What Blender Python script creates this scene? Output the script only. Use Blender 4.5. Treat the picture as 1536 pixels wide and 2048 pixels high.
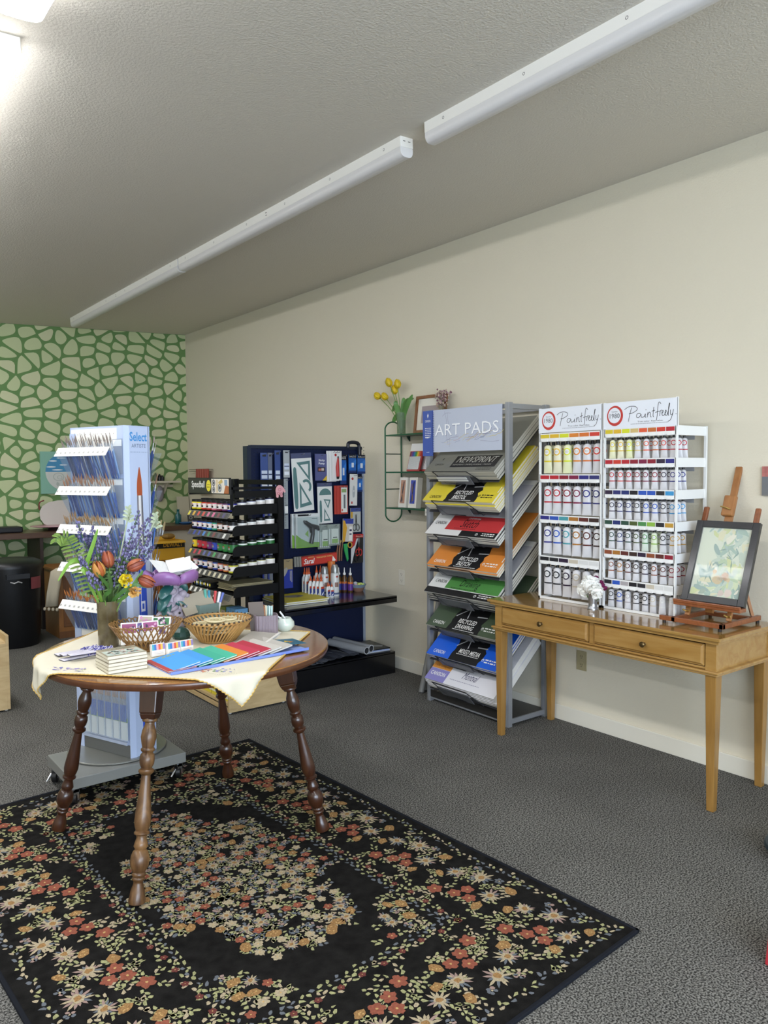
import bpy, bmesh, math, random
from mathutils import Vector, Matrix
from math import sin, cos, pi, radians as R
random.seed(7)
for o in list(bpy.data.objects): bpy.data.objects.remove(o)
SC = bpy.context.scene; COL = SC.collection

# ---------------------------------------------------------------- camera
cam_d = bpy.data.cameras.new('camera'); cam = bpy.data.objects.new('camera', cam_d); COL.objects.link(cam)
cam_d.sensor_fit = 'VERTICAL'; cam_d.sensor_height = 24; cam_d.lens = 24*1539/2048
cam_d.clip_start = .02; cam_d.clip_end = 100
RV = Vector((0.78940728, -0.61383002, -0.00699017)); UV = Vector((0.03793317, 0.03741179, 0.99857971)); FV = Vector((0.61269668, 0.78855125, -0.05281766))
m = Matrix((RV, UV, -FV)).transposed().to_4x4(); m.translation = (0, 0, 1.48)
cam.matrix_world = m; SC.camera = cam
# ---------------------------------------------------------------- world, daylight, exposure
SC.view_settings.view_transform = 'Standard'; SC.view_settings.look = 'None'
SC.view_settings.gamma = 1; SC.view_settings.use_curve_mapping = False
SC.view_settings.exposure = 0.97
w = bpy.data.worlds.new('daylight'); SC.world = w; w.use_nodes = True
bg = w.node_tree.nodes['Background']; bg.inputs[0].default_value = (.62, .78, 1, 1); bg.inputs[1].default_value = 1.2
LAMP_POWER = 12.5          # emission of the lit fluorescent lenses
def window_light(name, loc, rot, sx, sy, e, col=(.72, .84, 1)):
    l = bpy.data.lights.new(name, 'AREA'); l.shape = 'RECTANGLE'; l.size = sx; l.size_y = sy; l.energy = e; l.color = col
    o = bpy.data.objects.new(name, l); o.location = loc; o.rotation_euler = rot; COL.objects.link(o)
window_light('daylight_front_window', (-1.0, -3.12, 1.55), (R(90), 0, 0), 3.6, 1.9, 125)
window_light('daylight_shop_window', (1.9, -3.12, 1.55), (R(90), 0, 0), 1.6, 1.9, 38)

# ---------------------------------------------------------------- materials
MATS = {}
def srgb(h):
    h = h.lstrip('#'); c = [int(h[i:i+2], 16)/255 for i in (0, 2, 4)]
    return tuple((x/12.92 if x <= .04045 else ((x+.055)/1.055)**2.4) for x in c)+(1,)
def M(h, rough=.5, metal=0, bump=0, bscale=200, var=0, vscale=20, kind=None, h2=None, emit=0, alpha=1, coat=0, spec=.5):
    key = (h, rough, metal, bump, bscale, var, vscale, kind, h2, emit, alpha, coat, spec)
    if key in MATS: return MATS[key]
    m = bpy.data.materials.new('material_'+h.strip('#')); m.use_nodes = True
    nt = m.node_tree; N = nt.nodes; L = nt.links; b = N['Principled BSDF']
    b.inputs['Base Color'].default_value = srgb(h); b.inputs['Roughness'].default_value = rough; b.inputs['Metallic'].default_value = metal
    b.inputs['Specular IOR Level'].default_value = spec
    if coat: b.inputs['Coat Weight'].default_value = coat; b.inputs['Coat Roughness'].default_value = .12
    if alpha < 1: b.inputs['Alpha'].default_value = alpha
    if emit: b.inputs['Emission Color'].default_value = srgb(h); b.inputs['Emission Strength'].default_value = emit
    tc = N.new('ShaderNodeTexCoord')
    if kind == 'wood':
        mp = N.new('ShaderNodeMapping'); L.new(tc.outputs['Object'], mp.inputs[0]); mp.inputs['Scale'].default_value = (vscale, vscale*.09, vscale*.09) if not isinstance(vscale, tuple) else vscale
        n = N.new('ShaderNodeTexNoise'); L.new(mp.outputs[0], n.inputs[0]); n.inputs['Scale'].default_value = 1.0; n.inputs['Detail'].default_value = 6; n.inputs['Distortion'].default_value = 1.2
        cr = N.new('ShaderNodeMapRange'); cr.inputs[1].default_value = .32; cr.inputs[2].default_value = .68
        L.new(n.outputs[0], cr.inputs[0])
        mx = N.new('ShaderNodeMix'); mx.data_type = 'RGBA'; mx.inputs[6].default_value = srgb(h); mx.inputs[7].default_value = srgb(h2 or h)
        L.new(cr.outputs[0], mx.inputs[0]); L.new(mx.outputs[2], b.inputs['Base Color'])
    elif var:
        n = N.new('ShaderNodeTexNoise'); L.new(tc.outputs['Object'], n.inputs[0]); n.inputs['Scale'].default_value = vscale; n.inputs['Detail'].default_value = 5
        cr = N.new('ShaderNodeMapRange'); cr.inputs[1].default_value = .3; cr.inputs[2].default_value = .7; L.new(n.outputs[0], cr.inputs[0])
        mx = N.new('ShaderNodeMix'); mx.data_type = 'RGBA'; c = srgb(h)
        mx.inputs[6].default_value = tuple(x*(1-var) for x in c[:3])+(1,); mx.inputs[7].default_value = srgb(h2) if h2 else tuple(min(1, x*(1+var)) for x in c[:3])+(1,)
        L.new(cr.outputs[0], mx.inputs[0]); L.new(mx.outputs[2], b.inputs['Base Color'])
    if bump:
        n = N.new('ShaderNodeTexNoise'); L.new(tc.outputs['Object'], n.inputs[0]); n.inputs['Scale'].default_value = bscale; n.inputs['Detail'].default_value = 3
        bp = N.new('ShaderNodeBump'); bp.inputs['Strength'].default_value = bump; bp.inputs['Distance'].default_value = .004
        L.new(n.outputs[0], bp.inputs['Height']); L.new(bp.outputs[0], b.inputs['Normal'])
    MATS[key] = m; return m
def glassmat(h='#f4f8f8', t=.9, rough=.03):
    key = ('glass', h, t)
    if key in MATS: return MATS[key]
    m = bpy.data.materials.new('clear_plastic'); m.use_nodes = True; N = m.node_tree.nodes; L = m.node_tree.links
    b = N['Principled BSDF']; b.inputs['Base Color'].default_value = srgb(h); b.inputs['Roughness'].default_value = rough
    tr = N.new('ShaderNodeBsdfTransparent'); tr.inputs[0].default_value = srgb(h); mx = N.new('ShaderNodeMixShader'); mx.inputs[0].default_value = t
    L.new(b.outputs[0], mx.inputs[1]); L.new(tr.outputs[0], mx.inputs[2]); L.new(mx.outputs[0], N['Material Output'].inputs[0])
    MATS[key] = m; return m
WHITE = M('#f1f0ec', .5); BLACK = M('#121214', .4); PAPER = M('#efece2', .7); INK = M('#151515', .6)
CHROME = M('#b8bcc2', .25, 1); STEEL = M('#8c9097', .4, .85)

# ---------------------------------------------------------------- mesh builder
class MB:
    def __init__(s, *mats): s.v = []; s.f = []; s.m = []; s.mats = list(mats); s.k = 0; s.X = Matrix.Identity(4)
    def use(s, mat):
        if mat not in s.mats: s.mats.append(mat)
        s.k = s.mats.index(mat); return s
    def tf(s, X=None): s.X = X or Matrix.Identity(4); return s
    def add(s, vs, fs):
        b = len(s.v); s.v += [tuple(s.X @ Vector(v)) for v in vs]
        for f in fs: s.f.append(tuple(b+i for i in f)); s.m.append(s.k)
        return s
    def box(s, x0, x1, y0, y1, z0, z1):
        return s.add([(x0,y0,z0),(x1,y0,z0),(x1,y1,z0),(x0,y1,z0),(x0,y0,z1),(x1,y0,z1),(x1,y1,z1),(x0,y1,z1)],
                     [(0,3,2,1),(4,5,6,7),(0,1,5,4),(1,2,6,5),(2,3,7,6),(3,0,4,7)])
    def frus(s, a, b, z0, z1, ca=(0,0), cb=(0,0)):   # rectangle (w,d) at z0 to rectangle at z1
        v = []
        for (w_, d), z, c in ((a, z0, ca), (b, z1, cb)):
            v += [(c[0]-w_/2, c[1]-d/2, z), (c[0]+w_/2, c[1]-d/2, z), (c[0]+w_/2, c[1]+d/2, z), (c[0]-w_/2, c[1]+d/2, z)]
        return s.add(v, [(0,3,2,1),(4,5,6,7),(0,1,5,4),(1,2,6,5),(2,3,7,6),(3,0,4,7)])
    def lathe(s, prof, seg=20, c=(0,0,0), sx=1, sy=1, cap=True):
        v = []; n = len(prof)
        for r, z in prof:
            for i in range(seg):
                a = 2*pi*i/seg; v.append((c[0]+r*cos(a)*sx, c[1]+r*sin(a)*sy, c[2]+z))
        f = [(j*seg+i, j*seg+(i+1) % seg, (j+1)*seg+(i+1) % seg, (j+1)*seg+i) for j in range(n-1) for i in range(seg)]
        if cap:
            f.append(tuple(range(seg-1, -1, -1))); f.append(tuple((n-1)*seg+i for i in range(seg)))
        return s.add(v, f)
    def tube(s, pts, r, seg=8, cap=True):
        P = [Vector(p) for p in pts]; n = len(P); rr = r if isinstance(r, (list, tuple)) else [r]*n
        v = []; prev = None
        for i, p in enumerate(P):
            t = (P[min(i+1, n-1)]-P[max(i-1, 0)]).normalized()
            if prev is None:
                a = Vector((0, 0, 1)) if abs(t.z) < .9 else Vector((1, 0, 0)); u = t.cross(a).normalized()
            else: u = (prev-t*prev.dot(t)).normalized()
            prev = u; q = t.cross(u)
            for k in range(seg):
                a = 2*pi*k/seg; v.append(tuple(p+(u*cos(a)+q*sin(a))*rr[i]))
        f = [(j*seg+i, j*seg+(i+1) % seg, (j+1)*seg+(i+1) % seg, (j+1)*seg+i) for j in range(n-1) for i in range(seg)]
        if cap: f.append(tuple(range(seg-1, -1, -1))); f.append(tuple((n-1)*seg+i for i in range(seg)))
        return s.add(v, f)
    def poly(s, pts, z=0): return s.add([(p[0], p[1], z) for p in pts], [tuple(range(len(pts)))])
    def rect(s, x0, x1, y0, y1, z=0): return s.poly([(x0,y0),(x1,y0),(x1,y1),(x0,y1)], z)
    def prism(s, pts, z0, z1):
        n = len(pts)
        return s.add([(p[0],p[1],z0) for p in pts]+[(p[0],p[1],z1) for p in pts],
                     [tuple(range(n-1,-1,-1)), tuple(range(n, 2*n))]+[(i,(i+1)%n,n+(i+1)%n,n+i) for i in range(n)])
    def ell(s, c, rx, ry, rz, seg=10, rings=6):
        prof = [(max(.02, sin(pi*i/rings)), -cos(pi*i/rings)) for i in range(rings+1)]; v = []
        for r, z in prof:
            for i in range(seg):
                a = 2*pi*i/seg; v.append((c[0]+rx*r*cos(a), c[1]+ry*r*sin(a), c[2]+rz*z))
        n = len(prof)
        f = [(j*seg+i, j*seg+(i+1)%seg, (j+1)*seg+(i+1)%seg, (j+1)*seg+i) for j in range(n-1) for i in range(seg)]
        f.append(tuple(range(seg-1,-1,-1))); f.append(tuple((n-1)*seg+i for i in range(seg)))
        return s.add(v, f)
    def ring(s, cx, cy, r0, r1, z=0, seg=20, sx=1):
        v = []
        for r in (r0, r1):
            for i in range(seg): a = 2*pi*i/seg; v.append((cx+r*cos(a)*sx, cy+r*sin(a), z))
        return s.add(v, [(i, (i+1)%seg, seg+(i+1)%seg, seg+i) for i in range(seg)])
    def stroke(s, pts, wd, z=0):      # flat ribbon through points
        n = len(pts); v = []
        for i in range(n):
            a = pts[max(i-1,0)]; b = pts[min(i+1,n-1)]; dx, dy = b[0]-a[0], b[1]-a[1]; l = math.hypot(dx, dy) or 1
            nx, ny = -dy/l*wd/2, dx/l*wd/2; v += [(pts[i][0]+nx, pts[i][1]+ny, z), (pts[i][0]-nx, pts[i][1]-ny, z)]
        return s.add(v, [(2*i, 2*i+1, 2*i+3, 2*i+2) for i in range(n-1)])
    def build(s, name, parent=None, smooth=False, bevel=0, solid=0, sub=0):
        me = bpy.data.meshes.new(name); me.from_pydata(s.v, [], s.f)
        for mt in (s.mats or [WHITE]): me.materials.append(mt)
        me.polygons.foreach_set('material_index', s.m); me.update()
        bm = bmesh.new(); bm.from_mesh(me); bmesh.ops.recalc_face_normals(bm, faces=bm.faces) if not solid and not getattr(s, 'flat', 0) else None
        bm.to_mesh(me); bm.free()
        o = bpy.data.objects.new(name, me); COL.objects.link(o)
        if parent: o.parent = parent
        if smooth:
            me.polygons.foreach_set('use_smooth', [True]*len(me.polygons))
            if smooth != 'all':
                try: me.set_sharp_from_angle(angle=R(smooth if smooth is not True else 45))
                except Exception: pass
        if bevel:
            b = o.modifiers.new('b', 'BEVEL'); b.width = bevel; b.segments = 2; b.limit_method = 'ANGLE'; b.angle_limit = R(40)
        if solid:
            b = o.modifiers.new('s', 'SOLIDIFY'); b.thickness = solid; b.offset = 0
        if sub:
            b = o.modifiers.new('u', 'SUBSURF'); b.levels = sub; b.render_levels = sub
        return o
def flatmb(*m):
    b = MB(*m); b.flat = 1; return b
def T(name, label, cat, loc=(0,0,0), rz=0, group=None):
    o = bpy.data.objects.new(name, None); COL.objects.link(o); o.empty_display_size = .05
    o.location = loc; o.rotation_euler = (0, 0, rz); o['label'] = label; o['category'] = cat
    if group: o['group'] = group
    return o
def tag(o, label, cat, group=None, kind=None):
    o['label'] = label; o['category'] = cat
    if group: o['group'] = group
    if kind: o['kind'] = kind
    return o
def lab(o, label): o['label'] = label; return o
def struct(o): o['kind'] = 'structure'; return o
def frame(o, loc, X, Y):       # local X and Y axes given in the world, Z the outward normal
    X = Vector(X).normalized(); Y = Vector(Y).normalized(); Z = X.cross(Y).normalized(); Y = Z.cross(X)
    m = Matrix((X, Y, Z)).transposed().to_4x4(); m.translation = loc; o.matrix_basis = m; return o
def copy_tree(o, parent=None):
    c = o.copy(); COL.objects.link(c); c.parent = parent
    for ch in o.children: copy_tree(ch, c)
    return c
def text(s, parent, box, mat, name='lettering', z=.0006, shear=0, bold=0, fit=True, align='L', rot=None):
    """words fitted into box = (x0, y0, x1, y1) of the parent's local XY plane"""
    cu = bpy.data.curves.new('t', 'FONT'); cu.body = s; cu.size = 1; cu.shear = shear; cu.offset = bold; cu.resolution_u = 2
    tmp = bpy.data.objects.new('t', cu); COL.objects.link(tmp)
    me = bpy.data.meshes.new_from_object(tmp); bpy.data.objects.remove(tmp)
    xs = [v.co.x for v in me.vertices]; ys = [v.co.y for v in me.vertices]
    if not xs: return None
    x0, x1, y0, y1 = min(xs), max(xs), min(ys), max(ys)
    sx = (box[2]-box[0])/max(1e-6, x1-x0); sy = (box[3]-box[1])/max(1e-6, y1-y0)
    for v in me.vertices:
        p = Vector((box[0]+(v.co.x-x0)*sx, box[1]+(v.co.y-y0)*sy, z)); v.co = p if rot is None else (rot @ p)
    me.materials.clear(); me.materials.append(mat); me.name = name
    o = bpy.data.objects.new(name, me); COL.objects.link(o); o.parent = parent; return o
def smoothpts(P, closed=False, it=2):
    for _ in range(it):
        Q = []; n = len(P); rng = range(n) if closed else range(n-1)
        if not closed: Q.append(P[0])
        for i in rng:
            a = P[i]; b = P[(i+1) % n]
            Q.append(tuple(.75*x+.25*y for x, y in zip(a, b))); Q.append(tuple(.25*x+.75*y for x, y in zip(a, b)))
        if not closed: Q.append(P[-1])
        P = Q
    return P
def blob(cx, cy, r, n=9, j=.3, sx=1, sy=1, rot=0):
    a0 = random.random()*6; out = []
    for i in range(n):
        a = a0+2*pi*i/n; q = r*(1+random.uniform(-j, j)); x, y = q*cos(a)*sx, q*sin(a)*sy
        out.append((cx+x*cos(rot)-y*sin(rot), cy+x*sin(rot)+y*cos(rot)))
    return out
WORDS = ['first', 'second', 'third', 'fourth', 'fifth', 'sixth', 'seventh', 'eighth', 'ninth', 'tenth', 'eleventh', 'twelfth']

# ================================================================ ROOM
XW, YB, YF, XL, CS = 3.593, 8.231, -3.2, -3.6, .0407
def cz(x): return 3.018+CS*(x-XW)
carpet = M('#47474a', .95, spec=.1)
nt = carpet.node_tree; N = nt.nodes; L = nt.links; b = N['Principled BSDF']
tc = N.new('ShaderNodeTexCoord')
n1 = N.new('ShaderNodeTexNoise'); n1.inputs['Scale'].default_value = 170; n1.inputs['Detail'].default_value = 2
n2 = N.new('ShaderNodeTexNoise'); n2.inputs['Scale'].default_value = 3; n2.inputs['Detail'].default_value = 4
L.new(tc.outputs['Object'], n1.inputs[0]); L.new(tc.outputs['Object'], n2.inputs[0])
r1 = N.new('ShaderNodeValToRGB'); r1.color_ramp.elements[0].position = .40; r1.color_ramp.elements[0].color = srgb('#302f2d')
r1.color_ramp.elements[1].position = .62; r1.color_ramp.elements[1].color = srgb('#878580'); L.new(n1.outputs[0], r1.inputs[0])
mr = N.new('ShaderNodeMapRange'); mr.inputs[1].default_value = .3; mr.inputs[2].default_value = .7; mr.inputs[3].default_value = .88; mr.inputs[4].default_value = 1.08; L.new(n2.outputs[0], mr.inputs[0])
vm = N.new('ShaderNodeVectorMath'); vm.operation = 'SCALE'; L.new(r1.outputs[0], vm.inputs[0]); L.new(mr.outputs[0], vm.inputs[3]); L.new(vm.outputs[0], b.inputs['Base Color'])
bp = N.new('ShaderNodeBump'); bp.inputs['Strength'].default_value = .6; bp.inputs['Distance'].default_value = .003; L.new(n1.outputs[0], bp.inputs['Height']); L.new(bp.outputs[0], b.inputs['Normal'])
struct(MB(carpet).box(XL, XW, YF, YB, -.1, 0).build('floor'))
ceil_m = M('#d8d2c6', .9, bump=.7, bscale=110, spec=.1)
wall_m = M('#ddd5c1', .85, bump=.35, bscale=110, spec=.15)
mb = MB(ceil_m)
mb.add([(XL,YF,cz(XL)),(XW+.1,YF,cz(XW+.1)),(XW+.1,YB+.1,cz(XW+.1)),(XL,YB+.1,cz(XL)),(XL,YF,cz(XL)+.1),(XW+.1,YF,cz(XW)+.11),(XW+.1,YB+.1,cz(XW)+.11),(XL,YB+.1,cz(XL)+.1)],
       [(0,3,2,1),(4,5,6,7),(0,1,5,4),(1,2,6,5),(2,3,7,6),(3,0,4,7)])
struct(mb.build('ceiling'))
struct(MB(wall_m).box(XW, XW+.1, YF, YB, 0, cz(XW)).build('wall_right'))
struct(MB(wall_m).box(XL-.1, XL, YF, YB, 0, cz(XL)).build('wall_left'))
# front wall with two shop windows
mb = MB(wall_m); y0, y1 = YF-.1, YF
for x0, x1, z0, z1 in ((XL,XW,0,.55),(XL,XW,2.55,2.70),(XL,-2.9,.55,2.55),(.9,1.0,.55,2.55),(2.8,XW,.55,2.55)): mb.box(x0,x1,y0,y1,z0,z1)
mb.add([(XL,y0,2.7),(XW,y0,2.7),(XW,y1,2.7),(XL,y1,2.7),(XL,y0,cz(XL)),(XW,y0,cz(XW)),(XW,y1,cz(XW)),(XL,y1,cz(XL))],[(0,3,2,1),(4,5,6,7),(0,1,5,4),(1,2,6,5),(2,3,7,6),(3,0,4,7)])
struct(mb.build('wall_front'))
for i, (a, c) in enumerate(((-2.9, .9), (1.0, 2.8))):
    wn = bpy.data.objects.new('window_%d' % (i+1), None); COL.objects.link(wn); wn['kind'] = 'structure'; wn.location = ((a+c)/2, YF-.05, .55)
    h = (c-a)/2; mb = MB(M('#9aa0a4', .4, .6))
    for q in ((-h,-h+.05,0,2),(h-.05,h,0,2),(-h,h,0,.05),(-h,h,1.95,2),(-.025,.025,0,2)): mb.box(q[0],q[1],-.03,.03,q[2],q[3])
    mb.build('window_frame', wn)
    MB(glassmat('#f2f7f8', .93)).box(-h+.05,h-.05,-.004,.004,.05,1.95).build('pane', wn)
# mural wall
def voronoi(x0, x1, z0, z1, sx, sz, gap):
    cells = []; pts = {}
    nx = int((x1-x0)/sx)+3; nz = int((z1-z0)/sz)+3
    for i in range(-2, nx):
        for j in range(-2, nz):
            wob = .25*sin(i*.9)+.2*sin(i*.37+j*.2)
            pts[i, j] = (x0+(i+.5+random.uniform(-.30,.30)+.12*sin(j*1.3+i*.5))*sx, z0+(j+.5+wob*1.3+random.uniform(-.17,.17))*sz)
    for (i, j), p in pts.items():
        if not (x0-.1 < p[0] < x1+.1 and z0-.1 < p[1] < z1+.1): continue
        poly = [(p[0]-.4,p[1]-.4),(p[0]+.4,p[1]-.4),(p[0]+.4,p[1]+.4),(p[0]-.4,p[1]+.4)]
        for a in range(-3, 4):
            for c in range(-3, 4):
                q = pts.get((i+a, j+c))
                if q is None or (a == 0 and c == 0): continue
                dx, dy = q[0]-p[0], q[1]-p[1]; l = math.hypot(dx, dy); nx_, ny_ = dx/l, dy/l; d = l/2-gap
                out = []
                for k in range(len(poly)):
                    A = poly[k]; B = poly[(k+1) % len(poly)]
                    da = (A[0]-p[0])*nx_+(A[1]-p[1])*ny_-d; db = (B[0]-p[0])*nx_+(B[1]-p[1])*ny_-d
                    if da <= 0: out.append(A)
                    if da*db < 0: t = da/(da-db); out.append((A[0]+t*(B[0]-A[0]), A[1]+t*(B[1]-A[1])))
                poly = out
                if len(poly) < 3: break
            if len(poly) < 3: break
        if len(poly) < 3: continue
        poly = smoothpts(poly, True, 2)
        poly = [(min(max(a, x0), x1), min(max(c, z0), z1)) for a, c in poly]
        cells.append(poly)
    return cells
mb = MB(M('#64874f', .8), M('#bcc598', .8), M('#c6c8a0', .8)); mb.box(XL, XW, YB, YB+.1, 0, 2.70)
mb.add([(XL,YB,2.7),(XW,YB,2.7),(XW,YB+.1,2.7),(XL,YB+.1,2.7),(XL,YB,cz(XL)),(XW,YB,cz(XW)),(XW,YB+.1,cz(XW)),(XL,YB+.1,cz(XL))],[(0,3,2,1),(4,5,6,7),(0,1,5,4),(1,2,6,5),(2,3,7,6),(3,0,4,7)])
cells = voronoi(1.3, XW, .0, 3.03, .185, .108, .0118)
random.seed(3); cells += voronoi(XL, 1.3, 0, 2.72, .2, .14, .014)
for c in cells:
    mb.k = random.choice((1, 1, 2))
    mb.add([(x, YB-.0015, min(z, cz(x)-.003)) for x, z in c], [tuple(range(len(c)-1, -1, -1))])
mb.flat = 1; struct(mb.build('wall_back'))
base_m = M('#e4dfd0', .6)
struct(MB(base_m).box(XW-.014, XW+.001, YF, YB, 0, .09).build('baseboard_right', bevel=.003))
struct(MB(base_m).box(XL, XW-.014, YB-.014, YB, 0, .09).build('baseboard_back'))

# ---------------------------------------------------------------- ceiling lights
house_m = M('#eceae4', .45); lens_off = M('#d9d7d6', .35); lens_on = M('#fbfcff', .4, emit=LAMP_POWER)
def ceiling_light(x, ya, yb, label, lit):
    t = T('ceiling_light', label, 'ceiling light', (x, (ya+yb)/2, cz(x)), 0, 'fluorescent ceiling lights'); t.rotation_euler = (0, -math.atan(CS), 0)
    L2 = (yb-ya)/2; w = .074 if lit else .036; h0 = .048 if lit else .044
    MB(house_m).box(-w, w, -L2, L2, -h0, .002).build('housing', t, bevel=.002)
    prof = [(w, -h0)]+[(w*cos(a)**.6 if a < pi/2 else 0, -h0-(.010+.022*sin(a)) if lit else -h0-.012-.03*sin(a)) for a in [pi/2*k/6 for k in range(7)]]
    prof = prof+[(-x_, z_) for x_, z_ in reversed(prof)]
    n = len(prof); mb = MB(lens_on if lit else lens_off)
    mb.add([(p[0], y, p[1]) for y in (-L2+.003, L2-.003) for p in prof], [(i, i+1, n+i+1, n+i) for i in range(n-1)]+[tuple(range(n)), tuple(range(2*n-1, n-1, -1))])
    mb.build('lens', t, smooth=60)
    if not lit:
        mb = MB(M('#6b6b6b', .4, .6))
        for k in range(6):
            yy = -L2+.12+k*(2*L2-.24)/5; X = Matrix.Translation((-w-.0005, yy, -.022)) @ Matrix.Rotation(-pi/2, 4, 'Y')
            mb.tf(X).ring(0, 0, .004, .006, 0, 12)
        mb.tf().box(-w-.001, -w, -.02, -.008, -.018, -.014).box(-w-.001, -w, -.02, -.008, -.032, -.028)
        mb.box(-w*.6, -w*.25, -L2-.001, -L2, -.02, -.017).box(w*.2, w*.55, -L2-.001, -L2, -.02, -.017); mb.build('knockout', t)
ceiling_light(2.24, .10, 2.54, 'unlit white strip light nearest the camera, running out of the top edge', False)
ceiling_light(2.24, 2.70, 5.14, 'unlit white strip light in the middle of the right hand row', False)
ceiling_light(2.24, 5.16, 7.70, 'unlit white strip light reaching the green patterned wall', False)
ceiling_light(.585, .06, 2.50, 'glowing white strip light cut off by the top left corner', True)
ceiling_light(.585, 2.76, 5.20, 'glowing white strip light at the left edge below the top one', True)
for x, ya in ((.585, 5.3), (-1.6, .6), (-1.6, 3.2), (.585, -2.5)):  # added unseen lamps that fill the room and light the ceiling
    ceiling_light(x, ya, min(ya+2.44, 8.1), 'glowing white strip light added outside the view to fill the room', True)

# ---------------------------------------------------------------- outlets
def outlet(y, z, h, label, slots):
    t = T('wall_outlet', label, 'outlet'); frame(t, (XW-.001, y, z), (0,-1,0), (0,0,1))
    MB(M(h, .45)).box(-.035,.035,-.057,.057,0,.005).build('cover_plate', t, bevel=.002)
    for s in (-1, 1):
        mb = MB(M(h, .4)).lathe([(.017,.004),(.017,.0065)], 20, (0, s*.024, 0)); rc = mb.build('receptacle', t)
        mb = MB(M(slots, .5))
        for a in (-.006, .006): mb.box(a-.001,a+.001,s*.024-.002,s*.024+.007,.0065,.0072)
        mb.lathe([(.0025,.0065),(.0025,.0072)], 8, (0,s*.024-.009,0)); mb.build('socket_slot', rc)
outlet(4.41, .692, '#e6e1d2', 'white duplex wall outlet between the blue pegboard and the art pad rack', '#57524a')
outlet(2.77, .381, '#a79c78', 'tan duplex wall outlet low on the wall under the wooden desk', '#241f18')
def greek(mb, x0, x1, y, h, z):          # a line of print too small to read
    x = x0
    while x < x1-.002:
        w_ = random.uniform(.7, 2.6)*h; mb.rect(x, min(x+w_, x1), y, y+h*.8, z); x += w_+h*.6
# ================================================================ RUG
random.seed(11)
RW, RL = 1.608, 2.382
rug_t = T('area_rug', 'black floral area rug with rust, cream and gold flowers under the round table', 'rug', (2.105-.804*.9984-1.191*.0558, 1.389-.804*.0558+1.191*.9984, 0), R(3.2))
pile = M('#1d1c1b', .95, bump=.5, bscale=400, spec=.05, var=.35, vscale=30)
MB(pile).box(-RW/2+.012, RW/2-.012, -RL/2+.012, RL/2-.012, 0, .009).build('pile', rug_t)
mb = MB(M('#1c1e24', .9, spec=.1))
for q in ((-RW/2,-RW/2+.014,-RL/2,RL/2),(RW/2-.014,RW/2,-RL/2,RL/2),(-RW/2,RW/2,-RL/2,-RL/2+.014),(-RW/2,RW/2,RL/2-.014,RL/2)): mb.box(q[0],q[1],q[2],q[3],0,.011)
mb.build('bound_edge', rug_t, bevel=.003)
F_ = dict(rust=M('#8a5141', .95, spec=.05, var=.2, vscale=160), rose=M('#683a36', .95, spec=.05), cream=M('#a89a80', .95, spec=.05, var=.3, vscale=200), gold=M('#93714a', .95, spec=.05, var=.35, vscale=200),
          sage=M('#98976e', .95, spec=.05, var=.3, vscale=120), grey=M('#666a70', .95, spec=.05), pink=M('#978078', .95, spec=.05), dot=M('#bd9c68', .95, spec=.05))
fm = flatmb(*F_.values()); ZR = .0094
def put(mat, pts, lv=0):
    fm.use(F_[mat]); fm.poly(pts, ZR+lv*.0003)
def flower5(x, y, r, mat='rust'):
    a0 = random.random()*6; n = 5; pts = []
    for i in range(40):
        a = 2*pi*i/40; q = r*(.66+.38*abs(sin(n*(a+a0)/2))**.7*random.uniform(.7, 1.25)); pts.append((x+q*cos(a), y+q*sin(a)))
    put(mat, pts, 1); put('dot' if mat != 'gold' else 'cream', blob(x, y, r*.17, 6), 2)
def star(x, y, r):
    n = random.choice((13, 14, 15)); a0 = random.random()*6
    for i in range(n):
        a = a0+2*pi*i/n+random.uniform(-.1, .1); rr = r*random.uniform(.75, 1.15); c_, s_ = cos(a), sin(a)
        put(random.choice(('cream', 'cream', 'pink', 'grey')), [(x+c_*r*.2-s_*r*.09, y+s_*r*.2+c_*r*.09), (x+c_*rr*.7-s_*r*.1, y+s_*rr*.7+c_*r*.1), (x+c_*rr, y+s_*rr), (x+c_*rr*.7+s_*r*.1, y+s_*rr*.7-c_*r*.1), (x+c_*r*.2+s_*r*.09, y+s_*r*.2-c_*r*.09)], 1)
    put('cream', blob(x, y, r*.42, 12, .25), 2); put('gold', blob(x, y, r*.26, 9, .3), 3)
def sprig(x, y, a, n, mats=('sage', 'sage', 'cream')):
    for k in range(n):
        x += .011*cos(a); y += .011*sin(a); a += random.uniform(-.35, .35); sd = (1 if k % 2 else -1)*.008
        put(random.choice(mats), blob(x-sin(a)*sd, y+cos(a)*sd, .0068, 6, .5, 1.4, .85, a+sd*60), 0)
def bud(x, y):
    r = random.uniform(.018, .024); put('gold', blob(x, y, r, 11, .2, 1.15, .85, random.random()*3), 1)
    for k in range(4): put('dot', blob(x+random.uniform(-r, r)*.5, y+random.uniform(-r, r)*.5, .003, 5), 2)
    sprig(x, y, random.random()*6, 4)
def posy(x, y):
    for k in range(5): a = k*1.25+random.random(); put(random.choice(('grey', 'grey', 'pink')), blob(x+.011*cos(a), y+.011*sin(a), .007, 6, .3), 1)
    put('cream', blob(x, y, .004, 5), 2)
def scatter(inside, n, mind, fns, wts, seed):
    random.seed(seed); pts = []; tries = 0
    while len(pts) < n and tries < n*60:
        tries += 1; x = random.uniform(-RW/2+.05, RW/2-.05); y = random.uniform(-RL/2+.05, RL/2-.05)
        if inside(x, y) and all((x-a)**2+(y-b)**2 > mind*mind for a, b in pts):
            pts.append((x, y)); random.choices(fns, wts)[0](x, y)
    return pts
IX, IY = .37, .735          # half size of the inner field
def border(x, y): return (abs(x) > IX+.055 or abs(y) > IY+.055) and abs(x) < RW/2-.085 and abs(y) < RL/2-.085
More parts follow.
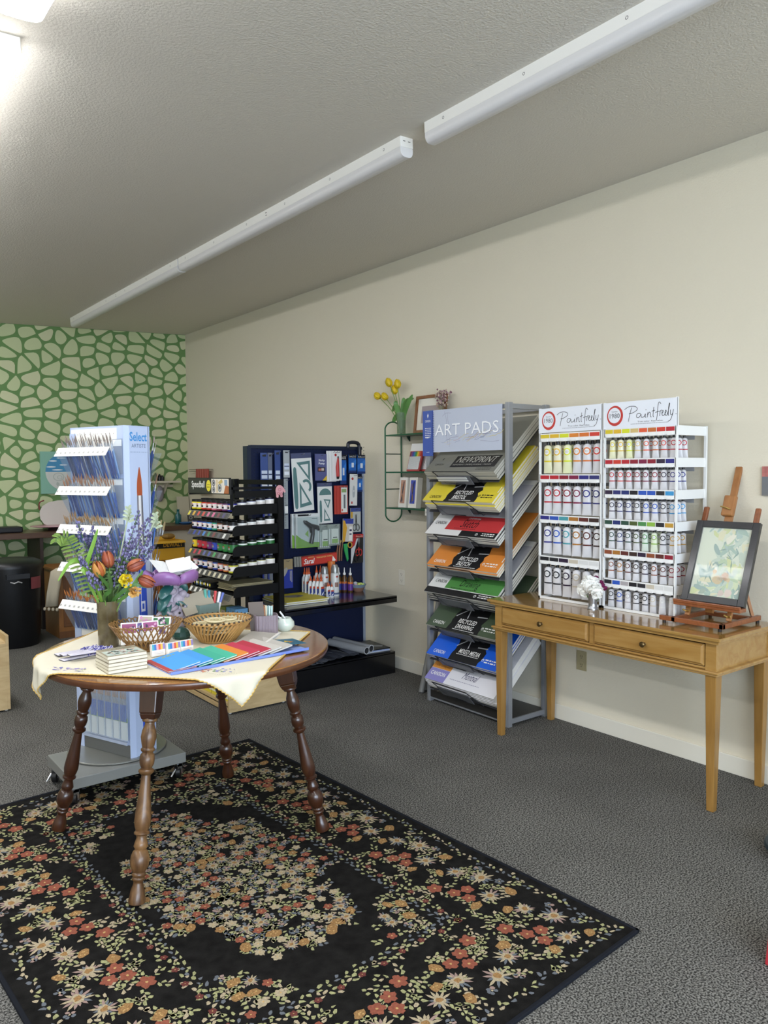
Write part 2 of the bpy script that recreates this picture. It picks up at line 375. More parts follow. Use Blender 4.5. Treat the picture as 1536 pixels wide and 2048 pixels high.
def medal(x, y): return (abs(x)/.335)**1.35+(abs(y)/.64)**1.35 < 1+.16*sin(9*math.atan2(y, x))
def corner(x, y):
    u, v = IX-.03-abs(x), IY-.03-abs(y); return u > 0 and v > 0 and (u/.20)+(v/.24) < 1 and not medal(x*1.05, y*1.05)
# border in repeating groups: star, three rust flowers, gold bud, sprays
random.seed(5)
def group_at(cx, cy, ang):
    def P(u, v): return cx+u*cos(ang)-v*sin(ang), cy+u*sin(ang)+v*cos(ang)
    star(*P(.0, .085), .047); star(*P(.10, .02), .043); star(*P(-.09, .045), .040)
    for u, v in ((.02, -.01), (.062, -.045), (.005, -.06)): flower5(*P(u, v), .025)
    flower5(*P(-.06, -.09), .028); bud(*P(.13, .095)); bud(*P(-.125, .0)); posy(*P(.06, .115)); posy(*P(-.05, .125)); bud(*P(.11,-.06))
    for k in range(20):
        a = random.random()*6.3; sprig(*P(random.uniform(-.15, .15), random.uniform(-.13, .12)), a, random.choice((4, 5, 6)))
    for k in range(5): a = k*1.3; sprig(*P(-.06+.03*cos(a), -.09+.03*sin(a)), a+ang, 4)
bx = (RW/2-.06+IX+.04)/2; by = (RL/2-.06+IY+.04)/2
for s in (-1, 1):
    for k in range(7): group_at(s*bx, -RL/2+.23+k*(RL-.46)/6, R(-90) if s > 0 else R(90))
    for k in (-1, 0, 1): group_at(k*.29, s*by, 0 if s > 0 else pi)
scatter(medal, 210, .037, [lambda x, y: flower5(x, y, .017, 'rust'), lambda x, y: star(x, y, .03), lambda x, y: flower5(x, y, .017, 'cream'), bud, posy, lambda x, y: flower5(x, y, .018, 'gold')], [4, 4, 4, 1.3, 3, 1.5], 21)
random.seed(22)
for k in range(800):
    x, y = random.uniform(-.32, .32), random.uniform(-.6, .6)
    if medal(x, y): sprig(x, y, random.random()*6.3, 4, ('sage', 'sage', 'cream', 'grey'))
scatter(corner, 60, .04, [lambda x, y: flower5(x, y, .017, 'rust'), lambda x, y: star(x, y, .027), bud, posy, lambda x, y: flower5(x, y, .018, 'cream')], [3, 2, 3, 3, 3], 23)
random.seed(24)
for k in range(900):
    x, y = random.uniform(-IX, IX), random.uniform(-IY, IY)
    if corner(x, y): sprig(x, y, random.random()*6.3, 3)
def edge_run(hx, hy, step, fn):
    n = int(2*hy/step)
    for k in range(n+1):
        y = -hy+2*hy*k/n
        for s in (-1, 1): fn(s*hx+random.uniform(-.005, .005), y, pi/2)
    n = int(2*hx/step)
    for k in range(n+1):
        x = -hx+2*hx*k/n
        for s in (-1, 1): fn(x, s*hy+random.uniform(-.005, .005), 0)
edge_run(RW/2-.062, RL/2-.062, .045, lambda x, y, a: sprig(x, y, a+random.uniform(-.4, .4), 3, ('sage', 'cream', 'grey')))
edge_run(IX+.035, IY+.035, .075, lambda x, y, a: flower5(x, y, .012, 'rose'))
edge_run(IX+.03, IY+.03, .04, lambda x, y, a: sprig(x, y, a+random.uniform(-.5, .5), 3))
edge_run(IX+.002, IY+.002, .032, lambda x, y, a: sprig(x, y, a, 2, ('sage', 'grey')))
fm.build('woven_flowers', rug_t)

# ================================================================ ROUND TABLE
TC = (1.28, 2.955); TR = .567; TZ = .775
wood_top = M('#7d522a', .16, kind='wood', h2='#996a38', vscale=(4, 38, 38), coat=.6)
wood_edge = M('#4c2a17', .3, kind='wood', h2='#5c361e', vscale=30, coat=.3)
wood_dark = M('#33190e', .3, kind='wood', h2='#432413', vscale=(30, 30, 5), coat=.4)
wood_worn = M('#3f2614', .38, kind='wood', h2='#83603b', vscale=(20, 20, 4), coat=.2)
table = T('round_table', 'round brown wooden table on four splayed turned legs, standing on the floral rug', 'table', (TC[0], TC[1], 0))
MB(wood_top).lathe([(TR-.03,-.002),(TR-.004,-.003),(TR,-.006)], 96, (0,0,TZ)).build('tabletop', table, smooth=30)
MB(wood_edge).lathe([(TR-.02,-.032),(TR-.003,-.030),(TR+.001,-.022),(TR+.001,-.010),(TR-.001,-.0062)], 96, (0,0,TZ), cap=False).lathe([(.001,-.032),(TR-.02,-.032)], 96, (0,0,TZ), cap=False).build('table_edge', table, smooth=40)
legs = [((.89,2.535), .385), ((.835,3.28), .385), ((1.64,3.355), .385), ((1.685,2.59), .385)]
mb = MB(wood_dark)
for a in (0, 1):
    p, q = legs[a][0], legs[a+2][0]; ang = math.atan2(q[1]-p[1], q[0]-p[0])
    X = Matrix.Rotation(ang, 4, 'Z'); mb.tf(X).prism([(-.43,-.022),(.43,-.022),(.43,.022),(-.43,.022)], TZ-.05, TZ-.032)
    mb.frus((.60,.044), (.86,.044), TZ-.085, TZ-.05)
mb.tf(); mb.build('under_frame', table)
prof = [(.013,0),(.0275,.006),(.0285,.02),(.024,.045),(.0165,.07),(.0165,.078),(.022,.083),(.0225,.088),(.019,.092),(.0235,.097),(.0235,.103),(.0205,.107),
        (.030,.125),(.0325,.142),(.031,.160),(.025,.176),(.0185,.182),(.0245,.192),(.0215,.205),(.017,.219),(.018,.228),(.026,.233),(.0265,.239),(.021,.244),
        (.025,.256),(.0285,.275),(.0275,.300),(.023,.345),(.018,.395),(.0155,.43),(.0225,.436),(.027,.442),(.0265,.449),(.018,.455),(.0245,.468),(.0265,.485),(.0245,.500),(.018,.508),
        (.0235,.514),(.0245,.520),(.020,.526),(.024,.542),(.0275,.562),(.024,.585),(.0165,.605),(.0165,.612),(.0255,.616),(.0265,.623),(.0245,.628)]
for i, (ft, rt) in enumerate(legs):
    d = Vector((ft[0]-TC[0], ft[1]-TC[1])); d = d.normalized(); top = Vector((d.x*rt, d.y*rt, TZ-.036)); foot = Vector((ft[0]-TC[0], ft[1]-TC[1], .010))
    ax_ = (top-foot); Ln = ax_.length; ax_.normalize()
    xa = Vector((d.x, d.y, 0)); xa = (xa-ax_*xa.dot(ax_)).normalized(); ya = ax_.cross(xa)
    X = Matrix((xa, ya, ax_)).transposed().to_4x4(); X.translation = foot
    mb = MB(wood_worn if i == 0 else wood_dark).tf(X)
    mb.lathe([(r, z*(Ln-.135)/.628) for r, z in prof], 28)
    mb.tf().box(0,0,0,0,0,0) if 0 else None
    leg = mb.build('leg', table, smooth=50)
    mb = MB(wood_dark).tf(X); mb.frus((.048,.048), (.066,.060), Ln-.140, Ln-.118).frus((.066,.060), (.080,.066), Ln-.118, Ln-.014)
    mb.build('leg_block', leg, bevel=.004)
lab(leg, 'dark turned leg'); 
# ---------------------------------------------------------------- tablecloth
CO = Vector((.80, -.0)); 
e1 = Vector((.66, -.75)).normalized(); e2 = Vector((.714, .70)).normalized(); CA = Vector((.58, 2.99))
CW, CD = .955, .82; CZ = TZ+.0022
def drape(u, v):       # u along e1 (0..CW), v along e2 (0..CD)
    p = CA+e1*u+e2*v; q = p-Vector(TC); r = q.length; n = q/r if r else Vector((1, 0))
    wr = .0012*(sin(u*23+v*9)+sin(v*31-u*7))
    if r <= TR: return (p.x, p.y, CZ+.0008+wr*.5)
    s = r-TR; th = math.atan2(q.y, q.x); fold = .012*sin(th*38)*min(1, s*9)
    bend = min(s, .015); rr = TR+.006+(.5*bend)+fold
    z = CZ-(s-.5*bend)
    return (TC[0]+n.x*rr, TC[1]+n.y*rr, z)
cloth = T('tablecloth', 'cream embroidered tablecloth with scalloped gold edge hanging off the round table', 'tablecloth', (0,0,0))
nu, nv = 70, 62; mb = MB(M('#ded7c2', .85, bump=.3, bscale=600)); vs = [drape(CW*i/nu, CD*j/nv) for i in range(nu+1) for j in range(nv+1)]
mb.add(vs, [(i*(nv+1)+j, (i+1)*(nv+1)+j, (i+1)*(nv+1)+j+1, i*(nv+1)+j+1) for i in range(nu) for j in range(nv)])
mb.build('cloth', cloth, smooth='all', solid=.0012)
mb = MB(M('#cda95a', .8)); E = []
def edge(a, b_, n):
    for k in range(n): t = k/n; E.append((a[0]+(b_[0]-a[0])*t, a[1]+(b_[1]-a[1])*t))
edge((0,0),(CW,0),130); edge((CW,0),(CW,CD),110); edge((CW,CD),(0,CD),130); edge((0,CD),(0,0),110)
pts = []
for k, (u, v) in enumerate(E):
    o_ = .0035*(1 if k % 2 else -1); uu = u+(o_ if u in (0, CW) else 0); x, y, z = drape(min(max(u+o_*.5,-.004),CW+.004), min(max(v+o_*.5,-.004),CD+.004)); pts.append((x, y, z+.0012))
mb.tube(pts+[pts[0]], .0022, 5); mb.build('crochet_edging', cloth)
mb = flatmb()
def emb(u, v, h, r):
    x, y, z = drape(u, v)
    if (Vector((x, y))-Vector(TC)).length < TR-.005: mb.use(M(h, .8)).poly(blob(x, y, r, 8, .35), z+.0018)
random.seed(8)
for cu, cv, hs in ((.72,.12,('#d98f5e','#e0b06a','#c8746a','#8f7fae')), (.80,.13,('#8b8fc4','#a9a6cf','#77a06c')), (.20,.06,('#9b8cc2','#b5a4cf','#7d78b8')),(.28,.05,('#9b8cc2','#a6b089')), (.80,.70,('#8d86b6','#8a8f70'))):
    for k in range(16): emb(cu+random.uniform(-.035,.035), cv+random.uniform(-.022,.022), random.choice(hs), random.uniform(.003,.006))
for a in range(30): emb(.60+.01*a*.9, .085+.012*sin(a*.5), '#a3ad84', .0018)
for a in range(20): emb(.14+.01*a, .04+.01*sin(a*.6), '#b2a9c6', .0018)
mb.build('embroidery', cloth)

# ================================================================ DESK
oak = M('#9b7237', .27, kind='wood', h2='#ab854a', vscale=(22, 3, 22), coat=.45)
oak_top = M('#947036', .13, kind='wood', h2='#a78145', vscale=(30, 3, 30), coat=.7)
oak_leg = M('#8f6831', .32, kind='wood', h2='#a27a40', vscale=(24, 24, 3), coat=.3)
DX0, DX1, DY0, DY1 = 3.06, 3.575, 1.655, 3.01; DZ = .768
desk = T('console_desk', 'honey oak writing desk with two drawers and tapered legs against the right wall', 'desk', (3.3, 2.33, 0))
def dk(mb, name, parent=desk, **k):
    o = mb.build(name, parent, **k); o.matrix_parent_inverse = Matrix.Identity(4); return o
ox, oy = 3.3, 2.33
def B(mb, x0, x1, y0, y1, z0, z1): return mb.box(x0-ox, x1-ox, y0-oy, y1-oy, z0, z1)
mb = MB(oak_top); B(mb, DX0, DX1, DY0, DY1, DZ-.016, DZ); dk(mb, 'desktop', bevel=.004)
mb = MB(oak); B(mb, DX0+.012, DX1, DY0+.012, DY1-.012, DZ-.03, DZ-.016)
fx, yA, yB2 = DX0+.032, DY0+.032, DY1-.032
B(mb, fx, fx+.05, yA, yA+.05, .612, DZ-.03); B(mb, fx, fx+.05, yB2-.05, yB2, .612, DZ-.03)
B(mb, fx+.004, fx+.03, 2.318, 2.345, .625, DZ-.03); B(mb, fx+.004, fx+.03, yA+.05, yB2-.05, .732, .738); B(mb, fx+.004, fx+.03, yA+.05, yB2-.05, .620, .630)
B(mb, fx+.0495, DX1-.02, yA+.004, yA+.02, .612, DZ-.03); B(mb, fx+.0495, DX1-.02, yB2-.02, yB2-.004, .612, DZ-.03); B(mb, DX1-.03, DX1-.01, yA, yB2, .612, DZ-.03)
B(mb, fx+.02, DX1-.03, yA+.02, yB2-.02, .612, .62)
dk(mb, 'apron', bevel=.0015)
mb = MB(oak); B(mb, fx-.016, DX1-.01, yA-.016, yB2+.016, .606, .618); B(mb, fx-.009, DX1-.01, yA-.009, yB2+.009, .596, .606); dk(mb, 'lower_moulding', bevel=.004)
for (x, y) in ((fx+.025, yA+.025), (fx+.025, yB2-.025), (DX1-.035, yA+.025), (DX1-.035, yB2-.025)):
    MB(oak_leg).frus((.032,.032), (.050,.050), 0, .596, (x-ox, y-oy), (x-ox, y-oy)).build('leg', desk, bevel=.003)
for a, c in ((yA+.054, 2.314), (2.349, yB2-.054)):
    mb = MB(oak); B(mb, fx-.001, fx+.02, a, c, .634, .729)
    n0, n1 = a+.012, c-.012
    mb.add([(fx-ox-.001, a+.003-oy, .637),(fx-ox-.001, c-.003-oy, .637),(fx-ox-.001, c-.003-oy, .726),(fx-ox-.001, a+.003-oy, .726),
            (fx-ox-.010, n0-oy, .646),(fx-ox-.010, n1-oy, .646),(fx-ox-.010, n1-oy, .717),(fx-ox-.010, n0-oy, .717)],
           [(0,1,5,4),(1,2,6,5),(2,3,7,6),(3,0,4,7),(4,5,6,7),(3,2,1,0)])
    dr = mb.build('drawer', desk, bevel=.001)
    kn = MB(M('#6d5a3a', .35, .85)).tf(Matrix.Translation((fx-ox-.010, (a+c)/2-oy, .681)) @ Matrix.Rotation(-pi/2, 4, 'Y')).lathe([(.008,0),(.006,.004),(.006,.012),(.0125,.016),(.0135,.021),(.009,.026),(.002,.027)], 20).build('knob', dr, smooth=40)
    lab(kn, 'aged brass knob')

# ================================================================ PAINT TUBE DISPLAYS
def circlet(mb, mat, cx, cz, r0, r1, f, seg=22):      # ring wrapped on a front surface x = f(y)
    v = []
    for r in (r0, r1):
        for i in range(seg): a = 2*pi*i/seg; y = cx+r*cos(a); v.append((f(y), y, cz+r*sin(a)))
    mb.use(mat).add(v, [(i, (i+1) % seg, seg+(i+1) % seg, seg+i) for i in range(seg)])
tube_white = M('#e6e4e4', .33); cap_m = M('#1a1a1b', .35); tube_met = M('#b9bac0', .35, .4)
def tube_meshes(sc, h, tint):
    H, W, D = sc*.150, sc*.0270, sc*.0165
    def sec(t): return (W*(1-.22*t), D*(t*2.4 if t < .3 else .72+.28*min(1, (t-.3)/.4)) if t > .03 else .0008)   # half width (y), half depth (x)
    sec = lambda t: (W*(1-.22*t), max(.0008, D*min(1, (t/.55))**.6*.98))
    seg = 16; mb = MB(M(tint, .33)); ts = [0, .02, .05, .15, .3, .5, .75, .95]; v = []
    for t in ts:
        a, b_ = sec(t)
        for i in range(seg): g = 2*pi*i/seg; v.append((b_*cos(g), a*sin(g), H*t))
    for r, z in ((.62*D, H), (.5*D, H*1.01)):
        for i in range(seg): g = 2*pi*i/seg; v.append((r*cos(g), r*sin(g), z))
    n = len(ts)+2
    mb.add(v, [(j*seg+i, j*seg+(i+1) % seg, (j+1)*seg+(i+1) % seg, (j+1)*seg+i) for j in range(n-1) for i in range(seg)]+[tuple(range(seg-1,-1,-1)), tuple((n-1)*seg+i for i in range(seg))])
    body = mb.build('tube_body', None, smooth=50)
    cap = MB(cap_m).lathe([(.55*D, H*1.01), (.58*D, H*1.12), (.5*D, H*1.125)], 12).build('cap', None, smooth=50)
    def front(y, t, e=.0006): a, b_ = sec(t); q = max(0, 1-(y/a)**2); return -b_*math.sqrt(q)-e
    mc = M(h, .45); mb = flatmb(mc); tb = .43; v = []
    for dz in (-.026, .026):
        for i in range(11): y = (i/5-1)*sec(tb)[0]*.985; v.append((front(y, tb+dz), y, H*(tb+dz)))
    mb.add(v, [(i, i+1, 12+i, 11+i) for i in range(10)]); band = mb.build('colour_band', None)
    mb = flatmb(mc); cz_ = H*.76; rr = W*.68; fr = lambda y: front(y, .76)
    circlet(mb, mc, 0, cz_, rr*.72, rr*1.06, fr); circlet(mb, M('#e6e5e4', .4), 0, cz_, .0001, rr*.72, lambda y: front(y, .76, .0004))
    for k in range(3): mb.use(M('#9a9a9c', .5)); mb.add([(front(0, .76, .0012), y, cz_+dz) for y, dz in ((-rr*.45, .0035*sc-k*.004*sc), (rr*.45, .0035*sc-k*.004*sc), (rr*.45, .0045*sc-k*.004*sc), (-rr*.45, .0045*sc-k*.004*sc))], [(0,1,2,3)])
    emb_ = mb.build('round_emblem', None)
    return body, cap, band, emb_
tube_cache = {}
def paint_tube(sc, h, tint, loc, label, group, rz=0):
    key = (sc, h, tint)
    t = T('paint_tube', label, 'paint tube', loc, rz, group)
    if key not in tube_cache:
        parts = tube_meshes(sc, h, tint); tube_cache[key] = parts
        for p in parts: p.parent = t
    else:
        for p in tube_cache[key]: q = p.copy(); COL.objects.link(q); q.parent = t
    return t
FX = 3.30
shelfw = M('#eeeeec', .4); inner = M('#85878a', .5)  # inner is a darker grey that paints shade inside the displays
CN = {'#d9c22a':'yellow','#e0b52c':'deep yellow','#d8dc2c':'lemon','#d9822e':'orange','#d8722c':'dark orange','#cf3b2c':'red','#b8212f':'crimson','#8e1c30':'dark red','#30203a':'plum black','#7d1b42':'magenta','#2b2a7c':'violet blue',
      '#23306e':'navy','#2d55b5':'blue','#3b93c9':'sky blue','#4a9aa4':'teal','#a8702f':'ochre','#5f2a25':'maroon','#3a2723':'dark brown','#1b1b22':'black','#c9c0ae':'cream','#dcdcda':'white','#2a4a3c':'dark green','#4c8a4e':'green','#8cb646':'light green','#c2963a':'gold','#8c4a2c':'rust','#26262c':'charcoal','#a9a3a6':'silver grey','#2d2f6d':'indigo','#c46a30':'burnt orange','#d4b878':'buff','#e05a34':'vermilion','#4b5a2c':'olive'}
def display(yl, yr, rows, zs, zbot, tubescale, name):
    W = yl-yr; t = T('paint_display', 'white metal display of %s under a Paint freely header' % name, 'display rack', (FX, (yl+yr)/2, DZ+.001)); Wh = W/2; z0 = DZ+.001; Dp = .27
    mb = MB(shelfw)
    for s in (-1, 1): mb.box(0, .014, s*Wh-(.007 if s > 0 else -.0)-.0, s*Wh+(.0 if s > 0 else .007), 0, 1.05); mb.box(Dp-.012, Dp, s*Wh-(.012 if s > 0 else 0), s*Wh+(0 if s > 0 else .012), 0, .92)
    mb.box(0, .012, -Wh, Wh, 0, .012).box(0, Dp, -Wh, -Wh+.01, 0, .01).box(0, Dp, Wh-.01, Wh, 0, .01)
    mb.build('posts', t)
    hd = bpy.data.objects.new('header_sign', None)
    mb = MB(M('#e9ecf3', .35)).box(-W/2, W/2, 0, .132, -.006, 0); hd = mb.build('header_sign', t); frame(hd, (0,0,0), (0,-1,0), (0,0,1)); hd.location = (-.002, 0, .915)
    S = W/.40; cx, cy = -W/2+.066*S, .066
    mb = flatmb(M('#c4382f', .5)); mb.ring(cx, cy, .041, .047, .0006, 40, .95).ring(cx+.002, cy-.001, .044, .0505, .0007, 40, .93).ring(cx-.001, cy+.001, .0385, .042, .0008, 40, .97); mb.build('red_circle', hd)
    text('1980', hd, (cx-.029, cy-.013, cx+.029, cy+.011), M('#55565c', .5)); text('Gamblin', hd, (cx-.018, cy+.017, cx+.018, cy+.024), M('#77787c', .5))
    u0 = cx+.066*S; uw = (W/2-.02)-u0; mb = flatmb(M('#232326', .5))
    def st(P, wd=.0026): mb.stroke([(u0+x*uw, .045+y*.05) for x, y in smoothpts(P, False, 2)], wd, .0008)
    st([(-.04,.95),(.06,1.25),(.22,1.2),(.26,.85),(.14,.55),(.06,.5)]); st([(.12,1.1),(.08,.5),(.05,-.25)])
    st([(.32,.45),(.24,.5),(.22,.1),(.29,.05),(.33,.5),(.33,.05),(.38,.1)]); st([(.38,.1),(.41,.2),(.425,.5),(.415,.05),(.44,.08)]); st([(.475,.52),(.465,.05)]); st([(.47,.25),(.50,.55),(.53,.5),(.53,.05),(.555,.08)]); st([(.60,1.0),(.58,.1),(.605,.05)]); st([(.555,.60),(.625,.68)]); st([(.432,.74),(.436,.84)])
    st([(.75,1.25),(.71,1.5),(.685,1.1),(.675,.2),(.66,-.3)]); st([(.635,.45),(.69,.55),(.73,.55)]); st([(.725,.1),(.735,.6),(.77,.65)]); st([(.77,.3),(.805,.5),(.79,.65),(.77,.45),(.775,.12),(.82,.12),(.835,.3),(.865,.5),(.85,.65),(.835,.45),(.84,.12),(.875,.10),(.895,.3)]); st([(.885,.2),(.935,1.2),(.925,1.3),(.905,.8),(.90,.10),(.92,.10)])
    st([(.945,.62),(.945,.15),(.975,.12),(.99,.3)]); st([(1.01,.66),(.985,.1),(.95,-.35),(.90,-.45)]); mb.ring(u0+1.06*uw, .055, .0005, .002, .0008, 8); mb.build('handwriting', hd)
    text('True color. Real value.', hd, (u0+.25*uw, .026, u0+.80*uw, .033), M('#333338', .5)); mb = flatmb(M('#8a8a90', .5)); greek(mb, u0+.10*uw, u0+.92*uw, .018, .003, .0008); mb.build('small_print', hd)
    for r, (cols, zt) in enumerate(zip(rows, zs)):
        zt -= z0; zn = (zs[r+1]-z0 if r+1 < len(zs) else zbot-z0); n = len(cols)
        sh = MB(shelfw).box(0, .010, -Wh+.007, Wh-.007, zt-.043, zt).box(0, Dp-.01, -Wh+.005, -Wh+.009, zt-.045, zt+.0).box(0, Dp-.01, Wh-.009, Wh-.005, zt-.045, zt).use(inner).box(.17, .172, -Wh+.01, Wh-.01, zt-.045-(zt-zn-.045)*.0-.02, zt-.045)
        sh.use(shelfw); pw = (W-.02)/n
        for k in range(n): yk = Wh-.01-pw*(k+.5); sh.box(-.004, .0, yk-pw*.3, yk+pw*.3, zt-.045, zt-.037).box(0, .12, yk-pw*.3, yk+pw*.3, zt-.045, zt-.042)
        s_ = sh.build('shelf', t)
        mb = flatmb()
        for k, h in enumerate(cols):
            ya = Wh-.012-pw*k; mb.use(M(h, .5)).add([(-.0006, ya, zt-.026), (-.0006, ya-pw+.004, zt-.026), (-.0006, ya-pw+.004, zt-.006), (-.0006, ya, zt-.006)], [(0,1,2,3)])
        mb.build('colour_label', s_)
        bl = MB(M('#d4d4d4', .5)).box(.155, .160, -Wh+.01, Wh-.01, zn+.002, zt-.05) if 0 else None
        H = tubescale*.150*1.125
        for k, h in enumerate(cols):
            tint = {'#d9c22a':'#e2e0bc','#e0b52c':'#e4dfc4','#d8dc2c':'#e1e3b8','#8cb646':'#dde3cb','#4c8a4e':'#d3dccf'}.get(h, '#d6d4d6')
            for d in range(2 if tubescale > .8 else 3):
                y = (yl+yr)/2+Wh-.01-pw*(k+.5)+random.uniform(-.0025, .0025); 
                paint_tube(tubescale, h, tint, (FX+.030+d*.044, y, z0+zt-.0455-H), 'white paint tube with %s ring, %s from left, %s shelf, %s display, %s' % (CN[h], WORDS[k], WORDS[r], 'left' if 'large' in name else 'right', ('front', 'middle', 'rear')[d]), 'paint tubes on the %s shelf of the display of %s' % (WORDS[r], name), R(17+random.uniform(-9, 9)))
random.seed(31)
display(2.845, 2.432, [['#d9c22a','#e0b52c','#d8dc2c','#d9822e','#d8722c','#cf3b2c'], ['#b8212f','#b8212f','#8e1c30','#7d1b42','#2b2a7c','#2d2f6d'], ['#2b2a7c','#2d55b5','#4a9aa4','#a8702f','#5f2a25','#3a2723'], ['#1b1b22','#26262c','#30203a','#c9c0ae','#dcdcda','#dcdcda']],
        [1.680, 1.457, 1.235, 1.008], .775, 1.02, 'large paint tubes')
display(2.420, 2.010, [['#d9c22a','#e0b52c','#d8dc2c','#d4b878','#e05a34','#c46a30','#cf3b2c','#b8212f'], ['#b8212f','#cf3b2c','#b8212f','#8e1c30','#7d1b42','#8e1c30','#30203a','#2b2a7c'], ['#30203a','#2d2f6d','#23306e','#1b1b22','#2d55b5','#2d55b5','#26262c','#3b93c9'],
                       ['#2a4a3c','#23306e','#2a4a3c','#4b5a2c','#4c8a4e','#8cb646','#26262c','#c2963a'], ['#8c4a2c','#a8702f','#5f2a25','#3a2723','#30203a','#8c4a2c','#5f2a25','#8e1c30'], ['#26262c','#2d55b5','#a9a3a6','#1b1b22','#26262c','#c9c0ae','#dcdcda','#dcdcda']],
        [1.687, 1.535, 1.382, 1.230, 1.078, .926], .775, .64, 'small paint tubes')

# ================================================================ EASEL AND PAINTING ON THE DESK
beech = M('#7b4526', .35, kind='wood', h2='#935631', vscale=(30, 30, 30), coat=.2)
beech2 = M('#96602f', .35, kind='wood', h2='#a97340', vscale=(30, 30, 6), coat=.2)
ez = T('table_easel', 'small brown wooden table easel standing on the right end of the desk', 'easel', (3.37, 1.84, DZ))
def bar(mb, a, b_, w_, h_, up=(0,0,1)):
    a, b_ = Vector(a), Vector(b_); d = (b_-a); Ln = d.length; d.normalize(); s = d.cross(Vector(up)).normalized(); u = s.cross(d)
    X = Matrix((d, s, u)).transposed().to_4x4(); X.translation = a; mb.tf(X).box(0, Ln, -w_/2, w_/2, -h_/2, h_/2).tf(); return mb
mb = MB(beech)
for s in (-1, 1): bar(mb, (-.175, s*.115, .024), (.165, s*.115, .024), .02, .022)
bar(mb, (-.165, -.125, .024), (-.165, .185, .024), .02, .022); bar(mb, (.10, -.115, .024), (.10, .115, .024), .02, .022)
mb.build('base_frame', ez, bevel=.002)
mb = 0
for x, y in ((-.165,-.105),(-.165,.165),(.15,-.115),(.15,.115)): MB(M('#1d1512', .6)).lathe([(.008,0),(.008,.013)], 12, (x,y,0)).build('rubber_foot', ez)
LN = Vector((.38, 0, 1)).normalized()    # lean of the mast
def on(s_, y, off=0): return (-.05+LN.x*s_/LN.z*1+off, y, .03+s_)
mb = MB(beech2); bar(mb, on(.02, .02, .012), on(.50, .02, .012), .036, .018, (1,0,0)); bar(mb, on(.44, .02, .012), on(.69, .02, .012), .03, .016, (1,0,0)); mb.build('mast', ez, bevel=.002)
hb = MB(beech2); bar(hb, on(.46, .02, -.008), on(.555, .02, -.008), .058, .026, (1,0,0)); h_ = hb.build('top_clamp', ez, bevel=.006)
wn = MB(M('#b89a58', .3, .8)); p = Vector(on(.50, .02, -.03)); wn.tube([p+Vector((0,.030,.006)), p, p-Vector((0,.018,.008))], [.003,.004,.003], 8); wn.build('wing_nut', h_)
for s in (-1, 1):
    mb = MB(beech); bar(mb, on(.04, s*.125+.01, .004), on(.50, s*.125+.01, .004), .026, .016, (1,0,0)); u = mb.build('side_upright', ez, bevel=.006)
    mb = MB(beech2); bar(mb, on(.0, s*.10+.01, -.014), on(.055, s*.10+.01, -.014), .022, .014, (1,0,0)); k = mb.build('tray_clamp', ez, bevel=.003)
    mb = MB(M('#c2a35e', .3, .85)); p = Vector(on(.02, s*.10+.01, -.028)); mb.tube([p+Vector((-.006,.016,.008)), p, p+Vector((-.006,-.016,.006))], [.004,.005,.004], 8); mb.build('wing_nut', k)
    mb = MB(beech2); bar(mb, (.13, s*.10, .034), (.08, s*.06+.01, .30), .02, .012); mb.build('rear_strut', ez)
mb = MB(beech); bar(mb, (-.090, -.17, .092), (-.090, .15, .092), .055, .018); bar(mb, (-.115, -.17, .103), (-.115, .15, .103), .012, .016); mb.build('picture_ledge', ez, bevel=.003)
pic = T('framed_painting', 'black framed pale green watercolour of foliage resting on the small wooden easel', 'painting')
PX = (0,-1,0); PY = (LN.x, 0, LN.z); NRM = Vector(PX).cross(Vector(PY)); PW, PH = .300, .388
frame(pic, Vector((3.37-.081, 1.815, DZ+.1025)), PX, PY)
mb = MB(M('#1b1c20', .3, coat=.3)); fw = .032
for q in ((-PW/2,-PW/2+fw,0,PH),(PW/2-fw,PW/2,0,PH),(-PW/2+fw,PW/2-fw,0,fw),(-PW/2+fw,PW/2-fw,PH-fw,PH)): mb.box(q[0],q[1],q[2],q[3],-.004,.018)
mb.build('picture_frame', pic, bevel=.002)
mb = flatmb(M('#cfd6bd', .7)); x0, x1, y0, y1 = -PW/2+fw, PW/2-fw, fw, PH-fw; mb.rect(x0, x1, y0, y1, .006); random.seed(44)
pal = ['#a8bf93','#8fae9a','#c6ce86','#b9c9b4','#7f9f92','#d7d2a6','#9ab4a8','#c7d3a2','#e0dcc4','#b4c4ae']
def clip(P): return [(min(max(x, x0+.001), x1-.001), min(max(y, y0+.001), y1-.001)) for x, y in P]
for k in range(150):
    x, y = random.uniform(x0+.02, x1), random.uniform(y0, y1)
    if x < x0+.09 and y > y0+.12 and random.random() < .8: continue
    a = random.random()*6; rr = random.uniform(.008, .024); mb.use(M(random.choice(pal), .7)); mb.poly(clip(smoothpts(blob(x, y, rr, 8, .5, 1.7, .6, a), True, 1)), .0062+k*.000008)
for k in range(22):                     # palm fronds
    cx, cy = random.choice(((-.02,.17),(.05,.21),(.02,.26),(.06,.13),(-.05,.14))); a = random.random()*6.28; mb.use(M(random.choice(('#5f8a7c','#6f9a86','#87a58c','#557d74')), .7)); Ln = random.uniform(.03,.06)
    mb.poly(clip([(cx,cy),(cx+Ln*.5*cos(a+.12),cy+Ln*.5*sin(a+.12)),(cx+Ln*cos(a),cy+Ln*sin(a)),(cx+Ln*.5*cos(a-.12),cy+Ln*.5*sin(a-.12))]), .0076+k*.00001)
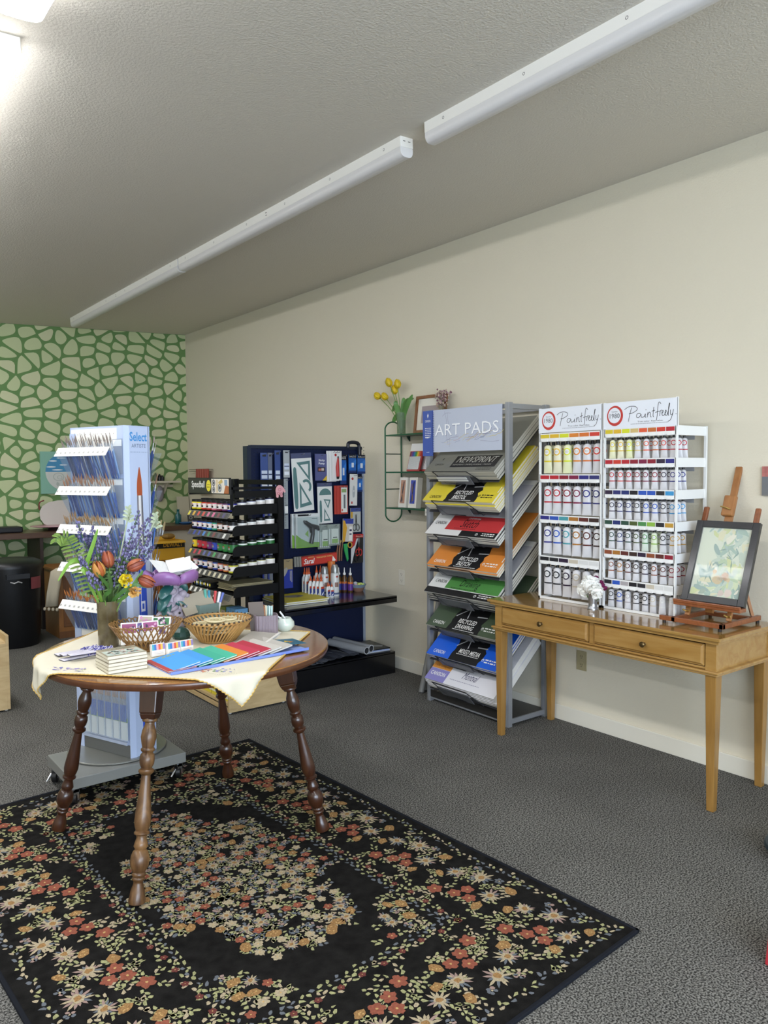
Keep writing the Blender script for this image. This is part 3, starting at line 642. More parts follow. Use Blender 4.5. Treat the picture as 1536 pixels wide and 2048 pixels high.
for (x, y, r, h) in ((0,.115,.026,'#c9b07a'),(.035,.128,.018,'#b98c5a'),(-.018,.15,.010,'#caa766'),(.012,.118,.012,'#e4dcc2'),(.05,.118,.012,'#d3b57c'),(.06,.06,.02,'#d8c2b2'),(.03,.05,.016,'#c9b4a4'),(-.06,.05,.016,'#8ba38a')):
    mb.use(M(h, .7)).poly(smoothpts(blob(x, y, r, 8, .35), True, 1), .0079)
mb.build('watercolour', pic)
MB(glassmat('#ffffff', .88, .01)).box(x0, x1, y0, y1, .010, .012).build('picture_glass', pic)

pr = T('small_canvas', 'small red and grey canvas on the wall cut off by the right edge', 'picture'); frame(pr, (XW-.001, 1.70, 1.355), (0,-1,0), (0,0,1))
MB(M('#8d8b88', .8, var=.3, vscale=30, h2='#6f7479')).box(-.045,.16,0,.088,0,.014).use(M('#b56f68', .8, var=.2, vscale=40)).box(-.045,.16,.088,.135,0,.014).build('painted_canvas', pr)

# white flower posy in pewter cup on the desk
cup = T('pewter_cup', 'small pewter cup vase holding white and plum flowers on the desk', 'vase', (3.235, 2.43, DZ))
MB(M('#a6a7aa', .28, .9)).lathe([(.026,0),(.027,.004),(.022,.010),(.021,.03),(.023,.072),(.0255,.078),(.0235,.078),(.021,.03),(.018,.012)], 24).build('cup_body', cup, smooth=60)
random.seed(50)
def stem(mb, a, b_, r=.0018): mb.tube([a, tuple((x+y)/2+random.uniform(-.006,.006) for x, y in zip(a, b_)), b_], r, 6)
def carnation(c, r, h, name, label, cat, group, base):
    t = T(name, label, cat, base, 0, group); c = Vector(c)-Vector(base); mb = MB(M(h, .7, spec=.2)); n = int(150 if r > .03 else 30)
    for k in range(n):
        v = Vector((random.gauss(0,1), random.gauss(0,1), random.gauss(.35,1))).normalized(); u = v.cross(Vector((random.random(),random.random(),random.random()))).normalized(); w_ = v.cross(u); R0 = r*random.uniform(.55,1); s_ = r*.38
        P = [c+v*R0*.4, c+v*R0*.85+u*s_*.8, c+v*R0*1.05+u*s_*.45+w_*s_*.3, c+v*R0+w_*s_*.1, c+v*R0*1.07-u*s_*.4+w_*s_*.25, c+v*R0*.85-u*s_*.8]
        mb.add([tuple(p) for p in P], [(0,1,2,3),(0,3,4,5)])
    mb.ell(tuple(c), r*.78, r*.78, r*.78, 14, 9); mb.flat = 1; mb.build('petals', t); mb = MB(M('#5f7f45', .6)); stem(mb, (0,0,.02), tuple(c)); mb.build('stem', t); return t
for (x, y, z, r, hh, nm) in ((.0,.012,.122,.056,'#f2f1ec','first'),(-.014,-.034,.100,.044,'#efeee8','second'),(-.004,.055,.092,.038,'#f1f0ea','third')):
    carnation((3.235+x, 2.43+y, DZ+z), r, hh, 'white_flower', 'ruffled white flower in the pewter cup, %s' % {'first':'largest and topmost','second':'on its right side','third':'on its left side'}[nm], 'flower', 'white flowers in the pewter cup', (3.235, 2.43, DZ))
for k, (x, y, z) in enumerate(((.0,.065,.125),(.01,.045,.145),(.0,.02,.158),(.01,-.005,.160),(.0,-.05,.128),(.0,-.065,.115),(.01,-.035,.140),(.0,.075,.108))):
    carnation((3.235+x+.012, 2.43+y, DZ+z), .015, '#6b1f4a', 'plum_flower', 'small plum flower around the white flowers in the pewter cup', 'flower', 'plum flowers in the pewter cup', (3.235, 2.43, DZ))
# ================================================================ ART PAD RACK
alu = M('#9b9da1', .4, .45); dark_tray = M('#4a4b50', .35, .6); lip_m = glassmat('#8f9095', .5, .15)
RX, RY = 3.245, 3.36
rack = T('art_pad_rack', 'tall silver metal rack with eight sloping trays of art pads', 'display rack', (RX, RY, 0))
YR_, YL_ = 3.02-RY, 3.70-RY
for x, y, n in ((0,YR_,0),(0,YL_,0),(.315,YR_,0),(.315,YL_,0)):
    mb = MB(alu); mb.box(x-.014, x+.018, y-.015, y+.015, 0, 1.865); mb.box(x-.016, x-.014, y-.006, y+.006, 0, 1.865); mb.build('post', rack, bevel=.002)
for z in (1.845, .03):
    mb = MB(alu)
    for y in (YR_, YL_): mb.box(0, .315, y-.011, y+.011, z-.014, z+.014)
    mb.box(.305, .325, YR_, YL_, z-.012, z+.012); mb.box(-.008, .006, YR_, YL_, z-.012, z+.012)
    mb.build('cross_rail', rack)
MB(M('#3c3a38', .4, .5)).box(-.01, .32, YR_, YL_, .03, .045).box(-.012,-.008,YR_,YL_,.03,.075).build('base_shelf', rack)
sg = T('art_pads_sign', 'pale art pads sign with blue strip and sketch at the top of the silver rack', 'sign'); frame(sg, (RX-.020, 3.725, 1.597), (0,-1,0), (0,0,1))
SW, SH = .672, .262
MB(M('#bcc2d2', .5)).box(0, SW, 0, SH, -.003, 0).build('board', sg)
mb = MB(M('#3f57a5', .45)).box(-.012, .085, -.022, .262, 0, .0035); st_ = mb.build('blue_strip', sg)
mb = MB(M('#22242c', .4))
for k in range(24): mb.tube([(.088+.006*cos(a), -.012+k*.0112, .004+.006*sin(a)) for a in [2*pi*q/8 for q in range(9)]], .0011, 4)
mb.build('spiral_binding', sg)
text('CANSON', st_, (.012, .19, .062, .205), WHITE, z=.004); mb = flatmb(WHITE); mb.poly([(.037,.215),(.045,.23),(.040,.246),(.032,.232)], .004)
for k in range(6): greek(mb, .010, .068, .150-k*.011, .005, .004)
greek(mb, .015, .05, .09, .007, .004); greek(mb, .025, .05, .0, .004, .004); mb.build('small_print', st_)
text('ART PADS', sg, (.105, .098, .650, .168), M('#8088a8', .5), z=.0008); text('ART PADS', sg, (.103, .101, .648, .171), M('#f2f3f6', .5), z=.0016)
random.seed(60); mb = flatmb(M('#8d87a4', .6)); 
for k in range(26):
    x, y = random.uniform(.13,.58), 0; y = .045+.11*(x-.13)+random.uniform(-.02,.02); mb.use(M(random.choice(('#8d87a4','#c9bd83','#b99aa0','#7f8aa8','#d4ca8e')), .6)); P = [(x+i*.022, y+i*.006+random.uniform(-.009,.009)) for i in range(random.randint(3,6))]; mb.stroke(smoothpts(P), random.uniform(.001,.003), .0004+k*.000004)
for P in ([(.19,.25),(.21,.19),(.20,.13),(.22,.05)],[(.17,.22),(.20,.24),(.25,.235)],[(.215,.24),(.225,.16),(.235,.03)],[(.55,.10),(.63,.13),(.67,.11)],[(.50,.06),(.6,.05),(.65,.055)]): mb.use(M('#77728e', .6)).stroke(smoothpts(P), .0014, .0006)
mb.build('sketch', sg)
SLOPE = R(42); PD = Vector((cos(SLOPE), 0, sin(SLOPE))); PWd, PL = .600, .49; PT = .0135
wire = M('#3a3b3f', .3, .8)
TR_Z = [1.418-.1875*k for k in range(8)]
def pad(k, j, label, cover, group, pages='#d9d4c6'):
    t = T('art_pad', label, 'art pad', group=group)
    n_ = Vector((-sin(SLOPE), 0, cos(SLOPE))); o_ = Vector((3.195, 3.645+random.uniform(-.006,.006), TR_Z[k]))+n_*(.006+j*PT)+PD*random.uniform(0,.012)
    frame(t, o_, (0,-1,0), PD)
    MB(M(pages, .8)).box(0, PWd, 0, PL, .001, PT-.0015).build('pages', t)
    c_ = MB(M(cover, .35, coat=.3)).box(0, PWd, 0, PL, PT-.0015, PT-.0002).build('cover', t)
    return t, c_, PT
def lines(mb, x0, x1, y, h, z, n=1, dy=.01):
    for i in range(n): greek(mb, x0, x1, y-i*dy, h, z)
def scratch(mb, mat, u0, u1, v0, v1, z):
    P = []; n = 12; mb.use(mat)
    for i in range(n+1): P.append((u0+random.uniform(-.014,.014), v0+(v1-v0)*i/n))
    for i in range(n, -1, -1): P.append((u1+random.uniform(-.014,.014), v0+(v1-v0)*i/n))
    for i in range(n): mb.poly([P[i], P[2*n+1-i], P[2*n-i], P[i+1]], z)
def pencils(mb, z):
    mb.use(M('#b9b9b9', .5)).stroke([(.27,.165),(.20,.105)], .007, z).stroke([(.285,.17),(.30,.10)], .007, z).stroke([(.37,.125),(.45,.13)], .008, z)
def icon(mb, mat, x, y, z): mb.use(mat).ring(x, y, .008, .0105, z, 8).rect(x-.005,x+.005,y-.001,y+.001,z).rect(x-.005,x+.005,y+.004,y+.006,z)
random.seed(61)
spec = [('gray newsprint', '#77776f', '#b9b5a8'), ('yellow recycled bristol', '#e3cf3f', '#dcd7c4'), ('red and white universal sketch', '#e2e1df', '#d5d2c8'), ('orange recycled sketch', '#e08a3c', '#dcd7c4'),
        ('green and white drawing', '#e0e0dc', '#d0cdc2'), ('dark green recycled drawing', '#4b5a45', '#d8d3c2'), ('bright blue mixed media', '#1f62dc', '#dedcd6'), ('white and lilac watercolour', '#e7e5ea', '#e6e3dc')]
for k, (nm, cv, pg) in enumerate(spec):
    nst = (5, 6, 4, 3, 5, 3, 3, 6)[k]
    for j in range(nst-1):
        pad(k, j, 'lower pad under the top %s pad in the silver rack' % nm, {2:'#26262a',4:'#26262a'}.get(k, cv), 'lower pads in the %s tray' % WORDS[k], pg)
    t, c_, zt = pad(k, nst-1, 'top %s pad in the %s tray of the silver rack' % (nm, WORDS[k]), cv, 'top pads in the silver rack', pg)
    mb = flatmb(); z = zt+.0002; z2 = zt+.0006; W_ = WHITE; K_ = M('#1a1a1c', .4)
    if k == 0:
        mb.use(M('#1d1d1f', .4)).rect(.20, .575, .040, .140, z); mb.rect(.30,.46,.20,.225,z); mb.use(M('#3a3a36', .5)).poly([(.09,.10),(.097,.115),(.093,.127),(.086,.115)], z2)
        text('CANSON', c_, (.055,.058,.13,.073), M('#2c2c2a', .5), z=z2); text('NEWSPRINT', c_, (.225,.080,.555,.132), M('#b3b3ab', .5), z=z2, shear=.3); text('NEWSPRINT / PAPIER JOURNAL / PRENSA', c_, (.215,.052,.535,.068), M('#a3a39b', .5), z=z2, shear=.2)
        mb.use(M('#33332f', .5)); lines(mb, .44, .56, .028, .006, z2, 2, .012)
    elif k in (1, 3, 5, 6):
        scratch(mb, K_, .20, .445, 0, .30, z); pencils(mb, z2)
        ttl = {1:('RECYCLED','BRISTOL'),3:('RECYCLED','SKETCH'),5:('RECYCLED','DRAWING'),6:('MIXED MEDIA',)}[k]
        for q, s_ in enumerate(ttl): text(s_, c_, (.245+.004*q, .060-.040*q, (.395 if k != 6 else .42)-(.03*q if k != 5 else 0), .092-.040*q), W_, z=z2+.0001, shear=.2, bold=.010)
        text('CANSON', c_, (.045,.022,.145,.048), K_ if k == 1 else W_, z=z2, bold=.008)
        mb.use(W_); greek(mb, .235, .42, .008 if k != 6 else .050, .005, z2); mb.use(K_ if k == 1 else W_); lines(mb, .48, .57, .055, .010, z2, 2, .018); icon(mb, K_ if k == 1 else W_, .463, .052, z2)
        mb.use(W_).rect(.585,.592,.08,.13,z2)
    elif k == 2:
        mb.use(M('#c7c5cc', .5)).rect(0, .6, .17, .45, z); mb.use(M('#c23a3c', .4)).rect(.145, .6, .045, .165, z+.0001); mb.use(K_).rect(.30, .6, 0, .045, z)
        text('UNIVERSAL', c_, (.29,.14,.39,.153), W_, z=z2); text('Sketch', c_, (.26,.070,.40,.138), K_, z=z2, shear=.35); text('CANSON', c_, (.025,.085,.125,.110), K_, z=z2, bold=.01)
        mb.use(M('#6b2023', .5)); greek(mb, .22, .40, .058, .006, z2); mb.use(W_); lines(mb, .48, .58, .028, .008, z2, 2, .014); icon(mb, W_, .44, .022, z2)
        mb.use(M('#5c5a6c', .6)).stroke(smoothpts([(.16,.28),(.20,.20),(.19,.26),(.24,.19)]), .006, z2).stroke(smoothpts([(.28,.24),(.34,.19),(.42,.22),(.5,.20),(.49,.26)]), .004, z2)
    elif k == 4:
        mb.use(M('#b9b8bd', .5)).rect(0, .6, .17, .45, z); mb.use(M('#4f8a45', .4)).rect(.15, .6, .05, .165, z+.0001); mb.use(K_).rect(0, .6, 0, .045, z)
        text('Universal', c_, (.31,.135,.39,.150), K_, z=z2, shear=.3); text('Drawing', c_, (.26,.062,.42,.132), K_, z=z2, shear=.2); text('CANSON', c_, (.035,.085,.135,.110), K_, z=z2, bold=.01)
        mb.use(M('#27401f', .5)); greek(mb, .2, .42, .058, .006, z2); mb.use(W_); lines(mb, .46, .57, .030, .008, z2, 2, .014); icon(mb, W_, .435, .024, z2)
    else:
        mb.use(M('#d08c3c', .5)).rect(.0, .17, .09, .19, z+.0001); mb.use(M('#8c86c4', .5)).rect(0, .17, 0, .088, z+.0001); text('140lb (300gsm)', c_, (.015,.10,.15,.12), M('#6b3a12', .5), z=z2); text('CANSON', c_, (.02,.04,.15,.068), W_, z=z2, bold=.015)
        mb.use(M('#6b3a12', .5)).ring(.045,.155,.013,.016,z2,4); lines(mb, .08,.15,.165,.008,z2,2,.016); mb.use(M('#b3aed2', .5)).poly(blob(.42,.19,.035,9,.3,1.8,.9), z+.0001)
        text('Montval', c_, (.285,.065,.415,.115), M('#2e2c55', .5), z=z2, shear=.5); mb.use(M('#a9a6b8', .6)); greek(mb, .2, .45, .04, .006, z2)
    mb.build('cover_print', c_)
    # tray
    X = Matrix((Vector((0,-1,0)), PD, Vector((-sin(SLOPE),0,cos(SLOPE))))).transposed().to_4x4(); X.translation = Vector((3.195-RX, 3.645-RY, TR_Z[k]))
    th = .014+nst*PT
    mb = MB(dark_tray).tf(X).box(.0, .595, -.004, .50, -.004, 0).box(.10, .44, -.007, -.004, -.004, th*.45)
    mb.box(.0,.595,.49,.494,0,.03)
    tr = mb.build('tray', rack)
    mb = MB(lip_m).tf(X).box(.115, .395, -.012, -.008, -.018, .010+th*.5); mb.build('label_holder', tr)
    mb = MB(wire).tf(X).tube([(.10,-.010,th+.004),(.40,-.012,th+.004),(.475,-.006,-.008),(.49,.01,-.01)], .0028, 6).tube([(.10,-.010,th+.004),(.165,-.010,-.01),(.33,-.014,-.012)], .0028, 6)
    mb.tf(X @ Matrix.Translation((.26,-.013,-.002))).ring(0,0,.004,.006,0,10); mb.build('wire_lip', tr)
    if k == 0: MB(M('#d9d9d6', .3)).tf(X).box(.11,.37,-.016,-.012,.012,.022).box(.11,.37,-.016,-.012,.028,.042).build('price_rail', tr)
for i, (b0, b1) in enumerate((((3.305, 3.86, 0), (3.43, 3.765, .80)), ((3.355, 3.885, 0), (3.47, 3.79, .80)))):
    t = T('leaning_pole', ('silver metal pole leaning beside the art pad rack, the one nearer the camera', 'silver metal pole leaning beside the art pad rack, the one nearer the wall')[i], 'pole', b0, 0, 'leaning poles beside the art pad rack')
    d = Vector(b1)-Vector(b0); MB(M('#9a9a98', .35, .4)).tube([(0,0,.004), tuple(d)], .019, 14).build('shaft', t, smooth=60); MB(M('#3c3c3c', .5)).tube([(0,0,0), tuple(d*.01)], .0195, 14).build('end_cap', t)

# ================================================================ GREEN WALL SHELF
grn = M('#1f5a3c', .4, .2); grd = M('#16382b', .4, .3)
ws = T('wall_shelf', 'dark green metal wall shelf with looped ends and three boards', 'shelf', (XW, 4.0, 1.475)); X0 = -.155
for yy in (.40, -.36):
    P = [];
    for k in range(13): a = pi*k/12; P.append((X0/2-.005-(X0/2)*-cos(a)*-1 if 0 else X0/2-.008+(abs(X0)/2-.002)*cos(a), yy, .30+.062*sin(a)))
    P = [(-.010, yy, -.30)]+[(-.010, yy, .30)]+P[1:-1]+[(X0-.004, yy, .30), (X0-.004, yy, -.30)]+[(X0/2-.008-(abs(X0)/2-.002)*cos(pi*k/12), yy, -.30-.062*sin(pi*k/12)) for k in range(1, 12)]+[(-.010, yy, -.30)]
    lp = MB(grn).tube(P, .0055, 8).build('side_loop', ws, smooth=70)
    mb = MB(grd)
    for z in (.13, -.125): mb.tube([(-.010, yy, z), (X0-.004, yy, z)], .004, 6)
    mb.build('rung', lp)
for z in (.265, .0, -.258):
    s_ = MB(grn).box(X0-.004, -.006, -.36, .40, z-.008, z+.002).build('shelf_board', ws, bevel=.002)
mb = MB(grd)
for z in (.265, -.258): mb.prism([(0,0),(0,0),(0,0)], 0, 0) if 0 else mb.add([(-.006,.30,z-.009),(-.035,.30,z-.009),(-.006,.30,z-.045),(-.006,.31,z-.009),(-.035,.31,z-.009),(-.006,.31,z-.045)], [(0,1,2),(3,5,4),(0,3,4,1),(1,4,5,2),(2,5,3,0)])
mb.build('bracket', ws)
SZ = (1.742, 1.477, 1.219)
MBt = MB(M('#eceadf', .6)).box(-.002,0,-.02,.02,-.035,.012); 
pt = T('price_tag', 'small white price tag hanging on the lowest green shelf', 'price tag', (XW+X0-.006, 3.94, 1.212)); MBt.build('card', pt); mb = MB(INK); text('2/$1', pt, (-.012,-.02,.012,-.004), INK, rot=Matrix(((0,0,-1),(-1,0,0),(0,1,0))).to_4x4(), z=.0026)
vs = T('glass_vase', 'clear glass vase of yellow tulips on the top green shelf', 'vase', (XW-.085, 4.305, SZ[0]+.002))
MB(glassmat('#e4ece0', .90)).lathe([(.030,0),(.031,.004),(.032,.10),(.036,.155),(.0345,.155),(.0305,.10),(.029,.008)], 24).build('glass', vs, smooth=60)
MB(glassmat('#d6e2cc', .86)).lathe([(.0285,.009),(.030,.10)], 20).build('water', vs, smooth=60)
tul = [(-.01,.235,.275),(.0,.165,.262),(-.03,.085,.345),(.0,.065,.292),(.0,.035,.330)]
yel = M('#e0c21e', .45, spec=.3); gst = M('#6f8f45', .5); lf = M('#5d8a48', .45)
def tulip(base, head, hgt, r, mats, name, label, group, tilt=None, seed=1, petal='petal'):
    t = T(name, label, 'flower', base, 0, group); h = Vector(head); h0 = Vector((0,0,.01)); mid = (h0+h)/2+Vector((h.x*-.12, h.y*-.12, .03))
    MB(gst).tube(smoothpts([tuple(h0), tuple(mid), tuple(h)], False, 2), .0026, 6).build('stem', t)
    d = (h-mid).normalized() if tilt is None else Vector(tilt).normalized(); u = d.orthogonal().normalized(); v = d.cross(u); random.seed(seed)
    for k in range(6):
        a = k*pi/3+(0 if k % 2 else .2); q = 1 if k % 2 else .88; rows = []
        for j, (f, w_, rr) in enumerate(((0,.35,.25),(.2,.98,.8),(.45,1.15,1.0),(.7,1.02,.9),(.9,.6,.62),(1.0,.1,.45))):
            for s_ in (-1, -.5, 0, .5, 1):
                b_ = a+s_*w_*.62; R0 = r*rr*q*(1-.06*s_*s_); rows.append(tuple(h+d*(hgt*f)+u*(R0*cos(b_))+v*(R0*sin(b_))))
        mb = MB(mats[k % len(mats)]).add(rows, [(j*5+i, j*5+i+1, j*5+6+i, j*5+5+i) for j in range(5) for i in range(4)]); mb.flat = 1; mb.build(petal, t, smooth='all', solid=.0008)
    return t
for i, (x, y, z) in enumerate(tul):
    tulip((XW-.085, 4.305, SZ[0]+.002), (x, y, z), .070, .027, [yel, M('#d3b21a', .45)], 'yellow_tulip', 'yellow tulip in the glass vase on the green shelf, %s' % ('the far left one', 'second from the left', 'the tallest one', 'lowest of the right hand three', 'the far right one')[i], 'yellow tulips in the glass vase', seed=i)
def leafblade(mb, pts, w_):
    P = [Vector(p) for p in smoothpts(pts, False, 2)]; n = len(P); v = []
    for i, p in enumerate(P):
        t = (P[min(i+1,n-1)]-P[max(i-1,0)]).normalized(); s_ = t.cross(Vector((-.6,-.8,.2))).normalized(); k = w_*sin(pi*min(.97, max(.06, i/(n-1))))**.7
        v += [tuple(p+s_*k), tuple(p+t.cross(s_)*k*.25), tuple(p-s_*k)]
    mb.add(v, [(3*i+j, 3*i+j+1, 3*i+4+j, 3*i+3+j) for i in range(n-1) for j in (0, 1)])
lv = T('tulip_leaves', 'long green tulip leaves arching out of the glass vase on the green shelf', 'leaves', (XW-.085, 4.305, SZ[0]+.002)); k = 0
for P in ([(0,0,.01),(0,.02,.16),(0,.06,.22),(0,.10,.17)],[(0,0,.01),(0,-.03,.15),(-.02,-.09,.20),(-.02,-.15,.27)],[(0,0,.01),(0,-.02,.17),(0,-.06,.24),(0,-.14,.245)],[(0,0,.01),(0,.03,.15),(0,.07,.12),(0,.10,.09)],[(0,0,.01),(-.02,.01,.16),(-.02,.04,.22),(-.02,.035,.24)],[(0,.0,.01),(0,-.02,.16),(-.01,-.04,.23),(0,-.03,.26)]):
    mb = MB(lf); leafblade(mb, P, .018); mb.flat = 1; mb.build('leaf', lv, smooth='all')
fp = T('framed_print', 'brown wooden framed print leaning on the wall on the green shelf', 'picture'); frame(fp, (XW-.055, 4.20, SZ[0]+.003), (0,-1,0), (.12,0,1)); fwm = M('#7a4a25', .4, kind='wood', h2='#8f5c31', vscale=30)
mb = MB(fwm)
for q in ((0,.022,0,.265),(.30,.322,0,.265),(.022,.30,0,.022),(.022,.30,.243,.265)): mb.box(q[0],q[1],q[2],q[3],-.004,.010)
mb.build('frame', fp, bevel=.002); mb = flatmb(M('#e5e1d5', .7)).rect(.022,.30,.022,.243,.0); mb.use(M('#a79a9a', .7)).rect(.065,.25,.07,.19,.0004).use(M('#b9a48f', .7)).poly([(.07,.075),(.24,.075),(.20,.12),(.12,.13)], .0008).use(M('#5d5364', .7)).poly([(.13,.09),(.18,.085),(.17,.15),(.15,.16)], .0012).use(M('#8b6b5c', .7)).poly([(.1,.1),(.13,.095),(.125,.14)], .0013); mb.build('print', fp)
# dried flowers behind the sign
dv = T('dried_flower_bunch', 'bunch of dried brown and mauve flowers on the green shelf behind the sign', 'dried flowers', (XW-.07, 3.90, SZ[0]+.002)); random.seed(70); mb = MB(M('#8a8262', .8)); heads = []
for k in range(22):
    a = random.random()*6.28; r = random.uniform(.01,.085); p = (min(.05, r*cos(a)*.5), r*sin(a)*.8-.01, .175+random.uniform(0,.09)); mb.tube([(0,0,.0), (p[0]*.3,p[1]*.3,.1), p], .0012, 4); heads.append(p)
mb.build('dry_stem', dv); cl = [M(h, .9) for h in ('#8b6a72','#a58a8c','#b79f8e','#7c5560','#c4ae9e')]
mb = MB(*cl)
for p in heads:
    for q in range(7): mb.k = random.randrange(5); mb.ell((min(.06,p[0]+random.gauss(0,.009)), p[1]+random.gauss(0,.011), p[2]+random.gauss(0,.011)), .006, .006, .007, 5, 3)
mb.build('dry_blossoms', dv)
MB(M('#6d5f4c', .6)).lathe([(.025,0),(.03,.02),(.028,.09),(.022,.11)], 16).build('jar', dv, smooth=60)
def upbox(name, label, cat, y, x, z, w_, h_, d_, col, lean=.12, group=None):
    t = T(name, label, cat, group=group); frame(t, (x, y, z), (0,-1,0), (lean,0,1)); MB(M(col, .5)).box(0,w_,0,h_,-d_,0).build('box', t); return t
pc = ['#c23a2c','#d8622c','#e0932c','#e6c32f','#8fb53a','#3f8f47','#2f8f8a','#2f6fb8','#3a4ea0','#6a3f8f','#8a3a6a','#6b3a2a']
for i, (y, x) in enumerate(((4.19, XW-.135), (4.135, XW-.11))):
    t = upbox('pencil_tin', ('open tin of coloured pencils in front of another on the green shelf', 'open tin of coloured pencils half hidden behind the front tin on the green shelf')[i], 'pencil set', y, x, SZ[1]+.003, .135, .175, .014, '#a83a38', .28, 'pencil tins on the green shelf')
    mb = MB(M('#c9ccd0', .3, .7)); 
    for k in range(12): mb.box(.008+k*.0100, .0155+k*.0100, .012, .105, 0, .004)
    mb.build('silver_barrels', t); mb = MB()
    for k in range(12): mb.use(M(pc[(11-k) % 12], .5)).box(.008+k*.0100, .0155+k*.0100, .105, .14, 0, .004)
    mb.build('coloured_ends', t); MB(M('#e8e8e6', .5)).box(0,.135,.145,.20,-.012,.001).build('backing_card', t)
for i, (y, c1, c2) in enumerate(((4.285, '#b98f7a', 'copper'), (4.175, '#3f4fae', 'blue'))):
    t = upbox('pen_box', 'white box with a window showing %s pens on the lowest green shelf' % c2, 'pen set', y, XW-.135, SZ[2]+.003, .085, .215, .045, '#e2dfd6', .10, 'pen boxes on the green shelf')
    MB(M(c1, .5)).box(.014,.066,.03,.195,0,.001).build('window_card', t); mb = MB(M('#2b2b33', .4)); mb.tube([(.03,.04,.004),(.045,.12,.004),(.052,.185,.004)], .0025, 6).use(M('#a87a4a', .4)).tube([(.05,.05,.004),(.036,.12,.004),(.03,.17,.004)], .0025, 6).use(M('#6d6d7a', .4)).tube([(.042,.035,.004),(.042,.15,.004)], .002, 6); mb.build('pen', t)
t = T('wire_pot', 'dark pot of black drawing pens on the lowest green shelf', 'pot', (XW-.10, 3.955, SZ[2]+.003)); MB(M('#6b6f6c', .4, .5)).lathe([(.030,0),(.034,.07),(.033,.07),(.028,.004)], 20).build('cup', t, smooth=60)
random.seed(71); mb = MB(M('#2a2b2d', .4), M('#8f9296', .4, .5))
for k in range(12): a = random.random()*6.28; mb.k = k % 3 == 0; mb.tube([(.018*cos(a),.018*sin(a),.01),(.034*cos(a),.036*sin(a),.115+random.uniform(0,.02))], .0035, 6)
mb.build('pen', t)
t = T('marker_bundle', 'bundle of grey and white markers on the middle green shelf beside the sign', 'markers', (XW-.10, 3.83, SZ[1]+.003)); mb = MB(M('#d3d3d0', .4), M('#4a4a4c', .4))
for k in range(10): mb.k = 0; x_, y_ = -.03+.018*(k % 4), -.03+.02*(k//4)+random.uniform(-.003,.003); mb.tube([(x_,y_,0),(x_+.01,y_+random.uniform(-.01,.01),.12)], .006, 8); mb.k = 1; mb.tube([(x_+.008,y_,.10),(x_+.012,y_,.155)], .0062, 8)
mb.build('marker', t)
t = T('ink_bottle', 'small dark bottle on the lowest green shelf behind the rack post', 'bottle', (XW-.08, 3.79, SZ[2]+.003)); MB(M('#a63a2c', .4)).lathe([(.022,0),(.022,.05)], 16).build('bottle_body', t); MB(BLACK).lathe([(.020,.05),(.021,.10)], 16).build('cap', t)

# ================================================================ BLUE PEGBOARD GONDOLA
GY = 4.76; navy = M('#0a1739', .45, spec=.3); gblk = M('#0c0d11', .22, coat=.5)
gd = T('pegboard_gondola', 'dark blue pegboard display unit with a black shelf and black base', 'display unit', (3.0, GY, 0)); GX0, GX1 = 2.535-3, 3.485-3
MB(navy).box(GX0, GX1, 0, .02, .14, 1.655).build('back_panel', gd)
mb = flatmb(M('#050a1c', .8))
for i in range(38):
    for j in range(42): x = GX0+.03+i*.0254; z = .66+j*.0245; mb.add([(x-.003,-.0006,z-.003),(x+.003,-.0006,z-.003),(x+.003,-.0006,z+.003),(x-.003,-.0006,z+.003)], [(0,1,2,3)])
mb.build('peg_holes', gd)
mb = MB(M('#0b1a30', .4)).box(GX0, GX1, -.008, .03, 1.645, 1.668).box(GX0-.03, GX0, -.01, .05, .0, 1.66); mb.build('top_rail', gd)
MB(M('#aab4c8', .35, .3)).box(GX1, GX1+.022, -.004, .03, .0, 1.60).build('upright', gd)
sf = MB(gblk).box(2.50-3, 3.425-3, 4.262-GY, -.001, .572, .592).box(2.50-3, 3.425-3, 4.262-GY, 4.27-GY, .545, .585).build('shelf', gd, bevel=.003)
mb = MB(gblk).box(2.55-3, 3.49-3, 4.37-GY, 4.385-GY, .0, .15).box(2.55-3, 3.49-3, 4.37-GY, 0, .145, .16).box(3.475-3, 3.49-3, 4.385-GY, 0, 0, .15); mb.build('base_deck', gd)
hookm = M('#b9bcc2', .25, .9); bh = T('bent_bracket', 'rounded black bracket at the top right corner of the blue pegboard', 'bracket', (3.0, GY, 0)); mb = MB(M('#0e1424', .35)); mb.tube(smoothpts([(3.345-3,-.02,1.66),(3.345-3,-.02,1.70),(3.44-3,-.02,1.70),(3.45-3,-.02,1.66),(3.45-3,-.02,1.57)], False, 2), .014, 10); mb.build('bar', bh, smooth=60)
def gx(x): return x*1.017
def gz(z): return 1.48+(z-1.48)*1.017
def hang(name, label, cat, x0, x1, z0, z1, col, n=1, tilt=0, th=.006, group=None, hook=True, dep=.0, rough=.35):
    """a package hanging in front of the pegboard; local X right, Y up, Z towards the aisle, origin at its bottom centre"""
    x0, x1, z0, z1 = gx(x0), gx(x1), gz(z0), gz(z1); t = T(name, label, cat, group=group); frame(t, ((x0+x1)/2, GY-.045-dep, z0), (cos(tilt),0,sin(tilt)), (-sin(tilt),0,cos(tilt)))
    W_, H_ = x1-x0, z1-z0; b_ = MB(M(col, rough)).box(-W_/2, W_/2, 0, H_, -th, 0).build('backing_card', t)
    if hook:
        mb = MB(hookm).tube([(0,H_-.012,-.045),(0,H_-.012,.035),(0,H_-.004,.045)], .0022, 6); mb.build('peg_hook', t)
    return t, W_, H_
def fl_(t, name, items, z=.001):
    mb = flatmb()
    for it in items: mb.use(M(it[0], .5)); mb.poly(it[1], z+(it[2] if len(it) > 2 else 0)) 
    return mb.build(name, t)
def rc(x0, x1, y0, y1): return [(x0,y0),(x1,y0),(x1,y1),(x0,y1)]
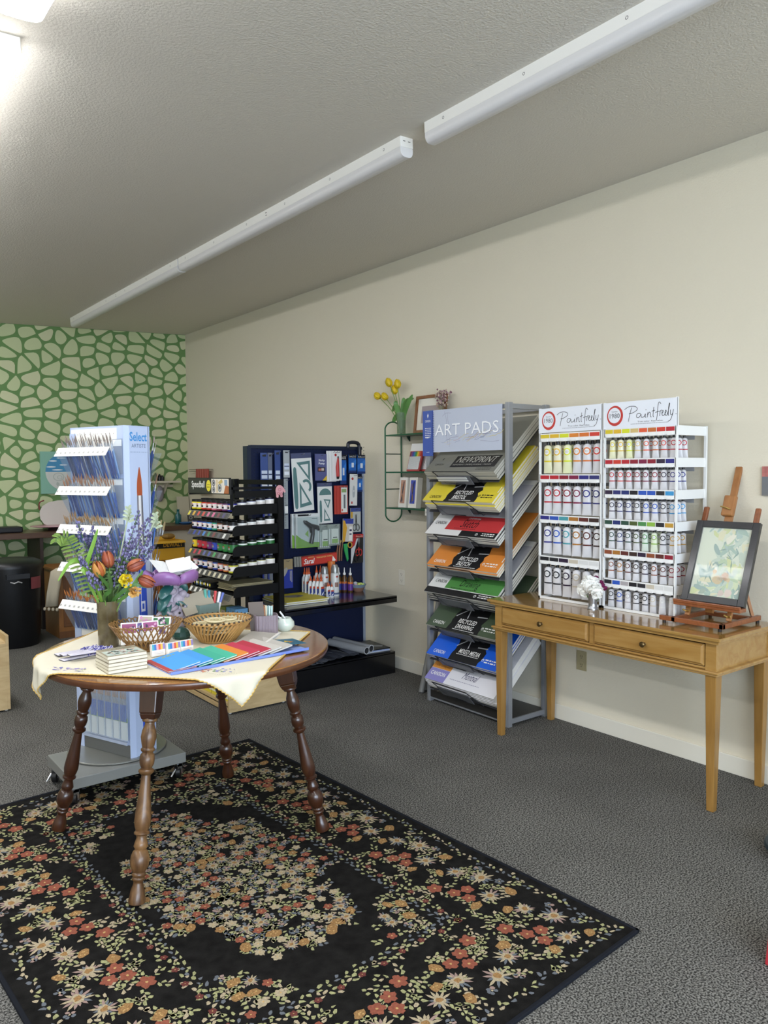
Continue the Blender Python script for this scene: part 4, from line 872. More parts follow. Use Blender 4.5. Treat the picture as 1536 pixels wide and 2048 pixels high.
for nm, x0, x1, z0, z1, col, lb in (('a',2.547,2.602,1.36,1.611,'#3b4f86','blue sleeved ruler pack, leftmost on the top row of the pegboard'),('b',2.604,2.636,1.36,1.612,'#5d6478','narrow grey ruler pack, second from the left on the top row of the pegboard'),('c',2.657,2.700,1.34,1.629,'#33477f','blue ruler pack, third from the left on the top row of the pegboard'),('d',2.726,2.774,1.441,1.63,'#a9adb0','silver steel ruler pack next to the large stencil set')):
    t, W_, H_ = hang('ruler_pack', lb, 'ruler', x0, x1, z0, z1, col, group='ruler packs on the pegboard')
    fl_(t, 'label_print', [('#c3ccdc', rc(-W_*.4, W_*.4, H_*.30, H_*.52)), ('#1d2a55', rc(-W_*.4, W_*.4, H_*.40, H_*.43), .0004), ('#dfe3ea', rc(-W_*.4, W_*.4, H_*.1, H_*.22)), ('#22242a', rc(-W_*.25, W_*.25, H_*.9, H_*.95), .0003)])
t, W_, H_ = hang('long_ruler', 'long silver steel ruler hanging left of the large stencil set', 'ruler', 2.727, 2.757, 1.085, 1.435, '#9aa0a2', rough=.25); fl_(t, 'graduations', [('#e6e6e2', rc(-W_*.42,W_*.42,.11,.16)), ('#2c2c2c', rc(-W_*.4,W_*.4,.10,.106)), ('#2c2c2c', rc(-W_*.4,W_*.4,.165,.17))]+[('#4b5052', rc(-W_*.45,-W_*.1,.02+k*.012,.0225+k*.012), .0002) for k in range(26) if not 7 < k < 13])
for i, (x0, x1, z0, z1) in enumerate(((2.56,2.632,1.12,1.335),(2.556,2.63,.863,1.075),(2.55,2.628,.63,.80))):
    for j in (0, 1):
        t, W_, H_ = hang('ruler_set', 'blue and grey ruler set seen through the black ink rack, %s row, %s one' % (('upper','middle','lower')[i], ('left','right')[j]), 'ruler', x0+j*.042, x0+j*.042+.036, z0, z1, '#2e3f9e' if j == 0 else '#4653a0', group='ruler sets behind the ink rack')
        fl_(t, 'metal_edge', [('#83878f', rc(-W_*.2, W_*.45, 0, H_))]+[('#4f5560', rc(-W_*.15, W_*.1, .01+k*.015, .012+k*.015), .0002) for k in range(int(H_/.015)-1)])
teal = M('#5b7d7c', .3)
def stencil(t, W_, H_, big):
    mb = MB(M('#dcdcd8', .5)).box(-W_/2, W_/2, 0, H_*.91, 0, .001); mb.build('white_sheet', t)
    def tri(mb, P, w_):     # hollow triangle
        c = (sum(p[0] for p in P)/3, sum(p[1] for p in P)/3); Q = [(p[0]+(c[0]-p[0])*w_, p[1]+(c[1]-p[1])*w_) for p in P]
        for i in range(3): j = (i+1) % 3; mb.poly([P[i], P[j], Q[j], Q[i]], .0018)
    S = lambda x, y: (-W_/2+x*W_, y*H_)
    mb = flatmb(teal)
    if big:
        mb.poly(smoothpts([S(.04,.08),S(.14,.03),S(.24,.08),S(.24,.72),S(.14,.78),S(.04,.72)], True, 1), .0018); mb.build('ruler', t)
        mb = flatmb(teal); tri(mb, [S(.24,.84),S(.92,.86),S(.88,.50)], .42); mb.build('set_square', t)
        mb = flatmb(teal); tri(mb, [S(.30,.06),S(.92,.10),S(.34,.50)], .40); mb.build('set_square', t)
        mb = flatmb(teal); a = [pi*k/12-.9 for k in range(13)]; cx, cy = S(.66,.42); o_ = [(cx+.045*cos(q), cy+.052*sin(q)) for q in a]; i_ = [(cx+.027*cos(q), cy+.033*sin(q)) for q in a]
    else:
        mb.poly(smoothpts([S(.12,.05),S(.2,.03),S(.28,.05),S(.28,.55),S(.2,.58),S(.12,.55)], True, 1), .0018); mb.build('ruler', t)
        mb = flatmb(teal); tri(mb, [S(.40,.60),S(.88,.58),S(.70,.36)], .45); mb.build('set_square', t)
        mb = flatmb(teal); tri(mb, [S(.40,.06),S(.86,.06),S(.44,.38)], .42); mb.build('set_square', t)
        mb = flatmb(teal); a = [pi*k/12 for k in range(13)]; cx, cy = S(.53,.70); o_ = [(cx+.052*cos(q), cy+.048*sin(q)) for q in a]; i_ = [(cx+.001*cos(q), cy+.001*sin(q)) for q in a]
    for k in range(12): mb.poly([o_[k], o_[k+1], i_[k+1], i_[k]], .0018)
    mb.build('protractor', t)
t, W_, H_ = hang('stencil_set', 'large grey green geometry stencil set on a white sheet on the pegboard', 'stencil set', 2.80, 2.965, 1.205, 1.613, '#4b5170', tilt=.055, dep=.01); stencil(t, W_, H_, 1)
t, W_, H_ = hang('stencil_set', 'small grey green geometry stencil set with a half round protractor', 'stencil set', 3.004, 3.130, 1.108, 1.40, '#4b5170', tilt=.02); stencil(t, W_, H_, 0)
t, W_, H_ = hang('putty_pack', 'grey violet sticky putty pack on the top row of the pegboard', 'putty', 2.984, 3.083, 1.417, 1.608, '#565a86', dep=.0); fl_(t, 'print', [('#caa92e', [(W_*.1,0),(W_*.5,0),(W_*.5,H_*.2)]), ('#2f2a35', rc(-W_*.3,W_*.35,H_*.33,H_*.5)), ('#b86a5a', rc(-W_*.22,-W_*.02,H_*.37,H_*.45), .0003), ('#c9b7a8', rc(W_*.02,W_*.25,H_*.37,H_*.46), .0003)])
text('Sticky', t, (-W_*.2,H_*.70,W_*.32,H_*.80), M('#e6e6ea', .5), z=.0014, bold=.02); text('Putty', t, (-W_*.2,H_*.58,W_*.32,H_*.68), M('#e6e6ea', .5), z=.0014, bold=.02)
for j in (2, 1, 0):
    t, W_, H_ = hang('craft_knife_pack', 'white card with a red retractable knife on the pegboard, %s of the three' % ('front','middle','back')[j], 'craft knife', 3.083+j*.016, 3.165+j*.016, 1.408+.004*j, 1.630-.0*j, '#dedddb', dep=.012*j, group='craft knife packs')
    if j == 2:
        mb = MB(M('#b02a28', .35)).tube([(.0,.03,.012),(-.004,.10,.014),(.004,.165,.010)], [.012,.013,.006], 10).use(BLACK).tube([(0,.012,.010),(0,.03,.012)], [.009,.012], 10).tube([(.004,.16,.01),(.006,.178,.008)], [.007,.004], 8); mb.build('knife', t, smooth=50); mb = flatmb(M('#b02a28', .4)); mb.poly(blob(-.012,H_-.03,.010,12,.0), .001); mb.build('round_logo', t)
for nm, x0, x1, z0, z1 in (('first',3.204,3.254,1.389,1.603),('second',3.278,3.345,1.471,1.604),('third',3.357,3.428,1.463,1.604),('fourth',3.352,3.400,1.329,1.446)):
    t, W_, H_ = hang('blade_pack', 'blue knife blade pack with a dark header, %s' % {'first':'the tall one next to the red knife','second':'the shorter one left of the corner','third':'the one at the top right corner','fourth':'the one below the top right corner'}[nm], 'blades', x0, x1, z0, z1, '#1f5fae', group='blade packs'); fl_(t, 'print', [('#10131c', rc(-W_/2,W_/2,H_*.82,H_)), ('#12306b', rc(-W_/2,W_/2,0,H_*.12)), ('#2d77c9', [(-W_/2,H_*.2),(W_/2,H_*.5),(W_/2,H_*.75),(-W_/2,H_*.45)], .0003), ('#d5dbe2', rc(-W_*.15,W_*.15,H_*.3,H_*.55), .0006)]); text('X-ACTO' if nm != 'second' else 'X-ACTO', t, (-W_*.42,H_*.85,W_*.42,H_*.94), WHITE, z=.0014)
for j in (0, 1, 2):
    t, W_, H_ = hang('charcoal_pack', 'red edged pack with a white label on the pegboard, %s of the three' % ('back','middle','front')[j], 'drawing supplies', 3.146+j*.018, 3.216+j*.018, 1.17, 1.378, '#b5443a', dep=.01*j, group='red edged packs')
    if j == 2: fl_(t, 'label_print', [('#ddddd6', rc(-W_*.36,W_*.42,H_*.06,H_*.93)), ('#6d7072', rc(-W_*.05,W_*.18,H_*.2,H_*.68), .0003), ('#8aa36b', rc(-W_*.3,W_*.3,H_*.76,H_*.88), .0003), ('#c05a4c', rc(-W_*.3,-W_*.15,H_*.1,H_*.18), .0004)])
t, W_, H_ = hang('carving_tool_pack', 'white card with a metal tool and red round logo, right side of the pegboard', 'tool', 3.272, 3.340, 1.229, 1.461, '#dddcd8', tilt=-.035, dep=.012); fl_(t, 'print', [('#b83a34', blob(-.012,H_-.035,.010,12,0)), ('#a9adb0', smoothpts([(-.012,.06),(.014,.06),(.010,.15),(-.008,.15)], True, 2), .0003), ('#dddcd8', blob(.001,.11,.006,10,0), .0006), ('#b83a34', rc(-.02,-.008,.012,.03), .0003)])
def scissors(mb_handle, mb_blade, X, L_, hc, open_=.12):
    for s_ in (-1, 1):
        Y = X @ Matrix.Rotation(s_*open_, 4, 'Z'); mb_blade.tf(Y).prism([(-.006,0),(.005,0),(.003,L_*.5),(0,L_*.62),(-.004,L_*.5)], 0, .0016)
        P = [(s_*.012+.014*cos(a), -.036+.024*sin(a), .001) for a in [2*pi*k/14 for k in range(15)]]; mb_handle.tf(Y).tube(P, .0042, 6).tube([(0,.004,.001),(s_*.004,-.014,.001)], .005, 6)
t, W_, H_ = hang('scissor_pack', 'clear pack of grey handled scissors on the right side of the pegboard', 'scissors', 3.287, 3.378, 1.031, 1.209, '#b9bcb9', dep=.005); fl_(t, 'print', [('#3a4a8a', rc(-W_/2,W_/2,H_*.85,H_)), ('#c79a35', rc(-W_*.5,-W_*.3,H_*.6,H_*.85), .0003)])
h, b_ = MB(M('#5a5d5c', .4)), MB(STEEL); scissors(h, b_, Matrix.Translation((0,.07,.004)), .11, 0, .08); bo = b_.build('blade', t); h.build('handle', t)
for j in (1, 0):
    t, W_, H_ = hang('glue_gun_pack', 'white and green blister pack with a black hot glue gun%s' % (', the front one', ', rear one')[j], 'glue gun', 2.80-.014*j, 2.993-.014*j, .946, 1.186, '#d7d9d8', dep=.03-.03*j, th=.02, group='glue gun packs')
    fl_(t, 'print', [('#7fae3a', smoothpts([(-W_/2,0),(W_/2,0),(W_/2,H_*.14),(0,H_*.16),(-W_*.3,H_*.28),(-W_/2,H_*.40)], False, 0)), ('#15171a', rc(-W_*.42,W_*.05,H_*.93,H_*.985)), ('#7fae3a', [(-W_*.12,H_*.4),(W_*.02,H_*.52),(W_*.03,H_*.3)], .0003), ('#6b6e70', rc(W_*.18,W_*.42,H_*.84,H_*.86), .0003)])
    if j == 0:
        mb = MB(M('#17181b', .3)); mb.tube([(-W_*.22,H_*.80,.02),(-W_*.14,H_*.74,.02)], [.006,.014], 10).tube([(-W_*.16,H_*.76,.02),(W_*.05,H_*.64,.02),(W_*.38,H_*.58,.02)], [.014,.019,.016], 12).tube([(W_*.14,H_*.62,.02),(W_*.16,H_*.40,.02),(W_*.08,H_*.12,.02)], [.018,.014,.016], 12).tube([(W_*.36,H_*.58,.02),(W_*.42,H_*.50,.02)], [.014,.008], 10).tube([(W_*.02,H_*.58,.02),(W_*.06,H_*.45,.02),(W_*.13,H_*.42,.02)], .004, 6); mb.build('glue_gun', t, smooth=50)
    MB(glassmat('#f6f9f9', .95)).box(-W_*.44,W_*.46,.008,H_*.9,.001,.045).build('blister', t)
for j in (0, 1):
    t, W_, H_ = hang('glue_stick_bag', 'clear bag of white glue sticks with a green label, the %s one' % ('left','right')[j], 'glue sticks', 2.999+j*.072, 3.098+j*.078, .925+j*.02, 1.10, '#9aa19c', dep=.004+.012*j, group='glue stick bags')
    mb = MB(M('#dfe3df', .3)); 
    for k in range(5): mb.tube([(-W_*.34+k*W_*.17,.012,.006),(-W_*.34+k*W_*.17,.125,.006)], .0055, 8)
    mb.build('glue_stick', t, smooth=60); fl_(t, 'label_print', [('#dfe2dd', rc(-W_*.2,W_*.3,H_*.25,H_*.78)), ('#7fae3a', rc(-W_*.2,W_*.3,H_*.12,H_*.32), .0003), ('#1d1f20', rc(-W_*.12,W_*.24,H_*.36,H_*.41), .0004)], .013)
    MB(glassmat('#eef2f0', .86)).box(-W_/2, W_/2, 0, H_, 0, .014).build('bag', t)
t, W_, H_ = hang('craft_scissor_card', 'blue topped yellow card beside the green handled scissors', 'scissors', 3.204, 3.296, .965, 1.134, '#c9c2b8', dep=.015, tilt=-.05); fl_(t, 'print', [('#2f3f96', rc(-W_/2,W_/2,H_*.78,H_)), ('#d09a2c', [(-W_/2,0),(-W_*.28,0),(-W_*.1,H_*.6),(-W_*.34,H_*.92),(-W_/2,H_*.92)], .0003), ('#e6e2dc', rc(W_*.1,W_*.42,H_*.05,H_*.66), .0004), ('#3d3a55', rc(W_*.14,W_*.36,H_*.3,H_*.36), .0006), ('#3d3a55', rc(W_*.14,W_*.36,H_*.46,H_*.54), .0006)])
t = T('green_scissors', 'loose green handled scissors hanging below the yellow card', 'scissors'); frame(t, (gx(3.222), GY-.075, gz(.905)), (.97,0,.22), (-.22,0,.97)); mb = MB(M('#2f9a55', .35)); mb.prism([(-.008,-.085),(.006,-.07),(.016,.0),(.022,.045),(-.010,.05),(-.014,0)], -.003, .006).tube([(.045+.018*cos(a), .028+.020*sin(a), 0) for a in [2*pi*k/14 for k in range(15)]], .004, 6); mb.use(M('#b9953f', .4)).tube([(.045+.018*cos(a), .028+.020*sin(a), .001) for a in [2*pi*k/14 for k in range(15)]], .0046, 6); mb.build('handle', t)
for j in range(3):
    t = T('wooden_stylus', 'brown wooden handled tool hanging by the green scissors, %s' % ('left','middle','right')[j], 'tool', (gx(3.152+.016*j), GY-.06-.006*j, gz(.83)), 0, 'brown handled tools'); MB(M(('#7a4d2f','#8f5f3a','#6b4a33')[j], .5)).tube([(0,0,0),(.003,0,.07),(.014,0,.135)], [.006,.0065,.004], 8).build('handle', t, smooth=60); MB(M('#c19b3a', .4)).tube([(.014,0,.135),(.020,0,.15)], .0045, 8).build('tip', t)
t, W_, H_ = hang('red_scissor_pack', 'black and red pack with red handled scissors at the lower right of the pegboard', 'scissors', 3.282, 3.394, .80, 1.015, '#1b1c1f', dep=.008, tilt=-.02)
fl_(t, 'print', [('#b3262a', rc(-W_/2,W_/2,H_*.88,H_)), ('#c9cbcc', [(-W_*.5,0),(-W_*.42,0),(-W_*.1,H_*.6),(W_*.1,H_*.86),(-W_*.5,H_*.8)]), ('#b3262a', [(-W_*.5,H_*.5),(-W_*.2,H_*.62),(-W_*.05,H_*.86),(-W_*.5,H_*.88)], .0003)])
h, b_ = MB(M('#b7332f', .35)), MB(STEEL); scissors(h, b_, Matrix.Translation((.012,.115,.006)), .13, 0, .07); b_.build('blade', t); h.build('handle', t); text('FISKARS', t, (-W_*.1,H_*.90,W_*.45,H_*.95), M('#e8c9b0', .5), z=.0014)
mb = MB(M('#1b1c1f', .35)); mb.tf(Matrix.Translation((-.005,.045,.006))).tube([(.020*cos(a), .034*sin(a), 0) for a in [2*pi*k/16 for k in range(17)]], .006, 6); mb.build('black_handle', t)
for j in range(4):
    t = T('transfer_paper_box', 'red transfer paper box below the glue guns, the front one' if j == 3 else 'transfer paper box stacked behind the front red one, its end showing', 'transfer paper', group='transfer paper boxes'); frame(t, (gx(2.801+.014*j), GY-.02-.012*j-.030, gz(.812+.001*j)), (1,0,.045), (-.045,0,1)); Wb = .330-.0*j
    MB(M('#c23b30' if j == 3 else '#8f8d86', .4)).box(0, Wb-.014*j*.0-.045+.015*j if j < 3 else Wb-.03, 0, .072, -.012, .0).build('carton', t)
    if j == 3:
        fl_(t, 'print', [('#8f1f1c', rc(.0,.30,.0,.006)), ('#8f1f1c', rc(.0,.30,.066,.072)), ('#e8e4dc', [(.255,.006),(.29,.012),(.262,.05)], .0003)]); text('Saral', t, (.012,.014,.105,.052), WHITE, z=.0014, shear=.3, bold=.015); text('TRANSFER PAPER', t, (.12,.046,.26,.056), M('#ecd27c', .5), z=.0014); text('GRAPHITE', t, (.05,.056,.10,.064), M('#ecd27c', .5), z=.0014)
t, W_, H_ = hang('stencil_envelope', 'blue and kraft stencil pack with a pale heart on the pegboard', 'stencil', 2.684, 2.788, .668, .872, '#a3906c', dep=.0); fl_(t, 'print', [('#23369a', rc(-W_/2,W_/2,0,H_*.64)), ('#a8a49c', smoothpts([(-.03,H_*.50),(-.045,H_*.66),(-.03,H_*.74),(-.015,H_*.66),(.0,H_*.74),(.014,H_*.64),(-.006,H_*.48),(-.02,H_*.40)], True, 2), .0004), ('#a8a49c', rc(.028,.034,H_*.25,H_*.6), .0004), ('#a8a49c', rc(.04,.046,H_*.2,H_*.6), .0004)])
# goods on the black shelf
SZ2 = .592
def glue(x, y, h, r, label, big):
    t = T('glue_bottle', label, 'glue bottle', (x, y, SZ2), random.uniform(-.3,.3), 'white glue bottles on the black shelf')
    MB(M('#e4e4e2', .35)).lathe([(r*.9,0),(r,.004),(r,h*.55),(r*.92,h*.64),(r*.5,h*.72),(r*.5,h*.76)], 16, (0,0,0), 1, .62).build('bottle_body', t, smooth=50)
    MB(M('#cf5a2a', .4)).lathe([(r*.52,h*.76),(r*.52,h*.82),(r*.3,h*.84),(r*.12,h)], 12, (0,0,0), 1, .8).build('orange_cap', t, smooth=50)
    mb = flatmb(M('#2b3c86', .5)); X = Matrix.Translation((0,-r*.62-.0008,0)) @ Matrix.Rotation(pi/2, 4, 'X'); mb.tf(X).rect(-r*.75, r*.75, h*.10, h*.42, 0).use(M('#c2492c', .5)).rect(-r*.75, r*.75, h*.42, h*.52, 0).use(WHITE).poly([(-r*.6,h*.12),(r*.2,h*.16),(r*.6,h*.3),(-r*.2,h*.22)], .0004); mb.build('label', t); return t
random.seed(80)
for i, (x, y, h) in enumerate(((2.905,4.70,.20),(2.935,4.69,.20),(2.90,4.66,.205),(2.94,4.64,.0),(3.005,4.70,.205),(3.035,4.695,.205))):
    if h: glue(gx(x)-.03, y, h, .022, 'tall white glue bottle with orange cap, %s in the back row' % WORDS[i], 1)
for i, (x, y, h) in enumerate(((2.93,4.60,.155),(2.945,4.575,.155),(2.958,4.55,.155),(2.972,4.525,.155),(2.995,4.61,.16),(3.02,4.60,.16))): glue(x-.02, y, h, .021, 'white glue bottle with orange cap, %s in the middle group' % WORDS[i], 0)
for i, (x, y, h) in enumerate(((2.998,4.505,.105),(3.016,4.515,.105),(3.030,4.50,.10))): glue(x-.005, y, h, .0145, 'small white glue bottle beside the spray cans, %s from the left' % WORDS[i], 0)
for i, (x, y, h) in enumerate(((3.050,4.63,.205),(3.075,4.535,.225))):
    t = T('spray_can', ('silver topped spray can behind the front one on the black shelf', 'white spray can with a figure on its label, in front on the black shelf')[i], 'spray can', (x, y, SZ2), 0, 'spray cans on the black shelf')
    MB(M('#d5d5d1', .3)).lathe([(.029,0),(.030,.004),(.030,h*.70),(.026,h*.74)], 24).build('can_body', t, smooth=50); MB(M('#9a9b98', .3, .5)).lathe([(.027,h*.74),(.0265,h*.9),(.018,h)], 24).build('cap', t, smooth=50)
    mb = MB(M('#8f6d62', .5)); 
    for k, (hh, z0, z1, a0, a1) in enumerate((('#8f6d62',.3,.45,-2.2,-1.2),('#a6413a',.6,.66,-1.9,-1.3),('#4b5a7c',.06,.12,-2.6,-.6))):
        v = [(.0304*cos(a0+(a1-a0)*q/6), .0304*sin(a0+(a1-a0)*q/6), h*z) for z in (z0, z1) for q in range(7)]; mb.use(M(hh, .5)).add(v, [(q, q+1, q+8, q+7) for q in range(6)])
    mb.flat = 1; mb.build('label', t)
t = T('orange_glue_pot', 'orange topped paste container behind the white spray can', 'glue', (3.13, 4.66, SZ2)); MB(M('#d2732c', .4)).lathe([(.032,0),(.032,.14),(.028,.145),(.028,.235)], 20).build('container', t, smooth=50); MB(M('#3a5a9a', .5)).lathe([(.0325,.02),(.0325,.09)], 20, cap=False).build('label', t)
for i, (x, y) in enumerate(((3.215,4.69),(3.248,4.665),(3.270,4.62))):
    t = T('tacky_glue_bottle', 'brown glue bottle with a white spout, %s of the three on the black shelf' % ('left','middle','right')[i], 'glue bottle', (x, y, SZ2), 0, 'brown glue bottles with white spouts')
    MB(M('#5a3d1e', .25)).lathe([(.019,0),(.020,.003),(.020,.10),(.010,.118),(.010,.125)], 16).build('bottle_body', t, smooth=50); MB(WHITE).lathe([(.011,.125),(.011,.138),(.005,.142),(.002,.178)], 12).build('spout', t, smooth=50); MB(M(('#2f3f8c','#4a2f7c','#5b2f86')[i], .4)).lathe([(.0205,.012),(.0205,.06)], 16, cap=False).use(M('#c26a2c', .5)).lathe([(.0206,.06),(.0206,.075)], 16, cap=False).build('label', t)
t = T('clay_bowl', 'small striped bowl of pastel trinkets at the right of the black shelf', 'bowl', (3.335, 4.61, SZ2)); MB(M('#8f6a58', .5)).lathe([(.032,0),(.036,.004),(.048,.03)], 28, cap=False).use(M('#7d8fa0', .5)).lathe([(.048,.03),(.056,.045),(.060,.052),(.056,.052),(.045,.03),(.03,.01),(.001,.008)], 28, cap=False).build('bowl_body', t, smooth=60)
random.seed(81)
for k, (x, y, z, h) in enumerate(((-.025,0,.052,'#a99ac0'),(0,-.012,.058,'#c3d06a'),(.022,.0,.056,'#cdd86e'),(.03,-.015,.052,'#b9d07a'),(-.01,.018,.055,'#d8d8d4'),(-.03,-.012,.05,'#c9a9b4'),(.008,.02,.056,'#aebf5e'),(-.02,.01,.066,'#b9bcc4'))):
    o = MB(M(h, .5)).ell((0,0,0), .016, .014, .012, 10, 6).build('pastel_eraser'); o.location = (3.335+x, 4.61+y, SZ2+z-.006)
    tag(o, ('pastel %s eraser in the small striped bowl' % {'#a99ac0':'lilac','#c3d06a':'lime, front middle','#cdd86e':'lime, right','#b9d07a':'light green','#d8d8d4':'white','#c9a9b4':'pink','#aebf5e':'dull green','#b9bcc4':'grey, topmost'}[h]), 'eraser', 'erasers in the small bowl')
for j in range(2):
    t = T('sketch_book', 'yellow covered sketch book on the black shelf, %s of the two' % ('lower','upper')[j], 'book', (2.745+.012*j, 4.545, SZ2+.001+j*.012), R(-4+2*j), 'yellow sketch books'); MB(M('#d9d7cd', .7)).box(-.165,.165,-.165,.165,.001,.010).build('pages', t)
    c_ = MB(M('#e0d02a', .5)).box(-.167,.167,-.167,.167,.010,.0115).build('cover', t)
    if j: mb = flatmb(M('#8f8a80', .6)); mb.poly(smoothpts([(-.06,.02),(.0,-.03),(.08,.02),(.07,.08),(-.01,.09),(-.07,.07)], True, 2), .0119).use(M('#5f5b56', .6)).poly(smoothpts([(.0,.0),(.06,.02),(.04,.05)], True, 1), .0122).use(M('#7a7218', .6)).rect(-.03,.05,-.10,-.095,.0119); mb.build('cover_print', t)
# goods on the base deck
BD = .1605
for i in range(2):
    t = T('poster_tube', 'grey cardboard tube lying on the black base, %s' % ('the left one','the right one')[i], 'tube', (3.205+.062*i, 4.335+.03*i, BD+.052), 0, 'poster tubes on the black base'); d = Vector((-.075,.36,.012)); mb = MB(M('#9a9c9f', .45)); mb.tube([(0,0,0), tuple(d)], .027, 20, cap=False).use(M('#3a3b3e', .6)).tube([(0,0,0), tuple(d)], .022, 20, cap=False).use(M('#c4c5c7', .5)); Q = Matrix.Translation((0,0,0)) @ d.to_track_quat('Z','Y').to_matrix().to_4x4(); mb.tf(Q).ring(0,0,.022,.027,0,20).ring(0,0,.022,.027,d.length,20); mb.flat = 1; mb.build('tube_wall', t, smooth=60)  # dark bore colour stands in for the shade inside the tube
random.seed(82)
for i in range(7):
    t = T('vinyl_sheet', 'folded dark plastic sheet on the black base, %s from the left' % WORDS[i], 'sheet', (2.78+.075*i, 4.50, BD), R(random.uniform(-14,14)), 'dark plastic sheets on the black base'); h_ = .004+.004*i
    mb = MB(M(random.choice(('#34363d','#43464f','#2a2c33','#55585f')), .22, coat=.4)); P = [(-.11+.022*k, h_+.004*sin(k*1.7+i)+.004) for k in range(11)]; mb.add([(x, y, z) for y in (-.11, .20) for x, z in P], [(k, k+1, 12+k, 11+k) for k in range(10)]); mb.flat = 1; mb.build('film', t, smooth='all', solid=.0015)
for i, (x, y, z, rz, col, lb) in enumerate(((3.36,4.50,.0,-8,'#1a1b1f','black portfolio at the bottom of the pile by the wall'),(3.37,4.52,.008,-5,'#cfd3da','white folder in the pile by the wall'),(3.365,4.515,.016,-10,'#9fb0dc','pale blue folder in the pile by the wall'),(3.37,4.52,.024,-6,'#15161a','black portfolio on top of the pile by the wall'))):
    t = T('portfolio', lb, 'portfolio', (x, y, BD+z), R(rz), 'portfolios by the wall'); MB(M(col, .3)).box(-.10,.10,-.125,.17,0,.007).build('cover', t, bevel=.001)
t = T('paper_strip', 'grey paper strip lying across the portfolios', 'paper', (3.34, 4.54, BD+.0315), R(-40)); MB(M('#a5a7a8', .5)).box(-.15,.13,-.018,.018,0,.001).build('sheet', t)
# ================================================================ LOW BIRCH BOOKCASES
birch = M('#b79c70', .5, kind='wood', h2='#c9b083', vscale=(5, 5, 26))
def bookcase(x0, x1, y0, y1, h, label, openx=False, goods=()):
    t = T('low_bookcase', label, 'bookcase', ((x0+x1)/2, (y0+y1)/2, 0), 0, 'low birch bookcases'); a, b_ = (x1-x0)/2, (y1-y0)/2; mb = MB(birch)
    if openx:
        mb.box(-a, a, -b_, -b_+.018, .012, h).box(-a, a, b_-.018, b_, .012, h).box(a-.012, a, -b_+.018, b_-.018, .012, h-.018)
        mb.build('side_panel', t, bevel=.001)
        mb = MB(birch).box(-a, a, -b_+.018, b_-.018, h-.018, h); mb.build('top_panel', t)
        for z in (.045, .255): MB(birch).box(-a+.008, a-.012, -b_+.018, b_-.018, z, z+.018).build('shelf_board', t)
        MB(M('#6f6148', .6)).box(-a+.03, -a+.04, -b_+.018, b_-.018, .012, .045).build('kick_board', t); MB(birch).box(-a, -a+.014, -b_+.018, b_-.018, .012, .034).build('front_rail', t)
    else:
        MB(birch).box(a-.018, a, -b_, b_, .012, h).build('side_panel', t, bevel=.001); MB(birch).box(-a, -a+.018, -b_, b_, .012, h).build('side_panel', t, bevel=.001)
        MB(birch).box(-a+.018, a-.018, -b_, -b_+.012, .012, h-.05).build('back_panel', t); MB(birch).box(-a+.018, a-.018, -b_+.012, b_, h-.06, h-.042).build('shelf_board', t); MB(birch).box(-a+.018, a-.018, -b_+.012, b_, .05, .068).build('shelf_board', t)
    mb = MB(M('#d8d8d6', .5))
    for x in (-a+.02, a-.02):
        for y in (-b_+.03, b_-.03): mb.lathe([(.009,0),(.009,.012)], 10, (x,y,0))
    mb.build('glide_foot', t); return t
bookcase(2.085, 2.50, 4.235, 5.30, .48, 'low birch bookcase under the black ink rack, its side facing the camera', True)
bookcase(.20, 1.06, 5.182, 5.55, .478, 'low birch bookcase cut off by the left edge of the view')
random.seed(90)
for z0 in (.064, .274):
    for k in range(4):
        zz = z0+.001
        for j in range(6):
            t = T('paper_pad', '%s paper pad in the low birch bookcase under the ink rack' % ('yellow' if j % 2 == 0 else 'white'), 'paper pad', (2.225, 4.335+.137*k+random.uniform(-.003,.003), zz), 0, '%s pads in the low bookcase' % ('yellow' if j % 2 == 0 else 'white')); h_ = random.choice((.012,.018,.022))
            MB(M('#d9c63a' if j % 2 == 0 else '#e5e0d0', .6)).box(-.115,.14,-.064,.064,0,h_-.001).build('sheets', t); zz += h_

